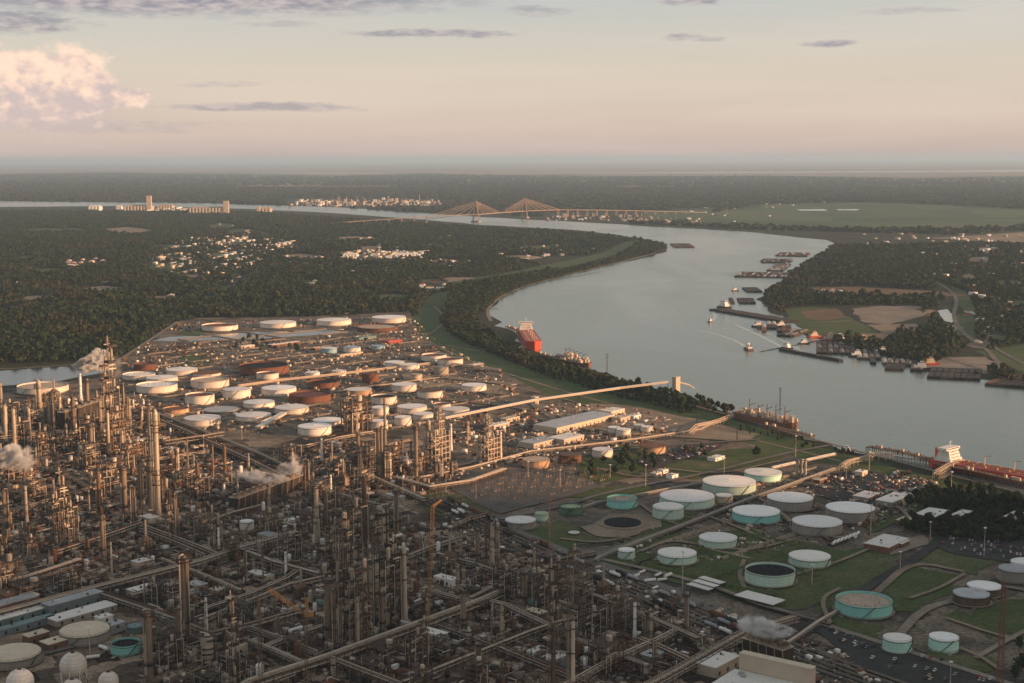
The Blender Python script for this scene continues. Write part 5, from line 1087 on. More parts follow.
BL = [(73, 608, 52, 13, 9, BLUEM, GROOF, 'long blue grey shed below the main pipe rack at left'), (82, 617, 58, 17, 5, CONC, WROOF, 'white roofed shed in front of the long blue grey shed'), (14, 622, 60, 9, 6, TEALM, WROOF, 'teal and white striped long shed at the left edge, rear one'), (20, 630, 60, 9, 5, BLUEM, TEALM, 'teal roofed long shed at the left edge, front one'), (8, 612, 50, 14, 9, STEELB, GROOF, 'grey roofed shed behind the teal ones at the left edge'),
 (36, 642, 18, 10, 7, BRICK, TROOF, 'small ochre roofed hut between the two cream domes'), (58, 647, 24, 13, 6, BRICK, TROOF, 'larger ochre roofed hut between the two cream domes'), (14, 602, 26, 16, 10, BRICK, STEELB, 'dark brown block under the pipe rack at left edge'), (30, 604, 12, 12, 8, BRICK, TROOF, 'orange brown hut near the left edge'), (50, 594, 20, 10, 5, BLUEM, GROOF, 'small blue shed beside the brown block'), (115, 628, 14, 9, 4, CONC, GROOF, 'small grey shed above the open teal tank'), (104, 622, 12, 9, 5, WPAINT, WROOF, 'small white shed above the open teal tank'),
 (143, 594, 26, 12, 6, CONC, WROOF, 'grey and white low building behind the branch pipe rack'), (222, 592, 20, 10, 4, BEIGE, TROOF, 'small tan building beyond the rising pipe rack'), (236, 653, 14, 12, 7, BEIGE, TROOF, 'tan shelter raised on one leg near the luffing crane'), (718, 670, 34, 17, 8, BEIGE, TPR, 'beige flat building left of the big beige building'), (652, 661, 16, 12, 6, CONC, GROOF, 'small grey roofed hut left of the beige flat building'), (555, 661, 22, 12, 4, CONC, WROOF, 'low pale roofed hut at bottom centre'), (538, 655, 16, 10, 4, WPAINT, WROOF, 'small white roofed hut left of the low pale one'),
 (575, 425, 138, 42, 8, BEIGE, GROOF, 'longest warehouse with a sunlit cream wall'), (566, 441.5, 44, 28, 7, BEIGE, WROOF, 'white roofed warehouse in front of the longest one'), (538, 445, 50, 26, 6.5, BEIGE, GROOF, 'tan warehouse joined left of the white roofed one'), (612, 415, 34, 22, 8, BEIGE, WROOF, 'small cream building behind the longest warehouse'), (621, 421, 24, 16, 6, BEIGE, TROOF, 'small tan building right of the longest warehouse'), (634, 418.5, 18, 12, 5, WPAINT, WROOF, 'white hut near the small paired tanks'), (498, 428, 34, 14, 6, BEIGE, TPR, 'low orange lit shed beside the small sunlit unit'), (510, 421, 30, 12, 5, BEIGE, TROOF, 'low tan shed under the long conveyor'),
 (886, 547, 44, 26, 6, BRICK, WROOF, 'brown walled office with a white roof on the grass'), (898, 546, 18, 16, 5, BRICK, WROOF, 'low white roofed wing of the brown office'), (893, 503, 46, 20, 6, CONC, WROOF, 'long pale roofed office below the parking lot'), (866, 499, 30, 18, 5, CONC, WROOF, 'small pale roofed office left of the long one'), (932, 518, 36, 22, 6, BRICK, WROOF, 'white roofed house among the dark trees'), (905, 499, 22, 12, 4.5, WPAINT, WROOF, 'small white roofed hut right of the long office'), (861, 476, 14, 10, 6, BEIGE, TPR, 'pink sunlit hut by the levee crossing'), (820, 483, 18, 9, 5, BRICK, TROOF, 'brown hut at the left end of the parking lot'), (905, 524, 18, 12, 5, BRICK, TROOF, 'brown hut at the edge of the dark trees'),
 (716, 460, 22, 12, 4, WPAINT, WROOF, 'white cottage on the lawn below the parked cars'), (656, 476, 12, 9, 4, BEIGE, WROOF, 'small white roofed house by the bend in the lane'), (663, 473, 11, 8, 4, WPAINT, TPR, 'small cream house right of the white roofed one'), (672, 478, 13, 9, 4, WPAINT, WROOF, 'small white house nearest the tank farm road'), (1016, 520, 30, 16, 5, WPAINT, WROOF, 'white roofed house at right among trees'), (962, 517, 30, 12, 4, BEIGE, WROOF, 'pale flat house hidden by the dark trees'),
 (392, 343, 40, 20, 6, REDP, REDP, 'red roofed shed in the back yard beside the levee'), (284, 346, 75, 14, 6, BRICK, WROOF, 'long low shed with a white roof edge behind the rusty tank'), (246, 348, 34, 14, 5, BEIGE, WROOF, 'cream shed left of the long low shed'), (365, 339, 50, 18, 5, TEALM, TEALM, 'green roofed shed behind the little light blue tank'), (476, 367, 28, 14, 5, BRICK, WROOF, 'red brown hut with white roof by the levee corner'), (350, 356, 60, 10, 5, BEIGE, TROOF, 'long tan shed in the back yard'), (318, 350, 26, 14, 5, BRICK, TROOF, 'small brown shed in the back yard')]
for b in BL: building(*b)
for i, (x, y) in enumerate(SHED):
    px, py = proj((x, y, 0)); k = i % 4; building(px, py, rnd.uniform(12, 26), rnd.uniform(8, 13), rnd.uniform(4, 7), (CONC, BEIGE, WPAINT, INSULD)[k], (GROOF, WROOF, WROOF, TROOF)[k], ('grey roofed', 'white roofed beige', 'all white', 'tan roofed')[k]+' plant shed '+near(px, py), ang=rnd.choice((50, -40)), bits=2)
def building3(p0, p1, p2, H, wall, roof, label, **kw):
    A, B_, C = at(*p0, H), at(*p1, H), at(*p2, H); v = B_-A; w = C-A; a = math.atan2(v.y, v.x); c = B_+(C-A); c = (c+A)/2
    wd = abs(-math.sin(a)*w.x+math.cos(a)*w.y); n = Vector((-math.sin(a), math.cos(a), 0)); s_ = 1 if n.dot(w) > 0 else -1; c = (A+B_)/2+n*s_*wd/2
    return building(p0[0], p0[1], v.length, wd, H, wall, roof, label, ang=math.degrees(a), world=(c.x, c.y), **kw)
for i in range(3):
    building3((692+i*6, 583-i*3.2), (713+i*6, 589-i*3.2), (688+i*6, 585-i*3.2), 4.5, CONC, WROOF, ('left', 'middle', 'right')[i]+' one of three white roofed racks in the rail yard', canopy=True, bits=0)
building3((747, 591), (785, 600.5), (736, 596), 4.5, CONC, WROOF, 'long flat white canopy below the black roofed tank', canopy=True, bits=0)
# the big beige building at the bottom edge: a high screen wall behind a lower roof
def big_building():
    A = at(741, 680); Bp = at(813, 697); v = (Bp-A); L_ = v.length; a = math.atan2(v.y, v.x); t = empty('office_block', ((A.x+Bp.x)/2, (A.y+Bp.y)/2, .2), a)
    tag(t, 'big beige building with a high parapet wall, at the bottom edge', 'building')
    H = hpx(A, 652); m = MB(); m.box((0, 0, H/2), (L_, 7, H)); m.build('screen_wall', BEIGE, t)
    m = MB(); m.box((0, 0, H+.15), (L_+.5, 7.5, .3)); m.build('coping', TROOF, t)
    m = MB(); m.box((0, -27.6, H*.2), (L_*1.1, 48, H*.4)); m.build('wall', BEIGE, t)
    m = MB(); m.box((0, -27.8, H*.4+.25), (L_*1.1+.6, 47.6, .5)); m.build('roof', TPR, t)
    for i in range(7): m = MB(); m.box((rnd.uniform(-.4, .4)*L_, rnd.uniform(-40, -10), H*.4+1.4), (rnd.uniform(2, 5), 3, 2)); m.build('roof_unit', GROOF, t)
    m = MB()
    for i in range(5): m.box((-L_/2+L_*(i+.5)/5, 3.55, H*.5), (2.6, .12, 2))
    m.build('window', GLASS, t); OCC.append((t.location.x, t.location.y, 40))
big_building()
# cooling towers: long boxes of louvred cells with fan stacks on top
def cooling_tower(p0, p1, ytop, n, Wd, label):
    A = at(*p0); B = at(*p1); v = B-A; L_ = v.length; c = (A+B)/2; t = empty('cooling_tower', (c.x, c.y, .2), math.atan2(v.y, v.x)); tag(t, label, 'cooling tower'); H = hpx(A, ytop)*.8
    m = MB()
    m.add([(-L_/2, -Wd*.4, 0), (L_/2, -Wd*.4, 0), (L_/2, Wd*.4, 0), (-L_/2, Wd*.4, 0), (-L_/2, -Wd/2, H), (L_/2, -Wd/2, H), (L_/2, Wd/2, H), (-L_/2, Wd/2, H)], [(0, 1, 5, 4), (1, 2, 6, 5), (2, 3, 7, 6), (3, 0, 4, 7), (4, 5, 6, 7)]); m.build('louvre_wall', STEEL, t)
    m = MB()
    for s in (-1, 1): m.beam((-L_/2, s*Wd/2, H+.9), (L_/2, s*Wd/2, H+.9), .2)
    m.box((0, 0, H+.15), (L_+.5, Wd+.5, .3)); m.build('deck', INSUL, t)
    for i in range(n): m = MB(); m.lathe([(Wd*.36, H+.3), (Wd*.28, H+2), (Wd*.32, H+3.6), (Wd*.29, H+3.6), (Wd*.25, H+2)], 16, (-L_/2+L_*(i+.5)/n, 0, 0), cap_top=False); m.build('fan_stack', INSULD, t)
    for i in range(n+1): m = MB(); x = -L_/2+L_*i/n; m.beam((x, -Wd*.42, 0), (x, -Wd*.52, H), .5); m.build('rib', INSUL, t)
    OCC.append((c.x, c.y, L_*.5)); return t
cooling_tower((234, 512), (300, 487), 495, 11, 14, 'long steaming cooling tower with a pale top deck in the dark refinery')
cooling_tower((748, 655), (788, 668), 632, 5, 14, 'steaming cooling tower behind the big beige building')
cooling_tower((62, 432), (100, 418), 408, 6, 12, 'sunlit low cooling tower among the left columns')
# ------------------------------------------------------------------ cranes
def lattice(m, a, b, w, n, bar, w2=None):
    a = Vector(a); b = Vector(b); w2 = w2 or w; d = (b-a).normalized(); up = Vector((0, 0, 1)) if abs(d.z) < .9 else Vector((0, 1, 0)); u = d.cross(up).normalized(); v = d.cross(u)
    def c(t): k = w+(w2-w)*t; p = a+(b-a)*t; return [p+u*k/2*x+v*k/2*y for x, y in ((-1, -1), (1, -1), (1, 1), (-1, 1))]
    for i in range(n):
        p = c(i/n); q = c((i+1)/n)
        for j in range(4): m.beam(p[j], q[j], bar); m.beam(p[j], q[(j+1) % 4], bar*.6); m.beam(q[j], q[(j+1) % 4], bar*.6)
def crawler():
    B = at(424, 634); t = empty('crawler_crane', (B.x, B.y, .3)); tag(t, 'crawler crane with a tall orange lattice boom standing nearly upright', 'crane')
    for s in (-1, 1): m = MB(); m.box((0, s*3.4, 1.1), (9, 1.4, 2.0)); m.build('track', RUBBER, t)
    m = MB(); m.box((0, 0, 2.9), (9, 4, 1.6)); m.box((-4.5, 0, 4.4), (2.6, 4.6, 2.6)); m.build('body', ORANGE, t)
    m = MB(); m.box((3.6, -2, 4.9), (2, 1.6, 2.4)); m.build('cab', GLASS, t)
    top = hpx(B, 508); m = MB(); e = Vector((8, 4, top)); lattice(m, (3, 0, 3.5), e, 2.6, 34, .26); m.build('boom', ORANGE, t)
    m = MB(); lattice(m, e, e+Vector((7, 2, 5)), 1.6, 6, .35, .8); m.build('jib', ORANGE, t)
    m = MB(); m.beam(e, (-5, 0, 5), .12); m.beam(e, (-5, 1, 5), .12); m.beam(e+Vector((7, 2, 5)), e+Vector((7, 2, -top*.6)), .1); m.build('cable', STEEL, t); OCC.append((B.x, B.y, 8))
crawler()
def luffer():
    B = at(307, 690); t = empty('tower_crane', (B.x, B.y, .3)); tag(t, 'orange luffing tower crane with its jib raised to the left', 'crane'); P = B; z = hpx(B, 617)
    m = MB(); lattice(m, (0, 0, 0), (0, 0, z), 1.9, 26, .2); m.build('mast', STEELB, t)
    tipz = hpx(B, 588); mp_ = mpp(B); m = MB(); lattice(m, (0, 0, z+1), (-34*mp_, 0, z+(tipz-z)*.95), 2.0, 14, .2); m.build('jib', ORANGE, t)
    m = MB(); m.box((1.5, 0, z+1.2), (8, 3, 2)); m.box((4.6, 0, z+2.6), (2.4, 3.4, 3)); m.build('machinery_deck', ORANGE, t)
    m = MB(); m.box((-1.6, -1.8, z+2), (1.8, 1.6, 2.2)); m.build('cab', GLASS, t)
    m = MB(); lattice(m, (1.5, 0, z+2), (1.0, 0, z+14), 1.6, 6, .35); m.build('top_frame', ORANGE, t)
    m = MB(); m.beam((1, 0, z+14), (-34*mp_, 0, z+(tipz-z)*.95), .14); m.beam((1, 0, z+14), (4.8, 0, z+3), .14); m.beam((-33*mp_, 0, z+(tipz-z)*.9), (-33*mp_, 0, 12), .1); m.build('cable', STEEL, t)
luffer()
def lattice_mast(px, yb, yt, w, mat, label, name='lattice_mast', arms=0):
    B = at(px, yb); z = hpx(B, yt); t = empty(name, (B.x, B.y, .2)); tag(t, label, 'mast'); m = MB(); ww = w*mpp(B); lattice(m, (0, 0, 0), (0, 0, z), ww*1.25, max(6, int(z/ww/1.2)), max(.18, ww*.12), ww*.7); m.build('tower_frame', mat, t)
    for i in range(arms): m = MB(); k = z*(.97-.13*i); m.beam((-ww*2.2, 0, k), (ww*2.2, 0, k), ww*.25); m.build('cross_arm', mat, t)
    m = MB(); m.beam((0, 0, z), (0, 0, z+ww*1.2), .2); m.build('tip', mat, t); return t
lattice_mast(549.7, 690, 497, 2.2, STEELB, 'very tall slim lattice mast crossing the tank farm, bottom centre', arms=1)
lattice_mast(999, 700, 582, 4, BRICK, 'rust red lattice mast at the right edge')
lattice_mast(261, 690, 598, 3, STEELB, 'dark lattice mast left of the orange luffing crane')
lattice_mast(605/3.94+415, 690, 560, 3, STEELB, 'second tall dark lattice mast at bottom centre')
for px, yb, yt, lb in [(42, 356, 343, 'far transmission pylon in the dark forest at left'), (106, 355, 338, 'far transmission pylon near the forest edge'), (413, 312, 301, 'pylon at the far end of the levee'), (780, 407, 388, 'thin mast on the river shore'), (607, 376, 354, 'dark mast on the river shore beside the trees'), (737, 441, 425, 'short mast beside the zigzag pipe bridge'), (697, 428, 411, 'short mast by the bare ground')]:
    lattice_mast(px, yb, yt, 1.0, STEEL, lb, arms=2)
def pole_proto():
    t = empty('light_mast'); m = MB(); m.cyl((0, 0, 0), (0, 0, 30), .45, .2, 8); m.build('pole', PIPEG, t); m = MB(); m.lathe([(1.3, 29.4), (1.5, 29.8), (1.5, 30.4), (.4, 30.8)], 10); m.build('lamp_ring', WPAINT, t); return Proto(t)
PP = pole_proto()
for i, (px, yb, yt) in enumerate([(682.5, 590, 552), (870.6, 535, 506), (984, 557, 528), (951, 495, 472), (869, 471, 452), (795.5, 457, 436), (645.6, 487, 465), (446, 492, 467), (724, 476, 458), (204, 455, 436), (242, 440, 428), (322, 466, 440), (528, 478, 462), (900, 570, 552), (846, 480, 468), (930, 540, 522), (610, 478, 465), (742, 560, 543), (812, 585, 565), (90, 655, 628), (476, 500, 478), (403, 500, 478), (232, 485, 462), (560, 488, 470), (702, 655, 632), (760, 640, 622), (950, 690, 662)]):
    B = at(px, yb); o = PP.put((B.x, B.y, .3), 0, (1, 1, hpx(B, yt)/30)); tag(o, 'slender pale light mast '+('on the grass and roads of the tank farm' if px > 600 else 'in the yards left of the tank farm'), 'light mast', 'tall light masts')
# substation: rows of slim gantries
def gantry_proto():
    t = empty('substation_gantry'); m = MB()
    for s in (-6, 6): m.beam((s, 0, 0), (s, 0, 14), .16)
    m.build('post', INSULD, t); m = MB(); m.beam((-6, 0, 11), (6, 0, 11), .14); m.beam((-6, 0, 8), (6, 0, 8), .1)
    for x in (-4, 0, 4): m.beam((x, 0, 11), (x, 0, 9), .3)
    m.build('crossbeam', INSULD, t); m = MB()
    for x in (-4, -1, 3): m.box((x, 4, 1.2), (1.4, 1.2, 2.4)); m.beam((x, 4, 2.4), (x, 4, 4.4), .25)
    m.build('switchgear', INSULD, t); return Proto(t)
GP = gantry_proto(); A0 = at(465, 493); U = (at(548, 470)-A0); V_ = (at(513, 513)-A0)
for i in range(8):
    for j in range(5):
        p = A0+U*(i+.5)/8*1.25+V_*(j+.5)/5; o = GP.put((p.x, p.y, .5), R(45+rnd.uniform(-2, 2)), (1, 1, rnd.uniform(.6, 1.0))); tag(o, 'thin grey gantry standing among many alike in the substation yard', 'gantry', 'gantries of the substation')
A0 = at(414, 497); U = (at(445, 490)-A0); V_ = (at(470, 522)-A0)
for i in range(5):
    for j in range(8):
        p = A0+U*(i+.5)/5+V_*(j+.5)/8; o = GP.put((p.x, p.y, .5), R(45), (.7, .7, .55)); tag(o, 'low pale gantry on the green plot in front of the substation', 'gantry', 'gantries on the green plot')
# ------------------------------------------------------------------ railway and wagons
RAIL = M('rail_steel', (.16, .12, .10), (.10, .075, .06), scale=.1, pos=True); BAL = ground_mat('ballast', [(.3, (.10, .085, .07)), (.7, (.17, .145, .12))], .05, .3)
TRK = [at(430, 500), at(545, 556), at(640, 592), at(760, 642), at(920, 700)]
def offset_line(P, d):
    out = []
    for i, p in enumerate(P):
        v = (P[min(i+1, len(P)-1)]-P[max(i-1, 0)]).normalized(); out.append((p.x-v.y*d, p.y+v.x*d))
    return out
for k in range(5):
    l = offset_line(TRK, -14+7*k); strip('railway', l, 4.2, 2.0+.03*k, BAL, 2, True)
    for s in (-.75, .75): strip('railway', [(x+s, y) for x, y in l], .28, 2.22, RAIL, 2, True)
def wagon_proto(mat, tank_=True):
    t = empty('rail_wagon'); m = MB(); m.box((0, 0, 1.1), (15, 2.4, .5)); m.build('underframe', STEEL, t)
    m = MB()
    if tank_: m.cyl((-6.6, 0, 2.9), (6.6, 0, 2.9), 1.5, n=12); m.cyl((0, 0, 4.2), (0, 0, 5), .7, n=8)
    else: m.box((0, 0, 3), (14.4, 2.8, 3.2))
    m.build('tank_body' if tank_ else 'hopper_body', mat, t)
    for x in (-5, 5): m = MB(); [m.cyl((x+d, -1.1, .5), (x+d, 1.1, .5), .45, n=8) for d in (-.9, .9)]; m.build('bogie', RUBBER, t)
    return Proto(t)
WP = [('white', wagon_proto(WPAINT)), ('black', wagon_proto(RUBBER)), ('grey', wagon_proto(GROOF)), ('rust brown', wagon_proto(RUST, False))]
for k in range(5):
    l = offset_line(TRK, -14+7*k)
    for i in range(3):
        a = Vector(l[i]); b = Vector(l[i+1]); n = int((b-a).length/17)
        for j in range(1, n-1):
            if rnd.random() < .55 or (k+i) % 3 == 0: continue
            c, p = WP[rnd.choice((0, 1, 1, 2, 3, 3))]; q = a+(b-a)*(j+.5)/n; px, py = proj((q.x, q.y, 0)); d = b-a
            if px > 830: continue
            o = p.put((q.x, q.y, 2.2), math.atan2(d.y, d.x)); tag(o, f'{c} rail wagon on the siding '+('near the substation' if px < 560 else 'below the mint tanks' if px < 680 else 'close to the white canopy'), 'rail wagon', 'wagons standing on the sidings')
# ------------------------------------------------------------------ cars and trailers
def car_proto(mat):
    m = MB()
    m.add([(-2.2, -.85, .35), (2.2, -.85, .35), (2.2, .85, .35), (-2.2, .85, .35), (-2.2, -.85, .95), (2.2, -.85, .85), (2.2, .85, .85), (-2.2, .85, .95)], [(3, 2, 1, 0), (0, 1, 5, 4), (1, 2, 6, 5), (2, 3, 7, 6), (3, 0, 4, 7), (4, 5, 6, 7)], mat)
    m.add([(-1.7, -.8, .94), (1.1, -.8, .9), (1.1, .8, .9), (-1.7, .8, .94), (-1.2, -.62, 1.45), (.4, -.62, 1.45), (.4, .62, 1.45), (-1.2, .62, 1.45)], [(0, 1, 5, 4), (1, 2, 6, 5), (2, 3, 7, 6), (3, 0, 4, 7)], GLASS)
    m.add([(-1.2, -.62, 1.46), (.4, -.62, 1.46), (.4, .62, 1.46), (-1.2, .62, 1.46)], [(0, 1, 2, 3)], mat)
    for x in (-1.4, 1.4):
        for s in (-1, 1): m.cyl((x, s*.7, .33), (x, s*.9, .33), .33, n=8, mat=RUBBER)
    return m
CC = [('white', WPAINT), ('white', WPAINT), ('silver grey', GROOF), ('black', RUBBER), ('dark blue', BLUEM), ('red', REDP), ('dark grey', STEEL), ('beige', BEIGE)]
CPR = [(c, car_proto(mt).mesh('parked_car')) for c, mt in CC]
ncar = 0
def lot(pts, where, mx, ang, occ=.72, row=9.5, step=3.0, z=1.25):
    global ncar
    P = [(p.x, p.y) for p in poly(pts)]; cx = sum(p[0] for p in P)/len(P); cy = sum(p[1] for p in P)/len(P); c, s = math.cos(R(ang)), math.sin(R(ang)); k = 0; cand = []
    for i in range(-40, 41):
        for j in range(-60, 61):
            u = j*step; v = i*row+(0 if i % 2 else 3.4); x = cx+u*c-v*s; y = cy+u*s+v*c
            if inpoly(np.array([x]), np.array([y]), P)[0] and rnd.random() < occ and not near_occ(x, y, 1): cand.append((x, y))
    rnd.shuffle(cand); cand = cand[:mx]
    for x, y in cand:
        q = rnd.randrange(8); o = bpy.data.objects.new('parked_car', CPR[q][1]); COL.objects.link(o); o.location = (x, y, z); o.rotation_euler.z = R(ang+90)+rnd.choice((0, math.pi))+rnd.uniform(-.04, .04); sc = rnd.uniform(1.0, 1.2); o.scale = (sc, sc, sc*1.1)
        tag(o, f'{CPR[q][0]} car parked in {where}', 'car', 'cars parked in '+where); ncar += 1
lot([(804, 487), (830, 475), (865, 471), (938, 484), (922, 497), (880, 504), (850, 494)], 'the crowded lot beside the levee', 120, 30)
lot([(938, 540), (960, 534), (1045, 549), (1040, 562), (1000, 560), (948, 551)], 'the lot in front of the dark trees', 62, -20)
lot([(634, 462), (690, 446), (718, 447), (700, 455), (652, 469)], 'the long lot above the lawn', 64, 42)
lot([(818, 633), (835, 630), (900, 646), (1000, 682), (950, 690), (860, 662)], 'the lot beside the two small mint tanks', 34, -35, .3)
def trailer_proto():
    t = empty('tank_trailer'); m = MB(); m.cyl((-5, 0, 2.2), (5, 0, 2.2), 1.25, n=12); m.build('tank_body', WPAINT, t); m = MB()
    for x in (-4, -3, 4): m.cyl((x, -1.1, .5), (x, 1.1, .5), .5, n=8)
    m.build('wheel', RUBBER, t); m = MB(); m.box((0, 0, 1.0), (10.5, 1.0, .3)); m.build('chassis', STEEL, t); return Proto(t)
TP = trailer_proto()
for i in range(7):
    B = at(834+i*3.9, 546-i*1.5); o = TP.put((B.x, B.y, 1.3), R(62), 1.1); tag(o, 'white tank trailer parked in a slanting row by the nearest grey tank, '+ORDW[i], 'trailer', 'white tank trailers in a row')
for i, (px, py) in enumerate([(636, 578), (642, 574), (93, 660), (650, 583), (658, 577), (662, 582), (120, 655), (104, 651), (668, 578), (655, 590), (732, 620), (740, 624)]):
    B = at(px, py); o = TP.put((B.x, B.y, .5), R(rnd.choice((-40, 50, 20))), rnd.uniform(.8, 1.1)); tag(o, 'white tank trailer standing '+('by the cream domed tank' if px < 200 else 'in the yard left of the rail racks' if px < 700 else 'below the rail racks'), 'trailer', 'white tank trailers standing about')
# ------------------------------------------------------------------ ships, boats, barges
def ship(name, pa, pb, Wd, Hh, hull, deckm, label, cat='ship', sup=True, gear='pipes', boot=None, hz=0.0, supmat=None):
    S_ = at(*pa); B = at(*pb); v = B-S_; L_ = v.length; c = (S_+B)/2; t = empty(name, (c.x, c.y, .3), math.atan2(v.y, v.x)); tag(t, label, cat)
    st = [(-.5, .72, 1.02), (-.47, .9, 1.0), (-.4, 1, .97), (-.2, 1, .95), (.2, 1, .95), (.36, .98, .97), (.43, .78, 1.02), (.47, .48, 1.07), (.5, .06, 1.12)]
    vs = []; fs = []
    for x, w, h in st: vs += [(x*L_-(.012*L_ if x > .45 else 0), -w*Wd*.46*(1 if x < .4 else .75), -.3), (x*L_, -w*Wd/2, h*Hh), (x*L_, w*Wd/2, h*Hh), (x*L_-(.012*L_ if x > .45 else 0), w*Wd*.46*(1 if x < .4 else .75), -.3)]
    n = len(st)
    for i in range(n-1): a, b = 4*i, 4*i+4; fs += [(a, b, b+1, a+1), (a+2, b+2, b+3, a+3)]
    fs += [(0, 1, 2, 3), (4*n-1, 4*n-2, 4*n-3, 4*n-4)]
    m = MB(); m.add(vs, fs); m.build('hull', hull, t)
    m = MB(); vs = []; fs = []
    for x, w, h in st: vs += [(x*L_*.995, -w*Wd/2*.97, h*Hh-.5), (x*L_*.995, w*Wd/2*.97, h*Hh-.5)]
    for i in range(n-1): fs.append((2*i, 2*i+2, 2*i+3, 2*i+1))
    m.add(vs, fs); m.build('deck', deckm, t)
    q = random.Random(int(pa[0]))
    if sup:
        x = -.40*L_; z = Hh; ws = supmat or WPAINT; m = MB()
        for i, (l, w, h) in enumerate([(22, .86, 4), (18, .78, 3.4), (16, .74, 3.2), (14, .7, 3.2), (13, 1.0, 3)]): m.box((x, 0, z+h/2), (l, Wd*w, h-.02)); z += h
        m.build('deckhouse', ws, t); m = MB(); m.box((x+6.55, 0, z-1.3), (.12, Wd*.92, 1.1))
        for k in range(4): m.box((x+11.05-k*1.0-(.9 if k else 0), 0, Hh+2+k*3.35), (.12, Wd*.6, .8))
        m.build('window', GLASS, t)
        m = MB(); m.lathe([(.3, z), (.25, z+9)], 6, (x+2, 0, 0)); m.beam((x+2, -4, z+6), (x+2, 4, z+6), .3); m.build('mast', ws, t)
        m = MB(); m.box((x-11-2, 0, Hh+7), (6, Wd*.28, 14)); m.build('funnel', hull, t)
    m = MB()
    if gear == 'pipes':
        for k in (-1, 0, 1): m.beam((-.32*L_, k*2.2, Hh+1.2), (.42*L_, k*2.2, Hh+1.2), .7)
        for i in range(9): x = (-.3+.08*i)*L_; m.beam((x, -Wd*.4, Hh+.9), (x, Wd*.4, Hh+.9), .5); m.box((x+3, q.choice((-1, 1))*Wd*.25, Hh+1), (3, 3, 2.2))
        m.build('deck_pipe', ORANGE if deckm is REDP or deckm is RUST else PIPEG, t)
        for i in range(3):
            m = MB(); x = (-.15+.2*i)*L_; m.cyl((x, 0, Hh), (x, 0, Hh+13), .9, .7, 8); m.beam((x, 0, Hh+12), (x+13, q.uniform(-3, 3), Hh+15), 1.0); m.build('deck_crane', BEIGE, t)
    elif gear == 'busy':
        for i in range(46): h = q.uniform(2, 9); m.box((q.uniform(-.42, .42)*L_, q.uniform(-.4, .4)*Wd, Hh+h/2-.5), (q.uniform(2, 8), q.uniform(2, 6), h), q.random())
        m.build('deck_gear', BEIGE, t)
        for i in range(5): m = MB(); x = (-.3+.15*i)*L_; m.cyl((x, 0, Hh), (x, 0, Hh+q.uniform(12, 22)), .8, .5, 6); m.beam((x, 0, Hh+12), (x+9, 3, Hh+16), .8); m.build('derrick', RUST, t)
    m = MB(); m.cyl((.455*L_, 0, Hh), (.455*L_, 0, Hh+11), .5, .3, 6); m.beam((.455*L_, -2, Hh+8), (.455*L_, 2, Hh+8), .4); m.build('foremast', BEIGE, t)
    m = MB()
    for s in (-1, 1): m.beam((-.48*L_, s*Wd*.47, Hh+.9), (.38*L_, s*Wd*.49, Hh+.9), .16)
    m.build('rail', WPAINT, t)
    return t
ship('tanker', (525, 336), (535, 351), 33, 17, SHIPRED, SHIPRED, 'bright red tanker with white deckhouse, bow on, at the bend of the river')
ship('tanker', (934, 465), (1085, 492), 30, 9, SHIPRED, REDP, 'long red tanker with white deckhouse moored at right behind the levee')
ship('cargo_ship', (738, 417), (797, 430), 28, 9, BRICK, RUST, 'rust red ship with crowded deck and white mast, beside the shore trees', gear='busy', sup=False)
ship('cargo_ship', (560, 359), (589, 368), 26, 8, BRICK, RUST, 'small brown ship with crowded deck behind the shore trees', gear='busy', sup=False)
# docks
def dock(pts, w, h, label, mat=None, dense=9):
    P = [at(x, y) for x, y in pts]; o0 = P[0]; t = empty('dock', (o0.x, o0.y, .3)); tag(t, label, 'dock'); m = MB(); g = MB()
    for a, b in zip(P[:-1], P[1:]):
        a = a-o0; b = b-o0; m.beam(a+Vector((0, 0, h)), b+Vector((0, 0, h)), w, .9); d = b-a; n = max(1, int(d.length/dense)); u = Vector((-d.y, d.x, 0)).normalized()*w*.42
        for i in range(n+1):
            for s in (-1, 0, 1): p = a+d*i/n+u*s; g.cyl((p.x, p.y, -.3), (p.x, p.y, h+(2.5 if s and i % 2 else 0)), .55, n=6)
    m.build('platform', mat or STEELB, t); g.build('pile', STEEL, t)
    m = MB(); q = random.Random(int(pts[0][0]))
    for a, b in zip(P[:-1], P[1:]):
        for i in range(int((b-a).length/16)): p = a+(b-a)*q.random()-o0; m.box((p.x, p.y, h+2), (3, 3, 3.4), .8)
    m.build('dock_shed', BEIGE, t); return t
dock([(868, 452), (900, 457), (935, 466)], 12, 7, 'dark piled dock left of the long red tanker')
dock([(935, 469), (980, 478), (1060, 497)], 9, 7, 'dock alongside the long red tanker')
dock([(508, 330), (519, 334), (524, 341)], 14, 8, 'dark dock left of the bright red tanker', dense=14)
dock([(540, 357), (556, 362), (575, 366)], 10, 7, 'dock beside the small brown ship')
dock([(765, 429), (800, 437), (812, 441)], 8, 6, 'dock beside the rust red ship')
rack([(936, 473), (948, 466), (962, 461)], 9, 10, 'beige frame loading bridge beside the white deckhouse', 4, mat=BEIGE, pipemat=BEIGE, zr=6)
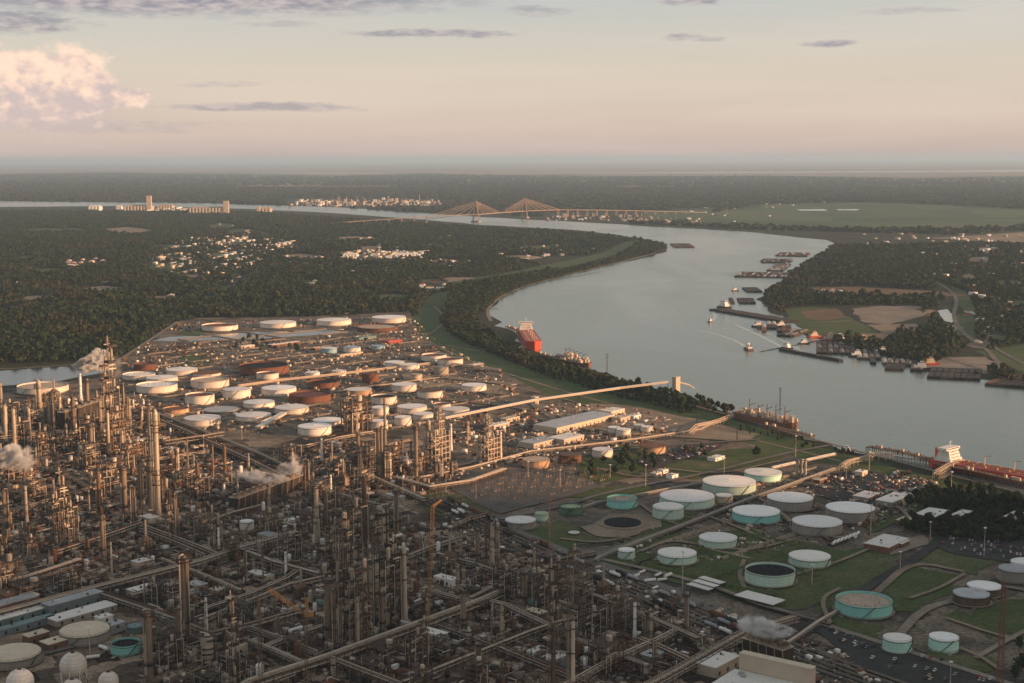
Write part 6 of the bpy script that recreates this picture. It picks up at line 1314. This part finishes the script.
# river tower at the end of the conveyor
B = at(676, 396); t = empty('loading_tower', (B.x, B.y, .3), R(45)); tag(t, 'tall cream loading tower on the shore at the end of the conveyor', 'tower'); H = hpx(B, 377)
m = MB(); m.box((0, 0, H*.6), (11, 8, H*.8)); m.build('cladding', BEIGE, t); m = MB(); m.box((0, 0, H+.2), (11.6, 8.6, .4)); m.build('roof', TROOF, t); m = MB()
for x in (-5, 0, 5):
    for y in (-3.5, 3.5): m.beam((x, y, 0), (x, y, H*.22), .6)
m.build('leg', STEEL, t); m = MB(); m.tube([(6, 0, H*.7), (26, -6, H*.5), (34, -10, 9)], 1.2, 6); m.build('loading_boom', BEIGE, t)
building(535, 404, 9, 8, hpx(at(535, 404), 397), BEIGE, TROOF, 'small cream transfer tower under the long conveyor', name='transfer_tower', bits=0)
# barges
def barge_proto(mat, cover, cm):
    t = empty('barge'); m = MB(); m.add([(-29, -5.3, 0), (27, -5.3, 0), (27, 5.3, 0), (-29, 5.3, 0), (-30, -5.3, 3.4), (30, -5.3, 3.4), (30, 5.3, 3.4), (-30, 5.3, 3.4)], [(3, 2, 1, 0), (0, 1, 5, 4), (1, 2, 6, 5), (2, 3, 7, 6), (3, 0, 4, 7), (4, 5, 6, 7)]); m.build('hull', mat, t)
    m = MB()
    if cover: m.add([(-26, -4.4, 3.42), (25, -4.4, 3.42), (25, 4.4, 3.42), (-26, 4.4, 3.42), (-26, -2, 5.6), (25, -2, 5.6), (25, 2, 5.6), (-26, 2, 5.6)], [(0, 1, 5, 4), (1, 2, 6, 5), (2, 3, 7, 6), (3, 0, 4, 7), (4, 5, 6, 7)]); m.build('hatch_cover', cm, t)
    else: m.box((-.5, 0, 3.9), (51, 8.8, .96)); m.build('cargo', cm, t)
    return Proto(t)
COAL = M('coal', (.03, .03, .03), (.05, .048, .045), scale=.2, rough=.95)
BP = [('rust brown open', barge_proto(STEELB, False, COAL)), ('pale covered', barge_proto(PIPED, True, INSUL)), ('dark covered', barge_proto(STEEL, True, PIPED)), ('black empty', barge_proto(RUBBER, False, STEEL)), ('reddish open', barge_proto(BRICK, False, RUST))]
nb = 0
def fleet(px, py, ang, nl, nw, kinds_, where, sc=1.0, gap=.05):
    global nb
    C = at(px, py); c, s = math.cos(R(ang)), math.sin(R(ang)); A_ = sorted(set(kinds_))
    for i in range(nl):
        for j in range(nw):
            if rnd.random() < gap: continue
            u = (i-(nl-1)/2)*61.5*sc; v = (j-(nw-1)/2)*10.9*sc; k = rnd.choice(kinds_); o = BP[k][1].put((C.x+u*c-v*s, C.y+u*s+v*c, .35), R(ang+rnd.choice((0, 180))), sc); tag(o, f'{BP[k][0]} barge {where}', 'barge', 'barges '+where); nb += 1
fleet(793, 255, 74, 3, 11, [4, 0, 0, 1], 'in the farthest raft by the right bank'); fleet(776, 261.5, 74, 3, 10, [3, 2, 0], 'in the second raft by the right bank'); fleet(779, 268, 74, 5, 5, [2, 2, 1], 'in the blue striped raft by the right bank'); fleet(763, 275.5, 74, 3, 15, [0, 4, 1, 2, 3], 'in the widest raft by the right bank')
fleet(752, 290.5, 88, 2, 4, [3, 0], 'in the small dark raft off the point'); fleet(742, 301.5, 84, 2, 6, [3, 3, 0], 'in the low dark raft by the point'); fleet(752, 316, -64, 5, 4, [3], 'pushed by the white topped towboat', gap=0); fleet(774, 328, 80, 3, 7, [0, 4, 1, 3], 'moored among the work boats', gap=.35); fleet(847, 349, 78, 3, 11, [2, 3, 3], 'in the big dark raft at the right bank', gap=0); fleet(884, 360.5, 78, 2, 9, [1, 0, 2, 3], 'among the small floating docks', gap=.3); fleet(955, 375, 70, 2, 8, [3, 3, 0], 'in the black raft ahead of the moored towboat', gap=0); fleet(1018, 383, 55, 2, 7, [4, 0, 3], 'in the brown raft at the right edge'); fleet(810, 355.8, -63, 3, 1, [3], 'in the single file tow in midstream', gap=0); fleet(682, 246, 88, 4, 8, [0, 4, 3], 'off the tip of the inner bend')
fleet(905, 366.5, 72, 2, 6, [3, 0, 2], 'between the floating docks and the black raft'); fleet(793, 334, 60, 2, 3, [3, 2], 'at the shore below the ploughed field')
def boat_proto(hm, sm, L_=24):
    t = empty('towboat'); m = MB(); m.add([(-L_/2, -4, 0), (L_*.45, -4, 0), (L_*.45, 4, 0), (-L_/2, 4, 0), (-L_/2, -4.3, 2.2), (L_*.5, -4, 3), (L_*.5, 4, 3), (-L_/2, 4.3, 2.2)], [(3, 2, 1, 0), (0, 1, 5, 4), (1, 2, 6, 5), (2, 3, 7, 6), (3, 0, 4, 7), (4, 5, 6, 7)]); m.build('hull', hm, t)
    m = MB(); m.box((-1, 0, 4.1), (14, 6.4, 3)); m.box((0, 0, 6.8), (9, 5.2, 2.6)); m.build('deckhouse', sm, t); m = MB(); m.box((1, 0, 9.3), (4.4, 4.4, 2.4)); m.build('wheelhouse', sm, t); m = MB(); m.box((3.25, 0, 9.6), (.1, 4, 1)); m.box((1, 0, 9.6), (4, 4.5, 1)); m.build('window', GLASS, t)
    for s in (-1, 1): m = MB(); m.cyl((-5, s*2, 5), (-5, s*2, 9.5), .6, n=8); m.build('funnel', hm, t)
    return Proto(t)
TB = [boat_proto(BRICK, WPAINT), boat_proto(STEEL, WPAINT), boat_proto(REDP, BEIGE)]
for k, px, py, ang, sc, lb in [(0, 748.5, 350, 100, 1.3, 'towboat running alone in midstream with a short wake'), (1, 724.5, 308.3, -64, 1.9, 'white topped towboat pushing the dark barges'), (1, 787, 349, -63, 1.2, 'small white towboat behind the single file tow'), (1, 921, 370, -12, 1.5, 'white towboat moored beside the black raft'), (2, 814, 337.5, 20, 1.3, 'red boat lying at the shore by the field'), (1, 804, 344, 10, 1.0, 'little dark boat near the red one'), (1, 758, 327, 0, 1.2, 'work boat at the left of the moored group'), (0, 781, 327, 10, 1.3, 'work boat with a pinkish deckhouse in the moored group'), (2, 830, 341, 0, 1.6, 'sunlit work boat behind the big dark raft, left one'), (0, 839, 341.5, 15, 1.6, 'sunlit work boat behind the big dark raft, middle one'), (2, 862, 341, 8, 1.4, 'sunlit work boat behind the big dark raft, right one'), (1, 857, 357, 0, 1.3, 'white boat by the small floating docks, left one'), (1, 882, 354, 0, 1.3, 'white boat by the small floating docks, right one'), (2, 930, 365, 0, 1.4, 'orange work boat behind the moored white towboat'), (0, 710, 322, 60, .8, 'tiny boat trailing the white topped towboat'), (1, 846, 453, -18, .9, 'small pinkish launch at the near shore'), (1, 735, 291, 10, .9, 'little boat by the dark raft off the point')]:
    B = at(px, py); o = TB[k].put((B.x, B.y, .3), R(ang), sc); tag(o, lb, 'boat')
# wakes
WAKE = water_mat('wake_water', (.34, .37, .32), .13, .12, .20)
for pts, w in [([(748, 349), (738, 342), (722, 336), (700, 331)], 9), ([(785, 349), (770, 341), (750, 331), (735, 325)], 10), ([(712, 322), (716, 316), (712, 311)], 9), ([(800, 350), (770, 334), (755, 330)], 6)]:
    strip('wake', pts, w, .5, WAKE, 3)
# ------------------------------------------------------------------ bridge
def bridge():
    PT = [((322, 224.6), 6), ((370, 223.8), 20), ((420, 223.1), 36), ((448, 222.7), 43), ((476, 222.2), 46), ((524.6, 218.2), 46), ((560, 216.9), 46), ((600, 215.8), 38), ((650, 214.6), 24), ((705, 213.6), 8)]
    P1 = at(476, 222.2); t = empty('cable_stayed_bridge', P1); tag(t, 'long cable stayed bridge with two pale A shaped towers far up the river', 'bridge')
    BR = M('bridge_steel', (.42, .31, .22), (.34, .24, .17), scale=.01, rough=.7)
    V_ = [(at(*p)-P1, z) for p, z in PT]; cum = [0]
    for a, b in zip(V_[:-1], V_[1:]): cum.append(cum[-1]+(b[0]-a[0]).length)
    def pt(s):
        for i in range(len(cum)-1):
            if s <= cum[i+1] or i == len(cum)-2:
                f = (s-cum[i])/(cum[i+1]-cum[i]); a, b = V_[i], V_[i+1]; d = (b[0]-a[0]).normalized(); return a[0]+(b[0]-a[0])*f, a[1]+(b[1]-a[1])*f, Vector((-d.y, d.x, 0))
    m = MB()
    for (a, za), (b, zb) in zip(V_[:-1], V_[1:]): m.beam(a+Vector((0, 0, za)), b+Vector((0, 0, zb)), 22, 3.5)
    m.build('deck', BR, t); s1, s2 = cum[4], cum[5]; span = s2-s1
    s = 20
    while s < cum[-1]-20:
        c, z, n = pt(s)
        if not (s1-.4*span < s < s2+.4*span):
            m = MB(); 
            for q in (-1, 1): m.beam(c+n*8*q, c+n*8*q+Vector((0, 0, z-2)), 5)
            m.beam(c-n*10+Vector((0, 0, z-4)), c+n*10+Vector((0, 0, z-4)), 4); m.build('pier', BR, t)
        s += 75
    for s0, yt in ((s1, 201), (s2, 198.4)):
        c, z, _ = pt(s0); n = pt(s1+span/2)[2]; zt = hpx(P1+c, yt); m = MB(); up = lambda h: Vector((0, 0, h))
        for q in (-1, 1): m.beam(c+n*q*20+up(-1), c+n*q*17+up(z), 9); m.beam(c+n*q*17+up(z), c+n*q*3+up(zt), 7)
        m.beam(c-n*18+up(z-6), c+n*18+up(z-6), 6); m.beam(c-n*6+up(zt-3), c+n*6+up(zt-3), 7); m.beam(c-n*8+up(zt*.8), c+n*8+up(zt*.8), 4); m.build('pylon', BR, t)
        m = MB(); m.box(c+up(4), (52, 30, 10), math.atan2(n.y, n.x)); m.build('pier_base', CONC, t)
        for k in range(1, 6):
            for e in (-1, 1):
                d, zd, nn = pt(s0+e*k/5*.46*span); m = MB()
                for q in (-1, 1): m.beam(c+n*q*2+up(zt*(.99-.05*(5-k))), d+nn*q*11+up(zd+2), 1.1)
                m.build('stay_cable', BR, t)
bridge()
# ------------------------------------------------------------------ distant plants, elevators and houses
def silo_block(px, py, wpx, hp, label, tower=None, n=8, mat=None):
    B = at(px, py); k = mpp(B); Wd = wpx*k; H = hp*k; t = empty('grain_elevator', (B.x, B.y, 1)); tag(t, label, 'silo block'); mat = mat or BEIGE; m = MB(); r = Wd/n/2
    for j in range(3):
        for i in range(n): m.lathe([(r*1.02, 0), (r*1.02, H), (r*.4, H*1.04)], 10, (-Wd/2+r+i*2*r, j*2*r, 0))
    m.build('silo', mat, t); m = MB(); m.box((0, r*2, H+k*.8), (Wd*.8, r*1.5, k*1.2)); m.build('headhouse', mat, t)
    if tower: m = MB(); m.box((tower[0]*k, -r*.2, tower[1]*k/2), (tower[2]*k, r*2, tower[1]*k)); m.build('tower', mat, t)
    return t
silo_block(138, 210.5, 28, 4, 'far pale elevator with a tower, lit by the sun beyond the forest', (11, 14, 4.5), 9); silo_block(165, 209, 16, 3, 'low pale block right of the far elevator', None, 6); silo_block(208, 214.5, 38, 6, 'far orange lit elevator like a long box with a tower at its right end', (18, 13, 5), 12); silo_block(94.5, 212, 12, 5, 'small far white block left of the elevators', None, 4, WPAINT); silo_block(263, 212, 16, 3, 'small far pale block right of the elevators', (-4, 5, 3), 5); silo_block(350, 258, 16, 3, 'pale flat store in the town at centre left', None, 5, WPAINT); silo_block(407, 257, 26, 2.2, 'long white roofed store in the town', None, 7, WPAINT); silo_block(119, 209.5, 6, 2.5, 'tiny far white block between the far elevators', None, 3, WPAINT)
def far_plant(x0, x1, y0, y1, n, label, mats, hmax, tall):
    q = random.Random(int(x0)); P0 = at((x0+x1)/2, (y0+y1)/2); t = empty('distant_plant', (P0.x, P0.y, 1)); tag(t, label, 'industrial plant'); ms = [MB() for _ in mats]
    for i in range(n):
        p = at(q.uniform(x0, x1), q.uniform(y0, y1))-P0; k = mpp(P0); j = q.randrange(len(mats)); h = q.uniform(.3, hmax)*k*q.random()+2
        if q.random() < tall: ms[j].cyl((p.x, p.y, 0), (p.x, p.y, h*2.3), k*.3, n=6)
        elif q.random() < .5: ms[j].box((p.x, p.y, h/2), (q.uniform(.8, 4)*k, q.uniform(4, 22)*k, h), 0)
        else: ms[j].cyl((p.x, p.y, 0), (p.x, p.y, h), q.uniform(.5, 1.3)*k, n=10)
    for m, mt, nm in zip(ms, mats, ('shed', 'tank', 'tower', 'pipework')): m.build(nm, mt, t)
far_plant(290, 440, 201, 206.5, 220, 'far refinery strip glowing in the sun beyond the river, left of the bridge', [BEIGE, WPAINT, BEIGE, STEELB], 4.2, .2); far_plant(545, 640, 216, 221, 90, 'far plant right of the bridge on the river bank', [BEIGE, WPAINT, BEIGE, RUST], 3.4, .3); far_plant(636, 702, 218, 224, 60, 'far works where the river narrows, right of the bridge plant', [BEIGE, WPAINT, STEELB], 3.0, .3); far_plant(145, 185, 208, 211, 30, 'scattered far sheds between the elevators', [BEIGE, WPAINT], 1.6, .1); far_plant(690, 735, 204, 213, 10, 'scattered far works by the green fields', [BEIGE, WPAINT], 1.2, .1); far_plant(805, 845, 290, 295, 60, 'sunlit scrap yard on the right bank behind trees', [BEIGE, WPAINT, RUST], 2, .1); far_plant(575, 606, 204, 207, 24, 'far white works on the far shore above the bridge', [WPAINT], 1, 0)
def house_mesh(wm, rm, i):
    m = MB(); L_, Wd, H = (16, 10, 3.4) if i % 2 else (13, 9, 3.0); m.box((0, 0, H/2), (L_, Wd, H), 0, wm); r = 2.4
    m.add([(-L_/2-.5, -Wd/2-.5, H), (L_/2+.5, -Wd/2-.5, H), (L_/2+.5, Wd/2+.5, H), (-L_/2-.5, Wd/2+.5, H), (-L_/2, 0, H+r), (L_/2, 0, H+r)], [(0, 1, 5, 4), (2, 3, 4, 5), (1, 2, 5), (3, 0, 4)], rm); return m.mesh('house')
HM = [('white house with pale roof', house_mesh(WPAINT, WROOF, 0)), ('cream house with grey roof', house_mesh(BEIGE, GROOF, 1)), ('white house with brown roof', house_mesh(WPAINT, BRICK, 1)), ('cream house with tan roof', house_mesh(BEIGE, TROOF, 0)), ('brick house with dark roof', house_mesh(BRICK, STEEL, 1))]
def town(pts, n, where, big=1.0, seed=1):
    P = [(p.x, p.y) for p in poly(pts)]; q = random.Random(seed); xs = [p[0] for p in P]; ys = [p[1] for p in P]; k = 0; tries = 0
    while k < n and tries < 20000:
        tries += 1; x = round(q.uniform(min(xs), max(xs))/34)*34+q.uniform(-4, 4); y = q.uniform(min(ys), max(ys))
        if not inpoly(np.array([x]), np.array([y]), P)[0]: continue
        c, me = HM[q.randrange(5)]; o = bpy.data.objects.new('house', me); COL.objects.link(o); o.location = (x, y, .6); o.rotation_euler.z = q.choice((0, 1.57))+q.uniform(-.1, .1); s = big*q.uniform(.9, 1.7); o.scale = (s, s, s*.9)
        tag(o, f'{c} {where}', 'house', 'houses '+where); k += 1
town([(130, 272), (150, 250), (190, 234), (270, 232), (320, 243), (280, 268), (235, 280), (165, 280)], 98, 'in the far town among trees at left', .95, 2); town(TOWN[1], 36, 'in the town left of the river bend', 1.0, 3); town(TOWN[2], 12, 'in the clearing of the far left forest', 1.2, 4); town(TOWN[3], 14, 'near the levee end in the woods', 1.0, 5); town([(350, 235), (560, 240), (600, 250), (420, 285), (340, 270)], 34, 'scattered through the woods inside the river bend', 1.1, 6)
town([(960, 310), (1040, 300), (1060, 350), (985, 338)], 34, 'among trees at the right edge beyond the river', .9, 7); town([(860, 232), (1040, 236), (1040, 262), (880, 258)], 18, 'in the right bank woods', 1.0, 8); town([(120, 300), (240, 296), (240, 312), (120, 305)], 8, 'by the forest behind the far tank row', .8, 9); town([(270, 312), (400, 308), (400, 312), (270, 316)], 10, 'at the forest edge behind the far tank row', .8, 10)
q_ = random.Random(5)
for k_, (pp, cx, cy) in enumerate(CLR):
    if k_ % 5 == 0: town(pp, 2, 'in the clearings on the left' if cx < 600 else 'in the clearings on the right bank', 1.0, 40+k_)
def far_specks():
    n = 900; X = []; Y = []
    for Q, c in ((TOWN[0], 230), (TOWN[1], 90), ([(280, 240), (480, 236), (600, 250), (420, 280), (260, 275)], 130), ([(700, 203), (800, 203), (760, 228), (690, 226)], 18), ([(870, 234), (1060, 236), (1060, 300), (960, 300)], 80), ([(350, 200), (1040, 190), (1040, 200), (350, 208)], 70)):
        P = [(p.x, p.y) for p in poly(Q)]; xs = [p[0] for p in P]; ys = [p[1] for p in P]; a = nr.uniform(min(xs), max(xs), c*4); b = nr.uniform(min(ys), max(ys), c*4); k = inpoly(a, b, P); X += list(a[k][:c]); Y += list(b[k][:c])
    X = np.array(X); Y = np.array(Y); n = len(X); D = np.stack([nr.uniform(9, 26, n), nr.uniform(9, 20, n), nr.uniform(5, 11, n)], 1); V, Fq = boxes_np(np.stack([X, Y, D[:, 2]/2], 1), D, nr.uniform(0, 3, n)); o = np_object('distant_houses', V, Fq, np.repeat(nr.randint(0, 4, n), 6), [WPAINT, BEIGE, GROOF, TROOF]); o['kind'] = 'stuff'
far_specks()
# ------------------------------------------------------------------ single trees near the camera
def tree_proto(seed, leaf, n=420, r=4.6, h=9.5):
    t = empty('tree'); m = MB(); q = random.Random(seed); m.cyl((0, 0, 0), (q.uniform(-.3, .3), 0, 5.5), .42, .24, 7)
    for k in range(4): a = k*1.6+q.random(); m.cyl((0, 0, 3.2+k*.5), (2.2*math.cos(a), 2.2*math.sin(a), 6.4+k*.4), .18, .07, 5)
    m.build('trunk', BARK, t); crown_mb(seed, n, r, h, 2.0, .62, 9).build('crown', leaf, t); return Proto(t)
TRP = [('dark green', tree_proto(301, LEAF)), ('dark green', tree_proto(302, LEAF)), ('brownish green', tree_proto(303, LEAF2)), ('dark green', tree_proto(304, LEAF, 360, 3.6, 11))]
def trees(pts, n, where, s0, s1, seed, dmin=6):
    P = [(p.x, p.y) for p in poly(pts)]; q = random.Random(seed); xs = [p[0] for p in P]; ys = [p[1] for p in P]; got = []; tries = 0
    while len(got) < n and tries < 9000:
        tries += 1; x = q.uniform(min(xs), max(xs)); y = q.uniform(min(ys), max(ys))
        if not inpoly(np.array([x]), np.array([y]), P)[0] or any((x-a)**2+(y-b)**2 < dmin**2 for a, b in got) or near_occ(x, y, 2): continue
        got.append((x, y)); c, p = TRP[q.randrange(4)]; s = q.uniform(s0, s1); o = p.put((x, y, .4), q.uniform(0, 6.28), (s, s, s*q.uniform(.85, 1.15))); tag(o, f'{c} {"large" if s > (s0+s1)/2 else "small"} tree {where}', 'tree', 'trees '+where)
trees([(918, 492), (935, 486), (1045, 505), (1050, 545), (985, 545), (945, 540), (905, 536), (900, 525), (925, 512), (906, 510)], 92, 'in the dark grove at right', .85, 1.4, 1); trees([(578, 462), (600, 450), (650, 452), (656, 470), (640, 484), (600, 486), (580, 478)], 22, 'around the houses left of the lawn', .7, 1.3, 2); trees([(530, 362), (560, 371), (600, 380), (660, 392), (698, 404), (690, 413), (650, 401), (600, 391), (555, 380), (525, 368)], 88, 'in the belt between levee and river', .9, 1.5, 3, 7); trees([(700, 402), (735, 411), (735, 419), (705, 412)], 14, 'at the shore left of the rust red ship', .9, 1.3, 4); trees([(660, 391), (700, 398), (704, 406), (670, 400)], 14, 'behind the cream loading tower', .7, 1.1, 5); trees([(680, 452), (700, 449), (712, 458), (690, 462)], 5, 'beside the white cottage', .7, 1.0, 6); trees([(748, 452), (760, 452), (756, 458)], 1, 'alone on the lawn above the mint tanks', 1.3, 1.4, 7); trees([(1000, 655), (1060, 645), (1060, 700), (1000, 700)], 9, 'at the bottom right corner', 1.0, 1.5, 8); trees([(230, 338), (300, 346), (300, 352), (235, 352)], 12, 'in the back yard of the tank field', .8, 1.3, 9)
trees([(740, 428), (800, 441), (860, 457), (856, 461), (795, 448), (738, 434)], 26, 'in the scrub along the near shore', .35, .7, 10, 5)
X, Y = scatter_in([(455, 300), (480, 300), (474, 322), (500, 342), (530, 360), (524, 368), (490, 353), (462, 340), (446, 325)], 9, [RIVER], 0); o = instancer('riverside_wood', np.stack([X, Y, np.full(X.shape, .3)], 1), nr.uniform(.8, 1.4, X.shape), far_src); o['kind'] = 'stuff'
X, Y = scatter_in([(655, 250), (600, 268), (520, 289), (495, 301), (484, 313), (470, 310), (500, 288), (600, 262), (650, 247)], 11, [RIVER], 0); o = instancer('riverside_wood', np.stack([X, Y, np.full(X.shape, .3)], 1), nr.uniform(.7, 1.2, X.shape), far_src); o['kind'] = 'stuff'
X, Y = scatter_in([(530, 356), (700, 403), (690, 416), (600, 393), (525, 370)], 9, [RIVER], 0); o = instancer('undergrowth', np.stack([X, Y, np.full(X.shape, .3)], 1), nr.uniform(.35, .8, X.shape), far_src); o['kind'] = 'stuff'
X, Y = scatter_in([(925, 489), (1060, 508), (1060, 545), (985, 543), (945, 538), (908, 532), (905, 522), (930, 508)], 7, [], 0); k_ = np.array([not near_occ(a, b, 3) for a, b in zip(X, Y)]); X, Y = X[k_], Y[k_]; o = instancer('undergrowth', np.stack([X, Y, np.full(X.shape, .3)], 1), nr.uniform(.35, .85, X.shape), far_src); o['kind'] = 'stuff'
# ------------------------------------------------------------------ steam
def steam(px, py, base_z, L_, Wd, Hh, dens, label, seed=1, drift=-1):
    B = at(px, py); rr = random.Random(seed); m = MB(); n = 22; k = 16; vs = []; fs = []
    import bmesh
    bm = bmesh.new(); bmesh.ops.create_icosphere(bm, subdivisions=4, radius=1.0)
    from mathutils import noise as mnz
    for v in bm.verts:
        p = v.co.copy(); d = 1+.8*mnz.fractal(p*1.6+Vector((seed*3.1, 0, 0)), 1.0, 2.0, 4); x = (p.x*.5*(.9+.2*d)); tpr = .45+.75*(x+.5)
        v.co = Vector((x*L_, p.y*Wd*.5*d*tpr, p.z*Hh*.5*d*tpr+(x+.5)*Hh*.45))
    me = bpy.data.meshes.new('steam'); bm.to_mesh(me); bm.free(); me.shade_smooth(); o = bpy.data.objects.new('steam_plume', me); COL.objects.link(o)
    o.location = (B.x, B.y, base_z); o.rotation_euler.z = R(8 if drift > 0 else 172); me.materials.append(steam_mat(dens)); o['kind'] = 'stuff'; tag(o, label, 'steam')
    return o
SMT = {}
def steam_mat(d):
    if d in SMT: return SMT[d]
    m = bpy.data.materials.new('steam'); m.use_nodes = True; nt = m.node_tree; nt.nodes.remove(nt.nodes['Principled BSDF']); v = nt.nodes.new('ShaderNodeVolumePrincipled'); v.inputs['Color'].default_value = (.96, .95, .94, 1)
    g = nt.nodes.new('ShaderNodeTexCoord'); t = nt.nodes.new('ShaderNodeTexNoise'); t.inputs['Scale'].default_value = .11; t.inputs['Detail'].default_value = 3; nt.links.new(g.outputs['Object'], t.inputs['Vector'])
    r = nt.nodes.new('ShaderNodeMapRange'); r.inputs[1].default_value = .38; r.inputs[2].default_value = .6; r.inputs[3].default_value = 0; r.inputs[4].default_value = d; nt.links.new(t.outputs[0], r.inputs[0]); sb = nt.nodes.new('ShaderNodeVectorMath'); sb.operation = 'DISTANCE'; sb.inputs[1].default_value = (.5, .5, .5); nt.links.new(g.outputs['Generated'], sb.inputs[0])
    ff = nt.nodes.new('ShaderNodeMapRange'); ff.interpolation_type = 'SMOOTHSTEP'; ff.inputs[1].default_value = .5; ff.inputs[2].default_value = .22; nt.links.new(sb.outputs['Value'], ff.inputs[0])
    mu = nt.nodes.new('ShaderNodeMath'); mu.operation = 'MULTIPLY'; nt.links.new(r.outputs[0], mu.inputs[0]); nt.links.new(ff.outputs[0], mu.inputs[1]); nt.links.new(mu.outputs[0], v.inputs['Density']); nt.links.new(v.outputs[0], nt.nodes['Material Output'].inputs['Volume']); m.cycles.homogeneous_volume = False; SMT[d] = m; return m
steam(93, 402, hpx(at(93, 402), 368), 68, 40, 34, 4.0, 'dense white steam plume drifting right from a slim white stack at left', 1, 1)
steam(117, 440, hpx(at(117, 440), 378), 26, 16, 40, .04, 'thin grey steam beside the tall sunlit derrick', 2, 1)
steam(4, 490, hpx(at(4, 490), 465), 50, 30, 34, 1.5, 'white steam cloud at the left edge', 3, 1); steam(25, 492, hpx(at(25, 492), 466), 30, 18, 30, .2, 'thin steam right of the left edge cloud', 4, 1); steam(38, 490, hpx(at(38, 490), 482), 8, 6, 16, .3, 'small white steam jet near the left edge', 5, 1)
steam(262, 500, hpx(at(262, 500), 480), 78, 16, 16, .25, 'thin steam drifting along the long cooling tower', 6, -1); steam(290, 490, hpx(at(290, 490), 472), 34, 14, 24, .25, 'wisp of steam above the right end of the long cooling tower', 7, 1); steam(768, 664, hpx(at(768, 664), 634), 46, 22, 20, .45, 'steam rising behind the big beige building', 8, -1); steam(50, 412, hpx(at(50, 412), 428), 8, 5, 12, .3, 'small steam puff among the left columns', 9, 1)

# ------------------------------------------------------------------ labels: tell look-alikes apart by their place
from collections import defaultdict
D_ = defaultdict(list); bpy.context.view_layer.update()
for o in REG: D_[o['label']].append(o)
def ordinals(os_, lb):
    if len(os_) < 2 or len(os_) > 10 or len(lb.split()) > 13: return
    os_.sort(key=lambda o: proj(o.location)[0])
    for i, o in enumerate(os_): o['label'] = lb+', '+('rightmost' if i == len(os_)-1 else ORDW[i])
for lb, os_ in D_.items():
    n = len(os_)
    if n == 1 or (os_[0].get('category') == 'gantry'): continue
    if n <= 10: ordinals(os_, lb); continue
    if len(lb.split()) > 13: continue
    xs_ = sorted(proj(o.location)[0] for o in os_); ys_ = sorted(proj(o.location)[1] for o in os_); a, b, c = xs_[n//3], xs_[2*n//3], ys_[n//2]; cell = defaultdict(list)
    for o in os_:
        x, y = proj(o.location); cell[('nearer ' if y >= c else 'farther ')+('left' if x < a else 'middle' if x < b else 'right')+' part'].append(o)
    for k, l in cell.items():
        for o in l: o['label'] = lb+', '+k
        ordinals(l, lb+', '+k)
